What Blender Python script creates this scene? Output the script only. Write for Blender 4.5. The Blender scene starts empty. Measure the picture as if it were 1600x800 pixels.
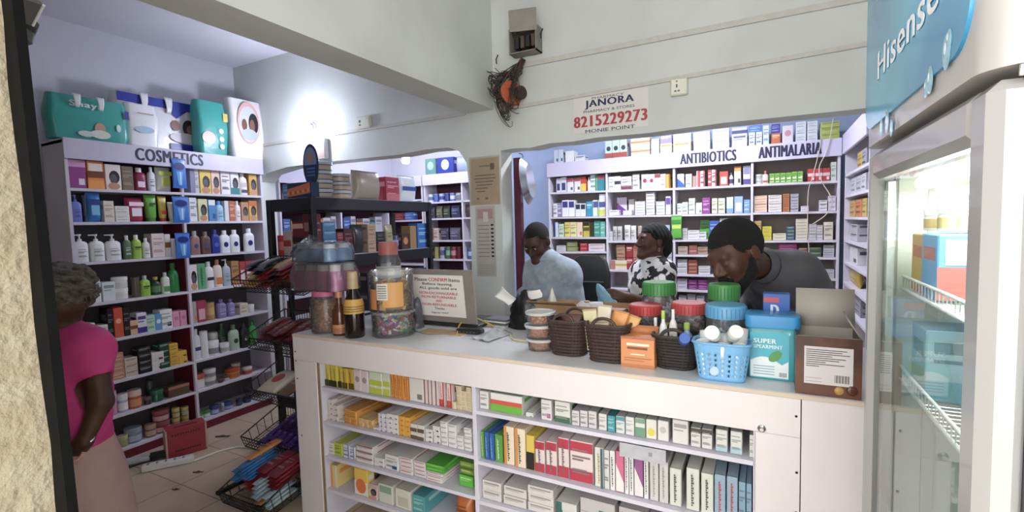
import bpy, math, random
import numpy as np
from mathutils import Vector, Matrix
random.seed(7)
S = bpy.context.scene
COL = S.collection

# ------------------------------------------------------------------ camera, sky, exposure
EYE = 1.55
YAW, PITCH, ROLL, FOC = math.radians(27.775), math.radians(3.775), math.radians(-1.5386), 759.26
_cy, _sy = math.cos(YAW), math.sin(YAW)
_f0, _r0, _u0 = Vector((-_sy, _cy, 0)), Vector((_cy, _sy, 0)), Vector((0, 0, 1))
FW = _f0 * math.cos(PITCH) - _u0 * math.sin(PITCH)
_u = _u0 * math.cos(PITCH) + _f0 * math.sin(PITCH)
RT = _r0 * math.cos(ROLL) + _u * math.sin(ROLL)
UP = _u * math.cos(ROLL) - _r0 * math.sin(ROLL)
CAM = Vector((0, 0, EYE))
cd = bpy.data.cameras.new('camera'); cam = bpy.data.objects.new('camera', cd); COL.objects.link(cam)
cd.sensor_width = 36.0; cd.lens = 36.0 * FOC / 1600.0; cd.clip_start = 0.02; cd.clip_end = 100
m = Matrix((RT, UP, -FW)).transposed().to_4x4(); m.translation = CAM
cam.matrix_world = m
S.camera = cam
S.view_settings.view_transform = 'Standard'; S.view_settings.look = 'None'
S.view_settings.gamma = 1.0; S.view_settings.use_curve_mapping = False
S.view_settings.exposure = 0.82
SKY_STRENGTH = 3.0
w = bpy.data.worlds.new('sky'); S.world = w; w.use_nodes = True
nt = w.node_tree; nt.nodes.clear()
bg = nt.nodes.new('ShaderNodeBackground'); out = nt.nodes.new('ShaderNodeOutputWorld')
tc = nt.nodes.new('ShaderNodeTexCoord'); sp = nt.nodes.new('ShaderNodeSeparateXYZ'); rp = nt.nodes.new('ShaderNodeValToRGB')
nt.links.new(tc.outputs['Generated'], sp.inputs[0]); nt.links.new(sp.outputs['Z'], rp.inputs[0])
rp.color_ramp.elements[0].position = 0.0; rp.color_ramp.elements[0].color = (0.80, 0.80, 0.80, 1)
rp.color_ramp.elements[1].position = 0.5; rp.color_ramp.elements[1].color = (0.95, 1.0, 1.0, 1)
nt.links.new(rp.outputs[0], bg.inputs[0]); bg.inputs[1].default_value = SKY_STRENGTH
nt.links.new(bg.outputs[0], out.inputs[0])

# ------------------------------------------------------------------ pixel -> place helpers (frame of 1600 x 800)
def ray(x, y): return FW + RT * ((x - 800) / FOC) - UP * ((y - 400) / FOC)
def on(x, y, ax, v):
    d = ray(x, y); i = 'xyz'.index(ax)
    return CAM + d * ((v - CAM[i]) / d[i])
def cp(x, y, zc): return CAM + ray(x, y) * zc
def _solve(base, axis, t, img):
    """point base + s*axis whose picture coordinate (img 0: x, 1: y) is t"""
    q = base - CAM; k = (t - 800) if img == 0 else -(t - 400); e = RT if img == 0 else UP
    a = q.dot(e) * FOC - k * q.dot(FW); b = axis.dot(e) * FOC - k * axis.dot(FW)
    return base + axis * (-a / b)
def at_x(base, axis, px): return _solve(base, axis, px, 0)
def at_y(base, axis, py): return _solve(base, axis, py, 1)
X, Y, Z = Vector((1, 0, 0)), Vector((0, 1, 0)), Vector((0, 0, 1))

# ------------------------------------------------------------------ materials
def lin(h):
    h = h.lstrip('#'); c = [int(h[i:i + 2], 16) / 255 for i in (0, 2, 4)]
    c = [x / 12.92 if x <= 0.04045 else ((x + 0.055) / 1.055) ** 2.4 for x in c]; g = .3 * c[0] + .6 * c[1] + .1 * c[2]
    return tuple(x * .87 + g * .13 for x in c) + (1,)
_M = {}
def mat(h, rough=0.5, metal=0.0, noise=0.0, scale=8.0, bump=0.0, bscale=60.0, second=None, coat=0.0, detail=4.0, emit=0.0, thr=None):
    key = (h, rough, metal, noise, scale, bump, bscale, second, coat, emit, thr)
    if key in _M: return _M[key]
    mt = bpy.data.materials.new('m_' + h); mt.use_nodes = True
    n = mt.node_tree; b = n.nodes['Principled BSDF']
    b.inputs['Roughness'].default_value = rough; b.inputs['Metallic'].default_value = metal
    c = lin(h); b.inputs['Base Color'].default_value = c
    if coat: b.inputs['Coat Weight'].default_value = coat
    if emit:
        b.inputs['Emission Color'].default_value = c; b.inputs['Emission Strength'].default_value = emit
    if noise or second:
        t = n.nodes.new('ShaderNodeTexCoord'); z = n.nodes.new('ShaderNodeTexNoise'); r = n.nodes.new('ShaderNodeValToRGB')
        z.inputs['Scale'].default_value = scale; z.inputs['Detail'].default_value = detail
        n.links.new(t.outputs['Object'], z.inputs['Vector']); n.links.new(z.outputs['Fac'], r.inputs[0])
        c2 = lin(second) if second else tuple(x * (1 - noise) for x in c[:3]) + (1,)
        lo, hi = thr if thr else (0.35, 0.65)
        r.color_ramp.elements[0].position = lo; r.color_ramp.elements[1].position = hi
        r.color_ramp.elements[0].color = c2; r.color_ramp.elements[1].color = c
        n.links.new(r.outputs[0], b.inputs['Base Color'])
    if bump:
        t = n.nodes.new('ShaderNodeTexCoord'); z = n.nodes.new('ShaderNodeTexNoise'); u = n.nodes.new('ShaderNodeBump')
        z.inputs['Scale'].default_value = bscale; z.inputs['Detail'].default_value = 5
        u.inputs['Strength'].default_value = bump; u.inputs['Distance'].default_value = 0.01
        n.links.new(t.outputs['Object'], z.inputs['Vector']); n.links.new(z.outputs['Fac'], u.inputs['Height'])
        n.links.new(u.outputs[0], b.inputs['Normal'])
    _M[key] = mt
    return mt
def clear(name, tint='ffffff', opacity=0.12, rough=0.05, ior=1.45):
    """thin clear plastic or glass: mostly see-through, with reflections that grow at a glancing angle"""
    key = ('clear', name)
    if key in _M: return _M[key]
    mt = bpy.data.materials.new(name); mt.use_nodes = True; n = mt.node_tree; n.nodes.clear()
    o = n.nodes.new('ShaderNodeOutputMaterial'); tr = n.nodes.new('ShaderNodeBsdfTransparent'); gl = n.nodes.new('ShaderNodeBsdfGlossy')
    df = n.nodes.new('ShaderNodeBsdfDiffuse'); m1 = n.nodes.new('ShaderNodeMixShader'); m2 = n.nodes.new('ShaderNodeMixShader'); fr = n.nodes.new('ShaderNodeFresnel')
    tr.inputs[0].default_value = lin(tint); df.inputs[0].default_value = lin(tint); gl.inputs['Roughness'].default_value = rough
    fr.inputs[0].default_value = ior
    m1.inputs[0].default_value = opacity
    n.links.new(tr.outputs[0], m1.inputs[1]); n.links.new(df.outputs[0], m1.inputs[2])
    n.links.new(fr.outputs[0], m2.inputs[0]); n.links.new(m1.outputs[0], m2.inputs[1]); n.links.new(gl.outputs[0], m2.inputs[2])
    n.links.new(m2.outputs[0], o.inputs[0])
    _M[key] = mt
    return mt

# ------------------------------------------------------------------ mesh builder
class MB:
    def __init__(s): s.v, s.f, s.k, s.m = [], [], [], []
    def mi(s, m):
        if m not in s.m: s.m.append(m)
        return s.m.index(m)
    def add(s, vs, fs, m):
        o = len(s.v); i = s.mi(m)
        s.v += [tuple(p) for p in vs]
        for f in fs: s.f.append(tuple(o + j for j in f)); s.k.append(i)
    def box(s, x0, y0, z0, x1, y1, z1, m, c=0.0):
        if c <= 0:
            s.add([(x0, y0, z0), (x1, y0, z0), (x1, y1, z0), (x0, y1, z0), (x0, y0, z1), (x1, y0, z1), (x1, y1, z1), (x0, y1, z1)],
                  [(3, 2, 1, 0), (4, 5, 6, 7), (0, 1, 5, 4), (1, 2, 6, 5), (2, 3, 7, 6), (3, 0, 4, 7)], m); return
        c = min(c, .45 * min(x1 - x0, y1 - y0, z1 - z0))
        P = {}; vs = []
        for ix, x in ((0, x0), (1, x1)):
            for iy, y in ((0, y0), (1, y1)):
                for iz, z in ((0, z0), (1, z1)):
                    sx, sy, sz = (c if ix == 0 else -c), (c if iy == 0 else -c), (c if iz == 0 else -c)
                    for a, p in (('x', (x, y + sy, z + sz)), ('y', (x + sx, y, z + sz)), ('z', (x + sx, y + sy, z))):
                        P[(ix, iy, iz, a)] = len(vs); vs.append(p)
        q = lambda a, *ks: tuple(P[k + (a,)] for k in ks)
        fs = [q('x', (0, 0, 0), (0, 0, 1), (0, 1, 1), (0, 1, 0)), q('x', (1, 0, 0), (1, 1, 0), (1, 1, 1), (1, 0, 1)),
              q('y', (0, 0, 0), (1, 0, 0), (1, 0, 1), (0, 0, 1)), q('y', (0, 1, 0), (0, 1, 1), (1, 1, 1), (1, 1, 0)),
              q('z', (0, 0, 0), (0, 1, 0), (1, 1, 0), (1, 0, 0)), q('z', (0, 0, 1), (1, 0, 1), (1, 1, 1), (0, 1, 1))]
        for i in (0, 1):
            for j in (0, 1):
                a, b = (0, i, j), (1, i, j); fs.append((P[a + ('y',)], P[b + ('y',)], P[b + ('z',)], P[a + ('z',)]))
                a, b = (i, 0, j), (i, 1, j); fs.append((P[a + ('x',)], P[b + ('x',)], P[b + ('z',)], P[a + ('z',)]))
                a, b = (i, j, 0), (i, j, 1); fs.append((P[a + ('x',)], P[b + ('x',)], P[b + ('y',)], P[a + ('y',)]))
                for k in (0, 1): fs.append((P[(i, j, k, 'x')], P[(i, j, k, 'y')], P[(i, j, k, 'z')]))
        s.add(vs, fs, m)
    def lathe(s, prof, m, n=20, cx=0, cy=0, sx=1.0, sy=1.0, cap=True):
        vs = []; fs = []
        for r, z in prof:
            for i in range(n):
                a = 2 * math.pi * i / n
                vs.append((cx + sx * r * math.cos(a), cy + sy * r * math.sin(a), z))
        L = len(prof)
        for j in range(L - 1):
            for i in range(n):
                k = (i + 1) % n
                fs.append((j * n + i, j * n + k, (j + 1) * n + k, (j + 1) * n + i))
        if cap:
            if prof[0][0] > 1e-5: fs.append(tuple(range(n))[::-1])
            if prof[-1][0] > 1e-5: fs.append(tuple((L - 1) * n + i for i in range(n)))
        s.add(vs, fs, m)
    def loft(s, rings, m, cap=True):
        n = len(rings[0]); vs = [p for r in rings for p in r]; fs = []
        for j in range(len(rings) - 1):
            for i in range(n):
                k = (i + 1) % n
                fs.append((j * n + i, j * n + k, (j + 1) * n + k, (j + 1) * n + i))
        if cap: fs += [tuple(range(n))[::-1], tuple((len(rings) - 1) * n + i for i in range(n))]
        s.add(vs, fs, m)
    def tube(s, pts, r, m, n=8, closed=False):
        pts = [Vector(p) for p in pts]; L = len(pts); rings = []
        ref = Vector((0, 0, 1)); prev = None
        for i, p in enumerate(pts):
            a = pts[i - 1] if (i or closed) else p; b = pts[(i + 1) % L] if (i < L - 1 or closed) else p
            t = (b - a).normalized() if (b - a).length > 1e-9 else Vector((0, 0, 1))
            if prev is None:
                u = t.cross(ref)
                if u.length < 1e-3: u = t.cross(Vector((1, 0, 0)))
            else: u = prev - t * prev.dot(t)
            u.normalize(); prev = u; v = t.cross(u)
            rr = r[i] if isinstance(r, (list, tuple)) else r
            rings.append([p + (u * math.cos(2 * math.pi * k / n) + v * math.sin(2 * math.pi * k / n)) * rr for k in range(n)])
        if closed: rings.append(rings[0])
        s.loft(rings, m, cap=not closed)
    def prism(s, poly, z0, z1, m, axis='z'):
        n = len(poly)
        f = {'z': lambda p, h: (p[0], p[1], h), 'y': lambda p, h: (p[0], h, p[1]), 'x': lambda p, h: (h, p[0], p[1])}[axis]
        vs = [f(p, z0) for p in poly] + [f(p, z1) for p in poly]
        fs = [tuple(range(n))[::-1], tuple(n + i for i in range(n))] + [(i, (i + 1) % n, n + (i + 1) % n, n + i) for i in range(n)]
        s.add(vs, fs, m)
    def ball(s, c, r, m, n=12, sz=None):
        rx, ry, rz = r if isinstance(r, (tuple, list)) else (r, r, r)
        L = max(6, n // 2 + 1); rings = []
        vs = []; fs = []
        for j in range(L + 1):
            t = -math.pi / 2 + math.pi * j / L
            for i in range(n):
                a = 2 * math.pi * i / n
                vs.append((c[0] + rx * math.cos(t) * math.cos(a), c[1] + ry * math.cos(t) * math.sin(a), c[2] + rz * math.sin(t)))
        for j in range(L):
            for i in range(n):
                k = (i + 1) % n; fs.append((j * n + i, j * n + k, (j + 1) * n + k, (j + 1) * n + i))
        s.add(vs, fs, m)
    def grid(s, fn, nu, nv, m, thick=0.0):
        """fn(u,v) -> point, u,v in 0..1"""
        vs = [Vector(fn(i / nu, j / nv)) for j in range(nv + 1) for i in range(nu + 1)]
        fs = [(j * (nu + 1) + i, j * (nu + 1) + i + 1, (j + 1) * (nu + 1) + i + 1, (j + 1) * (nu + 1) + i) for j in range(nv) for i in range(nu)]
        s.add(vs, fs, m)
    def mesh(s, name, smooth=True, angle=40):
        me = bpy.data.meshes.new(name)
        me.from_pydata(s.v, [], s.f); me.validate()
        for mm in s.m: me.materials.append(mm)
        if len(me.polygons) == len(s.k): me.polygons.foreach_set('material_index', s.k)
        me.update()
        if smooth:
            me.polygons.foreach_set('use_smooth', [True] * len(me.polygons))
            try: me.set_sharp_from_angle(angle=math.radians(angle))
            except Exception: pass
        return me

def obj(name, mesh, parent=None, loc=(0, 0, 0), rz=0.0, label=None, cat=None, group=None, kind=None, rot=None):
    if isinstance(mesh, MB): mesh = mesh.mesh(name)
    o = bpy.data.objects.new(name, mesh); COL.objects.link(o)
    if parent: o.parent = parent
    o.location = loc
    o.rotation_euler = rot if rot else (0, 0, rz)
    if label: o['label'] = label
    if cat: o['category'] = cat
    if group: o['group'] = group
    if kind: o['kind'] = kind
    return o
def empty(name, loc, rz=0.0, label=None, cat=None, group=None, rot=None):
    return obj(name, None, None, loc, rz, label, cat, group, rot=rot)
def copy_tree(o, parent=None):
    c = o.copy(); COL.objects.link(c)
    if parent: c.parent = parent
    for ch in list(o.children): copy_tree(ch, c)
    return c
def struct(name, mb, label=None, parent=None):
    return obj(name, mb, parent, kind='structure' if not parent else None, label=label)

_T = {}
def text_mesh(txt, w, h, m, bold=0.0, depth=0.0006):
    """flat lettering in the XZ plane facing -Y, lower left corner at 0,0, fitted to w x h"""
    key = (txt, round(w, 4), round(h, 4), m.name, bold)
    if key in _T: return _T[key]
    cu = bpy.data.curves.new('lettering', 'FONT'); cu.body = txt; cu.extrude = 0.002; cu.resolution_u = 3; cu.space_character = 1.0 + 2.6 * bold
    to = bpy.data.objects.new('lettering', cu); COL.objects.link(to)
    dg = bpy.context.evaluated_depsgraph_get(); dg.update()
    me = bpy.data.meshes.new_from_object(to.evaluated_get(dg))
    bpy.data.objects.remove(to); bpy.data.curves.remove(cu)
    n = len(me.vertices); co = np.empty(n * 3); me.vertices.foreach_get('co', co); co = co.reshape(-1, 3)
    lo, hi = co.min(0), co.max(0); q = np.zeros_like(co)
    q[:, 0] = (co[:, 0] - lo[0]) / (hi[0] - lo[0]) * w
    q[:, 2] = (co[:, 1] - lo[1]) / (hi[1] - lo[1]) * h
    q[:, 1] = -(co[:, 2] - lo[2]) / max(1e-9, hi[2] - lo[2]) * depth
    me.vertices.foreach_set('co', q.reshape(-1)); me.update()
    if bold > .008:        # heavier strokes: the same outlines set again slightly to each side
        F0 = [tuple(p.vertices) for p in me.polygons]; sh = bold * h * 1.25; k = (w - 2 * sh) / w; V = []; FF = []
        for i, dx in enumerate((0, sh * .5, sh, sh * 1.5, sh * 2)):
            r = q.copy(); r[:, 0] = r[:, 0] * k + dx; r[:, 1] -= .00012 * i; V += r.tolist(); FF += [tuple(j + i * n for j in f) for f in F0]
        bpy.data.meshes.remove(me); me = bpy.data.meshes.new('lettering'); me.from_pydata(V, [], FF); me.update()
    me.materials.clear(); me.materials.append(m)
    _T[key] = me
    return me
def sheet_text(parent, txt, x, z, w, h, m, y=-0.0005, bold=0.0, name='lettering'):
    return obj(name, text_mesh(txt, w, h, m, bold), parent, (x, y, z))

# colours of printed things are real pigments; light does the rest
WHT = mat('e9e7e6', .45); LILAC = mat('cfc8e2', .5, noise=.05); BLACK = mat('16161a', .45); INK = mat('26264a', .5)

# ------------------------------------------------------------------ the room
YW0, YW1 = 2.82, 2.97          # the wall with the arch and the opening
YB = 4.86                      # the wall behind the medicine shelves
PAINT = mat('d4d9d6', .75, second='c8cdc9', scale=2.2, bump=.06, bscale=30)
LILACWALL = mat('d3d1de', .75, second='cbc9d8', scale=2.0, bump=.05, bscale=30)
BLUEWALL = mat('a9bce0', .7, second='9fb2d8', scale=2.5)
ROUGH = mat('a59a82', .95, second='98896d', scale=24, bump=.9, bscale=60, thr=(.3, .7))
def tile_mat():
    mt = bpy.data.materials.new('beige_tiles'); mt.use_nodes = True; n = mt.node_tree; b = n.nodes['Principled BSDF']
    t = n.nodes.new('ShaderNodeTexCoord'); k = n.nodes.new('ShaderNodeTexBrick'); z = n.nodes.new('ShaderNodeTexNoise'); mx = n.nodes.new('ShaderNodeMix'); mx.data_type = 'RGBA'
    k.inputs['Scale'].default_value = 1.0; k.offset = 0; k.inputs['Brick Width'].default_value = .4; k.inputs['Row Height'].default_value = .4
    k.inputs['Mortar Size'].default_value = .004; k.inputs['Color1'].default_value = lin('c8b198'); k.inputs['Color2'].default_value = lin('c2aa90'); k.inputs['Mortar'].default_value = lin('8d7862')
    z.inputs['Scale'].default_value = 6; n.links.new(t.outputs['Object'], k.inputs[0]); n.links.new(t.outputs['Object'], z.inputs['Vector'])
    mx.inputs['B'].default_value = lin('a98f76'); r = n.nodes.new('ShaderNodeValToRGB'); r.color_ramp.elements[0].position = .5; r.color_ramp.elements[1].position = .8
    r.color_ramp.elements[1].color = (.5, .5, .5, 1)
    n.links.new(z.outputs['Fac'], r.inputs[0]); n.links.new(r.outputs[0], mx.inputs['Factor']); n.links.new(k.outputs['Color'], mx.inputs['A'])
    n.links.new(mx.outputs['Result'], b.inputs['Base Color']); b.inputs['Roughness'].default_value = .45
    return mt
b = MB(); b.box(-4.6, -3, -.1, 1.6, 5.1, 0, tile_mat()); struct('floor', b)
b = MB(); b.box(-4.45, .1, 0, -4.28, 5.0, 3.1, LILACWALL); struct('wall_left', b)
b = MB(); b.box(.95, .1, 0, 1.1, 5.0, 3.2, PAINT); struct('wall_right', b)
b = MB(); b.box(-4.45, YB, 0, -2.55, YB + .12, 3.1, LILACWALL); b.box(-2.55, YB, 0, .95, YB + .12, 3.1, BLUEWALL); struct('wall_back', b)
b = MB(); b.box(-4.45, .1, 3.02, -1.6, YW0, 3.14, mat('d9d9e4', .8, noise=.04, scale=1.5)); struct('ceiling', b)
b = MB(); b.box(-4.45, -2.2, 3.2, 2.2, .1, 3.3, mat('d9d9d4', .8, noise=.04, scale=1.5)); b.box(-1.6, .1, 3.2, 1.1, YW0, 3.3, mat('d9d9d4', .8, noise=.04, scale=1.5)); struct('ceiling_and_shade_roof', b)  # outer slab is an unseen porch roof, added to dim skylight on the fridge
b = MB(); b.box(-4.45, YW1, 2.72, .95, YB, 2.8, mat('cfd2dc', .8, noise=.04, scale=1.5)); struct('ceiling_rear', b)
# the wall with the rounded arch on one side and the long opening on the other
poly = [(-4.28, 0), (-3.99, 0), (-3.99, 1.98), (-3.9, 2.05), (-3.63, 2.085), (-3.2, 2.09), (-2.88, 2.085), (-2.4, 2.08), (-2.15, 2.095), (-1.96, 2.09), (-1.87, 2.055), (-1.815, 1.97), (-1.80, 1.8), (-1.80, 0),
        (-1.55, 0), (-1.55, 1.9), (-1.545, 2.03), (-1.45, 2.035), (-1.33, 2.028), (-1.2, 2.043), (-1.05, 2.038), (-.9, 2.046), (-.6, 2.04), (-.2, 2.05), (.3, 2.045), (.95, 2.05), (.95, 3.2), (-4.28, 3.2)]
b = MB(); b.prism(poly, YW0, YW1, PAINT, axis='y'); struct('wall_front', b)
b = MB(); b.box(-1.80, .1, 2.30, -1.59, YW0, 3.2, PAINT); struct('ceiling_beam', b)
# raceways on the wall
RW = mat('c9c8c0', .6, noise=.1, scale=20)
def raceway(n, x0, z0, x1, z1, h=.022):
    b = MB(); b.add([(x0, YW0 - .012, z0), (x1, YW0 - .012, z1), (x1, YW0 - .012, z1 + h), (x0, YW0 - .012, z0 + h), (x0, YW0, z0), (x1, YW0, z1), (x1, YW0, z1 + h), (x0, YW0, z0 + h)],
                    [(0, 1, 2, 3), (3, 2, 6, 7), (0, 4, 5, 1), (0, 3, 7, 4), (1, 5, 6, 2)], RW)
    struct('trim_%d' % n, b)
raceway(1, -4.27, 2.285, -1.81, 2.29); raceway(2, -1.46, 2.28, .94, 2.338); raceway(3, -1.36, 2.528, .94, 2.53, .03)
# facade beside the entrance: rough plaster and the black steel frame
b = MB()
FE = lambda z: -1.02 - .042 * (z - 1.09)
rings = []
random.seed(3)
for k in range(33):
    z = k * .1
    e = FE(z) - .047 + .006 * math.sin(k * 1.7) + random.uniform(-.003, .003)
    rings.append([(-1.6, .1, z), (e - .02, .1, z), (e, .12, z), (e + .002, .34, z), (-1.6, .36, z)])
b.loft(rings, ROUGH); b.box(-4.45, .1, 0, -1.6, .36, 3.2, ROUGH); struct('wall_entrance', b)
FRM = mat('0b0b0c', .7, noise=.3, scale=30); FRM.node_tree.nodes['Principled BSDF'].inputs['Specular IOR Level'].default_value = .12
b = MB(); b.loft([[(FE(z) - .06, .338, z), (FE(z), .338, z), (FE(z), .352, z), (FE(z) - .06, .352, z)] for z in (0, 3.2)], FRM); struct('trim_4', b)
# door post of wine red wood at the inner side of the pillar
b = MB(); b.box(-1.545, 2.985, 0, -1.495, 3.03, 2.0, mat('5a1230', .45, noise=.2, scale=12), c=.003); struct('trim_5', b)

# ------------------------------------------------------------------ lamps the shop has
def lamp(name, kind, loc, power, color=(1, 1, 1), size=.05, size_y=None, rot=None):
    l = bpy.data.lights.new(name, kind); l.energy = power; l.color = color
    if kind == 'POINT': l.shadow_soft_size = size
    else:
        l.size = size
        if size_y: l.shape = 'RECTANGLE'; l.size_y = size_y
    o = bpy.data.objects.new(name, l); COL.objects.link(o); o.location = loc
    if rot: o.rotation_euler = rot
    return o
BULB = mat('dfe6ff', .3, emit=40.0)
def led_bulb(loc, power, label, down):
    b = MB(); b.lathe([(.001, -.075), (.03, -.07), (.04, -.045), (.034, -.012), (.026, .0)], BULB, 16)
    o = obj('led_bulb', b, None, loc, label=label, cat='light bulb', group='bare LED bulbs', rot=(math.radians(-70), 0, 0) if not down else None)
    c = MB(); c.lathe([(.026, 0), (.026, .03), (.014, .034), (.014, .05)], mat('e8e8ea', .4), 14); obj('base', c, o)
    h = MB(); h.lathe([(.03, .05), (.03, .075), (.042, .075), (.042, .085)], mat('dcdcdc', .5), 14); obj('holder', h, o)
    d = Vector((0, -.14, -.05)) if not down else Vector((0, 0, -.15))
    lamp('bulb_light', 'POINT', Vector(loc) + d, power, (.80, .84, 1.0), .05)
    return o
p1 = on(480, 199, 'y', YW0 - .07); led_bulb(p1, 8, 'glowing white bulb on the lilac wall above the oval display card', False)
p2 = on(634, 252, 'y', 3.7); p2.z += .05; bb = led_bulb(p2, 6, 'glowing white bulb hanging beyond the arch above the black rack', True)
c = MB(); c.tube([(0, 0, .08), (0, 0, 2.72 - p2.z)], .004, BLACK, 6); obj('cord', c, bb)
# tube lights on the ceiling of the medicine room
def tube_light(loc, L, power, label):
    b = MB(); b.tube([(-L / 2, 0, -.03), (L / 2, 0, -.03)], .014, mat('f4f6ff', .3, emit=9.0), 10)
    o = obj('tube_light', b, None, loc, label=label, cat='light', group='ceiling tube lights')
    c = MB(); c.box(-L / 2 - .02, -.02, -.012, L / 2 + .02, .02, .0, WHT, c=.004); obj('housing', c, o)
    lamp('tube_glow', 'AREA', Vector(loc) + Vector((0, 0, -.06)), power, (.86, .9, 1.0), L, .06)
tube_light((-.7, 3.75, 2.72), 1.2, 27, 'ceiling tube light over the aisle before the medicine shelves')
tube_light((-3.3, 4.2, 2.72), 1.2, 7, 'ceiling tube light above the rear shelves beyond the arch')

# ------------------------------------------------------------------ shelving and counter
SHELFW = mat('d6d0de', .5, noise=.06, scale=5); DARKBACK = mat('5a5158', .7, noise=.1, scale=3); WINE = mat('7a1836', .5, noise=.12, scale=5); TAUPE = mat('a2948f', .7, noise=.08, scale=3)
def unit_frame(name, label, loc, rz, W, D, H, zhead, boards, dividers, back, kick=0.0, kickmat=None, cat='shelf unit', side_wine=False):
    """front edge on local y=0, facing -y, body towards +y. boards: {bay index: [z or (zL,zR)]}"""
    t = empty(name, loc, rz, label, cat)
    T = .02; xs = [0] + dividers + [W]
    for x in (0, W - T):
        b = MB(); b.box(x, 0, 0, x + T, D, H, SHELFW, c=.002); obj('side_panel', b, t)
    for x in dividers:
        b = MB(); b.box(x - T / 2, 0, .02, x + T / 2, D - .02, zhead, SHELFW, c=.002); obj('divider', b, t)
        if side_wine:
            b = MB(); b.box(x - T / 2 - .003, .02, .04, x - T / 2 - .0005, D - .02, zhead - .01, WINE); obj('divider_lining', b, t)
    b = MB(); b.box(T, D - .012, 0, W - T, D, H, back); obj('back_panel', b, t)
    b = MB(); b.box(-.004, -.018, zhead, W + .004, -.001, H, LILAC, c=.002); obj('header_board', b, t)
    b = MB(); b.box(0, 0, H - .03, W, D, H - .012, SHELFW); obj('top_panel', b, t)
    for i, zs in boards.items():
        x0 = xs[i] + (T if i == 0 else T / 2); x1 = xs[i + 1] - (T if i + 1 == len(xs) - 1 else T / 2)
        for z in zs:
            a, c = z if isinstance(z, tuple) else (z, z)
            b = MB(); h = .018
            b.add([(x0, 0, a - h), (x1, 0, c - h), (x1, D - .013, c - h), (x0, D - .013, a - h), (x0, 0, a), (x1, 0, c), (x1, D - .013, c), (x0, D - .013, a)],
                  [(3, 2, 1, 0), (4, 5, 6, 7), (0, 1, 5, 4), (1, 2, 6, 5), (2, 3, 7, 6), (3, 0, 4, 7)], SHELFW)
            obj('shelf_board', b, t)
    if kick:
        b = MB(); b.box(T, .015, 0, W - T, .03, kick, kickmat); obj('plinth', b, t)
    return t
def header_text(t, txt, x, z, w, h, bold=.012):
    sheet_text(t, txt, x, z, w, h, INK, y=-.0185, bold=bold)

# cosmetics unit along the left-hand wall: local x runs along +Y, it faces +X
CX = -3.90; CY0, CY1, CYD = 1.425, 2.775, 2.115
CZ = [1.853, 1.636, 1.376, 1.104, .847, .560, .324, .083]
cos = unit_frame('shelf_unit', 'tall white cosmetics shelf unit with lilac header against the lilac wall', (CX, CY0, 0), math.pi / 2, CY1 - CY0, .30, 2.165, 2.035,
                 {0: CZ, 1: CZ}, [CYD - CY0], DARKBACK, .065, WINE, side_wine=True)
a = on(209, 245, 'x', CX); c = on(315, 247, 'x', CX)
header_text(cos, 'COSMETICS', a.y - CY0, 2.062, c.y - a.y, .086, .042)

# medicine shelves on the back wall
MY = 4.6; MX0, MX1 = -1.985, .505
mx = lambda p, z=1.7: at_x(Vector((0, MY, z)), X, p).x
MD = [mx(948), mx(1053), mx(1175)]
zz = lambda x, y: on(x, y, 'y', MY).z
MB_ = {0: [(zz(865, 300.5), zz(943, 297.5)), (zz(865, 339), zz(943, 338)), (zz(865, 370.5), zz(943, 370.5)), (zz(880, 393.5), zz(943, 393)), zz(915, 424) ],
       1: [(zz(951, 297.5), zz(1047, 294)), (zz(951, 337), zz(1047, 335.5)), zz(951, 376.5), zz(951, 421.5), zz(990, 452)],
       2: [(zz(1058, 293.5), zz(1170, 288.5)), (zz(1058, 335), zz(1170, 333)), zz(1065, 374.5), zz(1058, 398), zz(1058, 428.5), zz(1058, 452.5), zz(1075, 478)],
       3: [(zz(1179, 287.5), zz(1308, 282)), (zz(1179, 332), zz(1308, 329.5)), zz(1250, 375.5), zz(1280, 402), zz(1280, 435), zz(1280, 465)]}
med = unit_frame('shelf_unit', 'long medicine shelf unit headed ANTIBIOTICS and ANTIMALARIA on the back wall', (MX0, MY, 0), 0, MX1 - MX0, .245, 2.15, 2.012,
                 {i: [((z[0], z[1]) if isinstance(z, tuple) else z) for z in v] for i, v in MB_.items()}, [d - MX0 for d in MD], TAUPE, .06, WINE)
for txt, x0, x1 in (('ANTIBIOTICS', 1063, 1151), ('ANTIMALARIA', 1185, 1284)):
    header_text(med, txt, mx(x0, 2.08) - MX0, 2.038, mx(x1, 2.08) - mx(x0, 2.08), .092, .042)
# return shelf along the right-hand wall
RX = .53; RY0, RY1 = 3.55, 4.58
RZ = [1.86, 1.70, 1.535, 1.36, 1.19, 1.03, .85]
ret = unit_frame('shelf_unit', 'white shelf unit with wine red back along the right-hand wall', (RX, RY1, 0), -math.pi / 2, RY1 - RY0, .3, 2.17, 2.02, {0: RZ}, [], WINE, .06, WINE)
# shelves far behind, beyond the arch
FX0 = -3.57; FX1 = -2.72; FY = 4.6
FZ = [zz(690, 341), zz(690, 375.5), zz(690, 405), 1.0 ]
far = unit_frame('shelf_unit', 'shelf unit with wine red back beyond the arch behind the black rack', (FX0, FY, 0), 0, FX1 - FX0, .245, 2.145, 2.022, {0: FZ, 1: FZ}, [on(723, 350, 'y', FY).x - FX0], mat('4a1626', .6, noise=.1, scale=4), .06, WINE)
FX2 = -4.24
FZ2 = [1.87, 1.63, 1.35, 1.1]
far2 = unit_frame('shelf_unit', 'shelf unit on the rear wall seen through the black rack', (FX2, FY, 0), 0, FX0 - FX2 - .02, .245, 2.145, 2.022, {0: FZ2}, [], mat('5b3140', .6, noise=.1, scale=4), .06, WINE)

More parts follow.
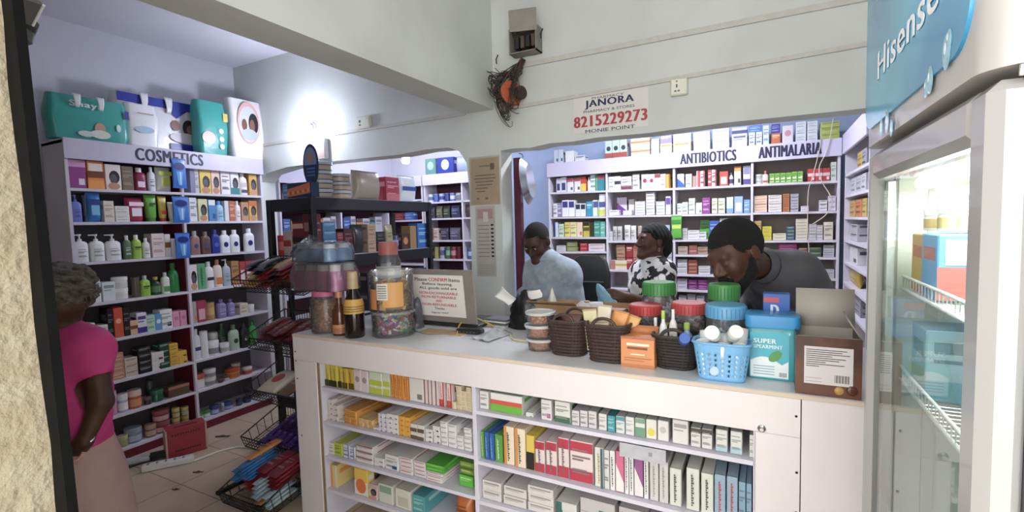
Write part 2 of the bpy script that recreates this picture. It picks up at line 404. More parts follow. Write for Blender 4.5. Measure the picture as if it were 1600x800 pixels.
# ---- counter
CT = 1.0; CF = 1.711; CXL, CXR = -2.232, .095
COUNTER = mat('e4dadb', .4, noise=.05, scale=4); EDGE = mat('d8c3a4', .6, second='cdb9b0', scale=9); TOPM = mat('e0e0e4', .28, noise=.08, scale=6)
cnt = empty('shop_counter', (0, CF, 0), 0, 'long white counter with open shelves of medicine cartons across the front', 'counter')
b = MB(); b.box(CXL, 0, CT - .012, .62, .72, CT, TOPM, c=.002); obj('countertop', b, cnt)
b = MB(); b.box(CXL, -.004, CT - .014, .62, -.0005, CT - .001, EDGE); obj('edge_strip', b, cnt)
b = MB(); b.box(CXL, -.003, .862, CXR, .012, CT - .015, COUNTER, c=.001); obj('fascia', b, cnt)
b = MB(); b.box(CXL, -.002, 0, -2.066, .016, .861, COUNTER, c=.001); b.box(CXL, .016, 0, CXL + .016, .70, CT - .015, COUNTER); obj('end_post', b, cnt)
b = MB(); b.box(-.030, -.002, 0, CXR, .016, .861, COUNTER, c=.001); obj('end_post', b, cnt)
b = MB(); b.box(CXR + .003, .004, 0, .62, .016, CT - .016, COUNTER, c=.001); obj('side_panel', b, cnt)
b = MB(); b.box(-2.064, 0.004, 0, -2.046, .05, .861, mat('9a7e5c', .6, noise=.2, scale=20)); obj('glass_channel', b, cnt)
b = MB(); b.box(-1.118, .006, 0, -1.098, .45, .862, SHELFW, c=.001); obj('divider', b, cnt)
b = MB(); b.box(-2.21, .46, 0, .6, .474, CT - .014, mat('bdb8bd', .6, noise=.05, scale=4)); obj('back_panel', b, cnt)
b = MB(); b.box(-2.046, .004, .0, -2.04, .455, .86, SHELFW); obj('inner_lining', b, cnt)
b = MB(); b.box(-.036, .017, 0, -.031, .455, .86, SHELFW); obj('inner_lining', b, cnt)
def cz(x, y): return on(x, y, 'y', CF).z
CSL = [(cz(502, 605), cz(738, 650)), (cz(504, 659), cz(738, 713)), (cz(508, 713), cz(738, 776)), (.19, .19)]
CSR = [(cz(747, 643), cz(1178, 722)), (cz(747, 721), cz(1045, 796)), (cz(747, 783), cz(790, 795))]
CSR[1] = (CSR[1][0], CSR[1][0] + (CSR[1][1] - CSR[1][0]) * (1.06 / .7)); CSR[2] = (CSR[2][0], CSR[2][0] + .012)
for (x0, x1), zs in (((-2.04, -1.118), CSL), ((-1.098, -.036), CSR)):
    for (a, c) in zs:
        b = MB(); h = .016
        b.add([(x0, .006, a - h), (x1, .006, c - h), (x1, .455, c - h), (x0, .455, a - h), (x0, .006, a), (x1, .006, c), (x1, .455, c), (x0, .455, a)],
              [(3, 2, 1, 0), (4, 5, 6, 7), (0, 1, 5, 4), (1, 2, 6, 5), (2, 3, 7, 6), (3, 0, 4, 7)], SHELFW)
        obj('shelf_board', b, cnt)
SCREW = mat('2a2a2c', .4, metal=.6)
for (x, z) in ((-2.215, .905), (-2.213, .855), (-2.21, .76), (.083, .93), (.086, .75), (.086, .62), (-2.2, .45)):
    b = MB(); b.lathe([(.004, 0), (.004, .0015), (.002, .003)], SCREW, 10); obj('screw', b, cnt, (x, -.003, z), rot=(math.pi / 2, 0, 0))
b = MB(); b.lathe([(.012, 0), (.012, .004), (.006, .008), (.006, .014)], mat('b8b8ba', .3, metal=.9), 14); obj('glass_latch', b, cnt, (-.012, -.003, .875), rot=(math.pi / 2, 0, 0))
b = MB(); b.box(0, -.004, 0, .165, -.001, .052, mat('b8b6bd', .5, noise=.15, scale=25)); b.box(.105, -.0045, .02, .118, -.004, .035, mat('8d8b93', .5))
s = at_x(Vector((0, CF, .7)), X, 968)
zs = on(968, 691, 'y', CF).z
obj('price_strip', b, None, (s.x, CF + .004, zs - .052), label='worn grey card strip stuck along the counter shelf edge', cat='price strip')

# ---- black rack beyond the candy stand
RBX0, RBX1, RBY0, RBY1 = -3.17, -2.70, 2.27, 3.585
RB = mat('17181d', .4); RBS = mat('c9c6cf', .5, noise=.05)
rk = empty('storage_rack', (RBX0, RBY0, 0), 0, 'black metal storage rack standing in the aisle under the arch', 'rack')
for x in (0, RBX1 - RBX0 - .04):
    for y in (0, RBY1 - RBY0 - .04):
        b = MB(); b.box(x, y, 0, x + .04, y + .04, 1.766, RB, c=.002)
        for k in range(16): b.box(x + .014, y - .0008, .15 + k * .1, x + .026, y, .18 + k * .1, mat('050506', .8))
        obj('post', b, rk)
for z1, z0 in ((1.765, 1.683), (1.355, 1.265), (.9, .82), (.35, .27)):
    Wd, Dp = RBX1 - RBX0, RBY1 - RBY0
    for (x0, y0, x1, y1) in ((.04, 0.004, Wd - .04, .016), (.04, Dp - .016, Wd - .04, Dp - .004), (.004, .04, .016, Dp - .04), (Wd - .016, .04, Wd - .004, Dp - .04)):
        b = MB(); b.box(x0, y0, z0, x1, y1, z1, RB, c=.002); obj('rail', b, rk)
    b = MB(); b.box(.016, .016, z1 - .012, Wd - .016, Dp - .016, z1 + .002, RBS); obj('shelf_board', b, rk)

# ------------------------------------------------------------------ goods: what each kind looks like
REG = []          # (object, phrase, row, column key, level)
_C = {}
def tones(h, k):
    h = h.lstrip('#'); return ''.join('%02x' % max(0, min(255, int(int(h[i:i + 2], 16) * k))) for i in (0, 2, 4))
def art_faces(mb, w, h, y, art, base, x0=None, z0=0.0):
    """printed fields on the front face (towards -y). art codes: l lines, b/t/m band, s/r stripe, o disc, p panel, v tall lettering bars, d slanted wedge, k small block"""
    x0 = -w / 2 if x0 is None else x0
    e = .0004; n = 0
    def R(u0, v0, u1, v1, c):
        nonlocal n
        n += 1; yy = y - e * n
        mb.add([(x0 + u0 * w, yy, z0 + v0 * h), (x0 + u1 * w, yy, z0 + v0 * h), (x0 + u1 * w, yy, z0 + v1 * h), (x0 + u0 * w, yy, z0 + v1 * h)], [(0, 1, 2, 3)], mat(c, .45))
    for a in art:
        c = a[1:] or '55555c'; k = a[0]
        if k == 'l':
            for v, u in ((.78, .8), (.62, .9), (.55, .6), (.3, .75), (.24, .85)): R(.1, v - .02, u, v + .025, c)
        elif k == 'L':
            R(.1, .68, .9, .84, c); R(.1, .55, .7, .6, c)
        elif k == 'b': R(0, .02, 1, .3, c)
        elif k == 'B': R(0, .02, 1, .52, c)
        elif k == 't': R(0, .74, 1, .98, c)
        elif k == 'm': R(0, .4, 1, .64, c)
        elif k == 's': R(.02, 0, .3, 1, c)
        elif k == 'r': R(.72, 0, .98, 1, c)
        elif k == 'p': R(.16, .12, .84, .62, c)
        elif k == 'P': R(.08, .55, .92, .92, c)
        elif k == 'k': R(.55, .12, .9, .34, c)
        elif k == 'v':
            for i in range(13): R(.38, .1 + i * .06, (.5, .58, .54, .6)[i * 7 % 4], .1 + i * .06 + .045, c)
        elif k == 'o' or k == 'O':
            n += 1; yy = y - e * n; r = .3 * w if k == 'o' else .38 * w; cz = .45 * h if k == 'o' else .36 * h
            if k == 'o': cz = .55 * h; r = min(.3 * w, .3 * h)
            mb.add([(x0 + w / 2 + r * math.cos(i * .3927), yy, z0 + cz + r * 1.1 * math.sin(i * .3927)) for i in range(16)], [tuple(range(16))], mat(c, .45))
        elif k == 'd':
            n += 1; yy = y - e * n
            mb.add([(x0, yy, z0 + .02 * h), (x0 + w, yy, z0 + .02 * h), (x0 + w, yy, z0 + .25 * h), (x0, yy, z0 + .7 * h)], [(0, 1, 2, 3)], mat(c, .45))
        elif k == 'f':   # a face in a picture: skin oval, dark hair
            n += 1; yy = y - e * n
            for (cu, cv, ru, rv, cc) in ((.56, .5, .34, .26, '2a1a16'), (.5, .42, .24, .2, c if len(c) == 6 else 'c98f68'), (.5, .14, .4, .14, 'c98f68' if a[1:] == '' else c)):
                n += 1; yy = y - e * n
                mb.add([(x0 + w * (cu + ru * math.cos(i * .524)), yy, z0 + h * max(.01, cv + rv * math.sin(i * .524))) for i in range(12)], [tuple(range(12))], mat(cc, .45))
def carton_mesh(w, h, d, base, art):
    key = ('box', round(w, 3), round(h, 3), round(d, 3), base, art)
    if key in _C: return _C[key]
    mb = MB(); m = mat(base, .42)
    mb.box(-w / 2, 0, 0, w / 2, d, h, m, c=min(.0022, w * .06))
    # tuck flap seam on the top and the side glue seam
    s = mat(tones(base, .6), .6)
    mb.add([(-w / 2 + .002, .006, h + .0003), (w / 2 - .002, .006, h + .0003), (w / 2 - .002, .0075, h + .0003), (-w / 2 + .002, .0075, h + .0003)], [(0, 1, 2, 3)], s)
    art_faces(mb, w, h, 0, art.split(',') if art else [], base)
    if art:
        c = art.split(',')[0][1:] or '55555c'
        for x, sg in ((-w / 2 - .0004, -1), (w / 2 + .0004, 1)):
            mb.add([(x, d * .15, h * .6), (x, d * .85, h * .6), (x, d * .85, h * .8), (x, d * .15, h * .8)], [(0, 1, 2, 3)], mat(c, .45))
    _C[key] = mb.mesh('carton', smooth=False)
    return _C[key]
def rr(w, d, r, n=4):
    """rounded rectangle outline"""
    r = min(r, w * .49, d * .49); p = []
    for cx, cy, a0 in ((w / 2 - r, d / 2 - r, 0), (-w / 2 + r, d / 2 - r, 90), (-w / 2 + r, -d / 2 + r, 180), (w / 2 - r, -d / 2 + r, 270)):
        for i in range(n + 1):
            a = math.radians(a0 + 90 * i / n); p.append((cx + r * math.cos(a), cy + r * math.sin(a)))
    return p
def ring(w, d, r, z, yc): return [(x, y + yc, z) for x, y in rr(w, d, r)]
def pieces(kind, w, h, d, base, art, cap):
    """-> body mesh, [(part name, mesh)] ; front at y=0"""
    key = (kind, round(w, 3), round(h, 3), round(d, 3), base, art, cap)
    if key in _C: return _C[key]
    m = mat(base, .3); cm = mat(cap or 'e8e8e6', .35); B = MB(); parts = []
    A = art.split(',') if art else []
    def label(lw, lh, z0, y=-.0006, c=None):
        if not A: return
        L = MB()
        if c: L.add([(-lw / 2, y, z0), (lw / 2, y, z0), (lw / 2, y, z0 + lh), (-lw / 2, y, z0 + lh)], [(0, 1, 2, 3)], mat(c, .4))
        art_faces(L, lw, lh, y - .0003, A, base, z0=z0)
        parts.append(('label', L.mesh('label', False)))
    yc = d / 2
    if kind in ('bot', 'pmp', 'flk'):
        hb = h * (.80 if kind == 'bot' else .74)
        B.loft([ring(w * .94, d * .94, d * .35, 0, yc), ring(w, d, d * .4, h * .02, yc), ring(w, d, d * .4, hb * .82, yc), ring(w * .9, d * .92, d * .4, hb * .92, yc), ring(w * .55, d * .7, d * .3, hb, yc)], m)
        c = MB()
        if kind == 'pmp':
            c.lathe([(w * .16, hb), (w * .16, hb + h * .08), (w * .06, hb + h * .09), (w * .06, h * .93), (w * .13, h * .94), (w * .13, h)], cm, 12, cy=yc)
            c.box(-w * .5, yc - w * .05, h * .95, 0, yc + w * .05, h * .99, cm, c=.001)
            parts.append(('pump', c.mesh('pump')))
        else:
            c.lathe([(w * .22, hb), (w * .22, h * .985), (w * .2, h)], cm, 14, cy=yc); parts.append(('cap', c.mesh('cap')))
        label(w * .8, hb * .62, hb * .12)
    elif kind == 'rnd':   # slim round bottle
        r = w / 2
        B.lathe([(r * .92, 0), (r, h * .02), (r, h * .58), (r * .8, h * .7), (r * .42, h * .78), (r * .4, h * .84)], m, 16, cy=yc)
        c = MB(); c.lathe([(r * .46, h * .84), (r * .46, h * .99), (r * .4, h)], cm, 14, cy=yc); parts.append(('cap', c.mesh('cap')))
        if A:
            L = MB(); L.lathe([(r * 1.01, h * .15), (r * 1.01, h * .5)], mat(A[0][1:] or 'f0f0f0', .4), 16, cy=yc, cap=False); parts.append(('label', L.mesh('label')))
    elif kind == 'can':
        r = w / 2
        B.lathe([(r * .97, 0), (r, h * .03), (r, h * .95), (r * .95, h * .97)], m, 18, cy=yc)
        c = MB(); c.lathe([(r * .96, h * .965), (r * .98, h), (r * .88, h), (r * .86, h * .985)], cm, 18, cy=yc); parts.append(('lid', c.mesh('lid')))
        if A:
            L = MB(); L.lathe([(r * 1.008, h * .3), (r * 1.008, h * .7)], mat(A[0][1:] or 'f0f0f0', .4), 18, cy=yc, cap=False); parts.append(('label', L.mesh('label')))
    elif kind == 'jar':
        r = w / 2
        B.lathe([(r * .86, 0), (r * .95, h * .05), (r * .95, h * .6), (r * .84, h * .68)], m, 20, cy=yc)
        c = MB(); c.lathe([(r, h * .66), (r, h * .97), (r * .94, h)], cm, 20, cy=yc); parts.append(('lid', c.mesh('lid')))
        if A:
            L = MB(); L.lathe([(r * .965, h * .12), (r * .965, h * .52)], mat(A[0][1:] or 'f0f0f0', .4), 20, cy=yc, cap=False); parts.append(('label', L.mesh('label')))
    elif kind == 'tub':   # squeeze tube standing on its cap, flat crimp on top
        B.loft([ring(w * .62, d * .9, d * .4, h * .13, yc), ring(w * .74, d, d * .45, h * .18, yc), ring(w * .86, d * .8, d * .38, h * .55, yc), ring(w * .97, d * .3, d * .14, h * .92, yc), ring(w, d * .06, d * .02, h, yc)], m)
        c = MB(); c.loft([ring(w * .66, d * .9, d * .4, 0, yc), ring(w * .6, d * .85, d * .4, h * .14, yc)], cm); parts.append(('cap', c.mesh('cap')))
        if A:
            L = MB(); y = yc - d * .5
            art_faces(L, w * .62, h * .5, y + d * .02 - .001, A, base, z0=h * .28)
            parts.append(('label', L.mesh('label', False)))
    elif kind in ('pou', 'bar'):   # filled pouch / bar with crimped ends, standing (pou) or flat facing front (bar)
        R = []; N = 8
        for j in range(N + 1):
            v = j / N; q = math.sin(math.pi * min(1, max(0, v))) ** .5
            R.append([(x * (1 - .06 * q), y * (q * .95 + .05) + yc, v * h) for x, y in rr(w, d, d * .45, 3)])
        B.loft(R, m)
        label(w * .82, h * .7, h * .15, y=-.0012)
        c = MB(); c.box(-w / 2, yc - .0012, h * .965, w / 2, yc + .0012, h * 1.03, mat(tones(base, .8), .35)); parts.append(('crimp', c.mesh('crimp', False)))
    _C[key] = (B.mesh('body'), parts)
    return _C[key]
NAMES = {'bot': ('lotion_bottle', 'bottle'), 'pmp': ('pump_bottle', 'bottle'), 'flk': ('flask_bottle', 'bottle'), 'rnd': ('round_bottle', 'bottle'), 'can': ('tin_can', 'can'), 'jar': ('cream_jar', 'jar'),
         'tub': ('squeeze_tube', 'tube'), 'pou': ('pouch', 'packet'), 'bar': ('snack_packet', 'packet')}
def put(kind, phrase, row, loc, rz, w, h, d, base, art='', cap='', level=0, col=0, name=None, cat=None, tilt=None):
    """one thing on a shelf, front centre at loc"""
    if kind == 'box':
        o = obj(name or 'medicine_carton', carton_mesh(w, h, d, base, art), None, loc, rz)
        o['category'] = cat or 'carton'
    else:
        body, parts = pieces(kind, w, h, d, base, art, cap)
        nm, ct = NAMES[kind]
        o = obj(name or nm, body, None, loc, rz); o['category'] = cat or ct
        for pn, pm in parts: obj(pn, pm, o)
    if tilt: o.rotation_euler = tilt
    REG.append((o, phrase, row, col, level))
    return o
ORD = ['first', 'second', 'third', 'fourth', 'fifth', 'sixth', 'seventh', 'eighth', 'ninth', 'tenth', 'eleventh', 'twelfth', 'thirteenth', 'fourteenth', 'fifteenth', 'sixteenth', 'seventeenth', 'eighteenth', 'nineteenth', 'twentieth', 'twenty-first', 'twenty-second', 'twenty-third', 'twenty-fourth', 'twenty-fifth', 'twenty-sixth', 'twenty-seventh', 'twenty-eighth']
PL = {'box': 'boxes'}
def label_goods():
    G = {}
    for r in REG: G.setdefault((r[1], r[2]), []).append(r)
    for (ph, row), L in G.items():
        cols = sorted({r[3] for r in L}); n = len(cols)
        for o, _, _, c, lv in L:
            top = max(r[4] for r in L if r[3] == c); i = cols.index(c)
            if n == 1: w1 = ''
            elif i == 0: w1 = 'leftmost'
            elif i == n - 1: w1 = 'rightmost'
            else: w1 = ORD[i] + ' from left'
            if top == 0:
                o['label'] = f'{ph}, {w1} of {n}, on {row}' if n > 1 else f'{ph} on {row}'
            else:
                w2 = 'topmost' if lv == top else ('bottom one' if lv == 0 else ORD[lv] + ' up')
                o['label'] = f'{ph}, {w2} in {w1} stack, {row}' if n > 1 else f'{ph}, {w2} in its stack, {row}'
            if len(o['label'].split()) > 16: print('LONG', o['label'])
            if len(L) > 1: o['group'] = f'{ph} on {row}'
class Shelf:
    """goods standing along one shelf: base point, direction along the shelf, direction towards the back"""
    def __init__(s, row, z, plane, axis='x', setback=.03, depth=.09, name=None, cat=None):
        s.hmax = 9; s.lim = None; s.row, s.z, s.setback, s.depth, s.name, s.cat = row, z, setback, depth, name, cat
        if axis == 'x': s.base, s.ax, s.rz = Vector((0, plane + setback, 0)), X, 0.0
        elif axis == 'y': s.base, s.ax, s.rz = Vector((plane - setback, 0, 0)), Y, math.pi / 2          # faces +X
        else: s.base, s.ax, s.rz = Vector((plane + setback, 0, 0)), Y, -math.pi / 2                     # faces -X
    def zat(s, p):
        if callable(s.z): return s.z(p)
        return s.z
    def span(s, x0, x1, ytop):
        q = s.base + Z * 1.2
        for _ in range(2):
            c = at_x(q, s.ax, (x0 + x1) / 2); z = s.zat(c)
            g = Vector((c.x, c.y, z)); t = at_y(g, Z, ytop); h = max(.012, t.z - z)
            q = s.base + Z * (z + h / 2)
        a, b = at_x(q, s.ax, x0), at_x(q, s.ax, x1)
        return (a + b) / 2, abs((b - a).dot(s.ax)), h, z
    def add(s, spec):
        """tokens: kind x0 x1 ytop 'phrase' base art cap [n=levels] [c=columns] [d=depth] [back=extra setback]"""
        for t in spec:
            kind, x0, x1, yt, ph, base = t[:6]; art = t[6] if len(t) > 6 else ''; cap = t[7] if len(t) > 7 else ''
            o = t[8] if len(t) > 8 else {}
            c, w, h, z = s.span(x0, x1, yt)
            h = min(h, o.get('hmax', s.hmax))
            if s.lim:
                u = c.dot(s.ax); lo, hi = max(u - w / 2, s.lim[0]), min(u + w / 2, s.lim[1])
                if hi - lo > .008: c = c + s.ax * ((lo + hi) / 2 - u); w = hi - lo
            nc, nl = o.get('c', 1), o.get('n', 1)
            back = o.get('back', 0)
            nrm = Vector((0, 1, 0)) if s.ax is X else (Vector((-1, 0, 0)) if s.rz > 0 else Vector((1, 0, 0)))
            for i in range(nc):
                ww = w / nc; cc = c + s.ax * ((i + .5) * ww - w / 2)
                zc = s.zat(cc) + .0006
                if callable(s.z): zc += abs(s.zat(cc + s.ax * ww / 2) - s.zat(cc))
                nli = nl[i] if isinstance(nl, (list, tuple)) else nl
                hh = (h / (max(nl) if isinstance(nl, (list, tuple)) else nl))
                for k in range(nli):
                    jit = random.uniform(-.004, .004) if (nli > 1 or nc > 1) else 0
                    d = o.get('d', min(s.depth, max(.03, ww * .8)) if kind != 'box' else s.depth)
                    if kind in ('rnd', 'can', 'jar'): d = ww
                    rot = random.uniform(-.012, .012)
                    p = Vector((cc.x, cc.y, zc + k * hh)) + nrm * (back + jit)
                    gap = .992 if nli > 1 else 1
                    put(kind, ph, s.row, p, s.rz + rot, ww * .95, hh * gap, d * (1 if nli == 1 else random.uniform(.93, 1)), base, art, cap, k, round(cc.dot(s.ax) * (1 if s.rz >= 0 else -1), 3), o.get('name', (s.name or ('stacked_carton' if max(nl) > 1 else None) if isinstance(nl, (list, tuple)) else s.name or ('stacked_carton' if nl > 1 else None)) if kind == 'box' else None), o.get('cat', s.cat if kind == 'box' else None))

# ------------------------------------------------------------------ goods on the cosmetics unit
def cosm(row, i, depth=.1, setback=.02):
    s = Shelf(row, CZ[i], CX, 'y', setback, depth, 'cosmetic_box', 'box')
    s.lim = (CY0 + .023, CYD - .016) if row.startswith('near') else (CYD + .013, CY1 - .024)
    s.hmax = CZ[i - 1] - CZ[i] - .024 if i else .27
    return s
cosm("near cosmetics bay's top shelf", 0).add([
    ('box', 102, 135, 249, 'magenta box', '9c3a8e', 'te0a0d0,ke8d8ea'), ('box', 136, 163, 252, 'orange hair dye box', 'f08424', 'Pf4e6d4,bf79b3f,m7a3a1c'), ('box', 164, 190, 257, 'white box with woman portrait', 'efe6e2', 'f'),
    ('box', 190, 209, 260, 'olive brown box', '7d6c55', 'l9d8d74'), ('bot', 210, 231, 262, 'maroon squeeze bottle', '8e2350', 'pe9d9e6', 'f3e6ea'), ('bot', 232, 244, 261, 'slim white lotion bottle', 'e9e9f0', 'l70707c', 'f0f0f4'),
    ('pou', 246, 271, 262, 'white and lime pouch', 'e8ead8', 'tc6d23c,pd2da4a')])
cosm("near cosmetics bay's second shelf", 1).add([
    ('pmp', 110, 130, 304, 'periwinkle pump bottle', '6f7fd0', 'l4a55a8', '5d6cc0'), ('tub', 130, 137, 305, 'dark navy tube', '2a3550', '', '39465f'), ('pou', 137, 161, 302, 'bright blue razor blister pack', '3f86dc', 'P1f3f8c,p79c2f4'),
    ('box', 162, 179, 314, 'cream soap box', 'e4d9cc', 'lb9a58c'), ('box', 180, 203, 322, 'white soap carton', 'e9e6e2', 'lbdb3a8', '', {'n': 2}), ('pou', 199, 228, 310, 'red and blue tube blister pack', 'b83258', 'tf4e4e8,pece4ee'),
    ('tub', 228, 249, 302, 'bright green squeeze tube', '67b637', 'L2a5c1c', '3f8a28'), ('tub', 249, 263, 307, 'yellow and red squeeze tube', 'e6c64a', 'bd8432c', 'd2382c'), ('tub', 264, 277, 316, 'white and green tube', 'e6eae0', 'k4a8a4a', 'dfe6da')])
cosm("near cosmetics bay's third shelf", 2).add([
    ('pmp', 114, 141, 366, 'large white pump bottle', 'ecedf0', 'l9a9aa6', 'e8eaee', {'d': .07}), ('pmp', 142, 166, 366, 'large white pump bottle', 'ecedf0', 'l9a9aa6', 'e8eaee', {'d': .07}), ('pmp', 167, 192, 366, 'large white pump bottle', 'ecedf0', 'l9a9aa6', 'e8eaee', {'d': .07}),
    ('bot', 194, 207, 368, 'dark green bottle', '5d7a5a', 'ld6dcd0', 'dfe2dc'), ('bot', 208, 223, 367, 'lime green bottle with white cap', 'a4cc3c', 'L3a5a1c', 'eef0ea'), ('bot', 224, 236, 372, 'small white bottle', 'e6e4e2', 'l8a8a8a', 'e9e9e9'),
    ('box', 237, 258, 365, 'pale pink box', 'e4d3d0', 'lc0a2a0'), ('box', 258, 267, 366, 'white box with gold seal', 'e8e2dc', 'm8a5a2c'), ('box', 268, 279, 373, 'slim grey white box', 'd9d8dd', '')])
cosm("near cosmetics bay's fourth shelf", 3).add([
    ('box', 140, 158, 437, 'white soap box', 'e6e9e6', 'L8fa0a4'), ('box', 160, 181, 441, 'white and pale blue soap box', 'dfe8ec', 'L8fa0a4'), ('jar', 179, 205, 433, 'white cream jar', 'e6e4e2', 'ldcd6d4', 'efefef', {'n': 2}),
    ('can', 208, 221, 433, 'brown spray can', '5c504a', '', '2a2626'), ('bot', 221, 237, 431, 'lime bottle with grey cap', '9cc83c', 'L3c5c1c', 'b9bcc0'), ('rnd', 239, 255, 433, 'dark green bottle with yellow cap', '25482e', 'l5f8f62', 'd8b43c'),
    ('bot', 254, 267, 426, 'white and green bottle', 'd9e2d6', 'B4f9a58', 'c9cfc9'), ('rnd', 266, 283, 411, 'tall emerald bottle', '1c8a44', '', '1a7a3c')])
cosm("near cosmetics bay's fifth shelf", 4).add([
    ('box', 128, 150, 506, 'small white carton with red print', 'e9e2d8', 'Lb05a50'), ('box', 152, 170, 508, 'cream carton', 'e8e0d4', 'l9a8a7a'), ('box', 168, 178, 482, 'tall black box', '1f1d20', 'l6a6a6a'), ('box', 178, 193, 481, 'tall orange red box', 'd9532f', 'of0b088'), ('box', 193, 204, 481, 'tall black box', '1f1d20', 'l6a6a6a'),
    ('box', 203, 216, 501, 'small beige box', 'd8b48c', 'm8a4a2c'), ('box', 214, 230, 489, 'white and violet box', 'e3def0', 'b4a2f98,L5a4a90'), ('box', 229, 243, 493, 'mint green box', 'b7dcc4', 'l7aa68a'), ('box', 242, 254, 491, 'sky blue box', '5b9ad8', 'oe2ecf6'),
    ('box', 250, 270, 484, 'white box with dark figure', 'eceaea', 'k2a2a30,l9a9a9a'), ('box', 270, 292, 486, 'pink soap box', 'e39ab6', 'oc97898', '', {'c': 2})])
cosm("near cosmetics bay's sixth shelf", 5).add([
    ('box', 174, 195, 552, 'copper soap box', 'c8906a', 'le9d2c0', '', {'n': 3}), ('box', 195, 216, 559, 'pale beige soap box', 'd3c2b2', 'L9a8676', '', {'n': 3}), ('box', 216, 237, 543, 'black soap box', '1e1c1d', 'L8a8a86', '', {'n': 4}),
    ('box', 237, 257, 550, 'white soap box', 'dcd8d8', 'k6a3a3a', '', {'n': 2}), ('box', 249, 265, 537, 'dark green soap box', '234a38', 'L9ab8a4', '', {'n': 4}), ('box', 265, 279, 537, 'yellow soap box', 'e9b82c', 'l9a6a14', '', {'n': 3}), ('box', 279, 293, 548, 'yellow soap box', 'e9b82c', 'k5a4a1c', '', {'n': 2})])
cosm("near cosmetics bay's seventh shelf", 6).add([
    ('jar', 170, 186, 612, 'pink powder jar', 'd495b4', '', 'dcb4c8'), ('jar', 186, 204, 616, 'pale violet powder jar', 'b9b0d4', 'lf0e8f0', 'e4e2e8'), ('jar', 204, 226, 610, 'orange cream jar', 'b5582e', 'ld98a5a', 'd8b4ac'),
    ('jar', 228, 240, 621, 'dark small jar', '3a3038', '', '6a5a66'), ('jar', 238, 261, 610, 'dark green jar', '1e5a3c', '', '2c6e4c'), ('jar', 240, 253, 598, 'black lidded jar', '2c3a32', '', '46504a', {'back': .08}), ('box', 263, 297, 602, 'brown hair kit box', '5e4a3a', 'tb46a50')])
cosm("near cosmetics bay's bottom shelf", 7).add([
    ('jar', 169, 186, 686, 'grey lidded tub', '8f9a98', '', 'b8c0bc'), ('jar', 186, 204, 682, 'olive lidded tub', 'a5a070', '', 'b8b484'), ('jar', 200, 228, 670, 'blue grey lidded tub', '7d88a4', 'lb0b8c8', '98a2b8'), ('jar', 230, 248, 664, 'brown lidded tub', '7a4c34', 'lc0a080', 'a88868'),
    ('jar', 245, 271, 641, 'rose cream tub', '8a4848', 'ld8a8a8', 'a45a60', {'n': 2}), ('jar', 272, 284, 638, 'yellow lidded tub', '94803c', 'lc8b87c', 'cdb860', {'n': 2}), ('jar', 286, 298, 636, 'olive yellow tub', '98883c', 'lb0a8a0', 'b8a850', {'n': 2})])
cosm("far cosmetics bay's top shelf", 0).add([
    ('box', 297, 304, 264, 'slim violet box', '8a86a8', ''), ('box', 304, 311, 264, 'slim grey box', 'c4c2cc', 'l8a8a94'), ('box', 312, 330, 266, 'yellow relaxer box with portrait', 'e9c63a', 'f'), ('box', 330, 344, 267, 'peach box with portrait', 'e6c8b4', 'f'),
    ('box', 345, 360, 268, 'white hair kit box', 'e8e2e8', 'l6a5a6a'), ('box', 360, 374, 269, 'white and teal box with portrait', 'e4e6ea', 'f,b2f8a8c'), ('bot', 375, 388, 270, 'white lotion bottle with mauve label', 'e9e4e4', 'Pd8c4c4,b5a4a6a', 'ecebee'), ('box', 389, 402, 272, 'amber box with portrait', 'd9a83c', 'f')])
cosm("far cosmetics bay's second shelf", 1).add([
    ('box', 296, 308, 309, 'white box with small print', 'e4e4ea', 'l8a8a94'), ('box', 310, 325, 311, 'pale yellow box with portrait', 'e6e0a8', 'f'), ('box', 326, 337, 312, 'blue and white box', '4a90d0', 'te8eef4,k2a5a9a'), ('bot', 338, 351, 314, 'sky blue bottle', 'a4cbea', 'l5a8ab8', '5a9ade'),
    ('box', 351, 358, 314, 'white slim box', 'd9d9de', ''), ('box', 358, 368, 314, 'terracotta box', 'c46a48', 'le0b098'), ('bot', 368, 377, 314, 'slim white bottle', 'e6e4e6', 'lb09a8a', 'e9e6e6'), ('box', 377, 389, 316, 'brown box with portrait', 'b98a6a', 'f'), ('box', 389, 402, 314, 'yellow and orange box with portrait', 'e8b430', 'f,tc8682c')])
cosm("far cosmetics bay's third shelf", 2).add([
    ('bot', 299, 314, 361, 'mauve brown lotion bottle', '9a7876', 'o4a4a90', 'b09a98', {'d': .045}), ('bot', 315, 331, 362, 'brown lotion bottle', '6a5048', 'o5a4a8a', '8a6e64', {'d': .045}), ('bot', 331, 345, 359, 'royal blue lotion bottle', '2c3c9c', 'o5a6ac8', '2e3ea4', {'d': .045}),
    ('bot', 345, 361, 360, 'white blue-disc lotion bottle', 'eeeef2', 'o24307c', 'f0f0f3', {'d': .045}), ('bot', 361, 376, 359, 'white blue-disc lotion bottle', 'eeeef2', 'o24307c', 'f0f0f3', {'d': .045}), ('bot', 383, 399, 357, 'white blue-disc lotion bottle', 'eeeef2', 'o24307c', 'f0f0f3', {'d': .045})])
cosm("far cosmetics bay's fourth shelf", 3).add([
    ('box', 291, 309, 414, 'pale pink box with portrait', 'e8dde0', 'f'), ('box', 309, 322, 412, 'green tall box', '5caa74', 'v2e6e46'), ('bot', 322, 336, 409, 'white bottle with black print', 'e9eaec', 'm2c2c34', 'e4e6ea'), ('bot', 336, 349, 406, 'white and orange bottle', 'ecdccc', 'Bd8823c', 'd07a3c'),
    ('pmp', 350, 362, 405, 'clear blue pump bottle', 'b4c4d8', 'l8a9ab0', 'e6ecf2'), ('box', 362, 374, 408, 'tan box behind the wire basket', 'b98a50', 'l8a6030'), ('box', 375, 402, 408, 'red and white box', 'b8404c', 'pe6d8dc', '', {'c': 3})])
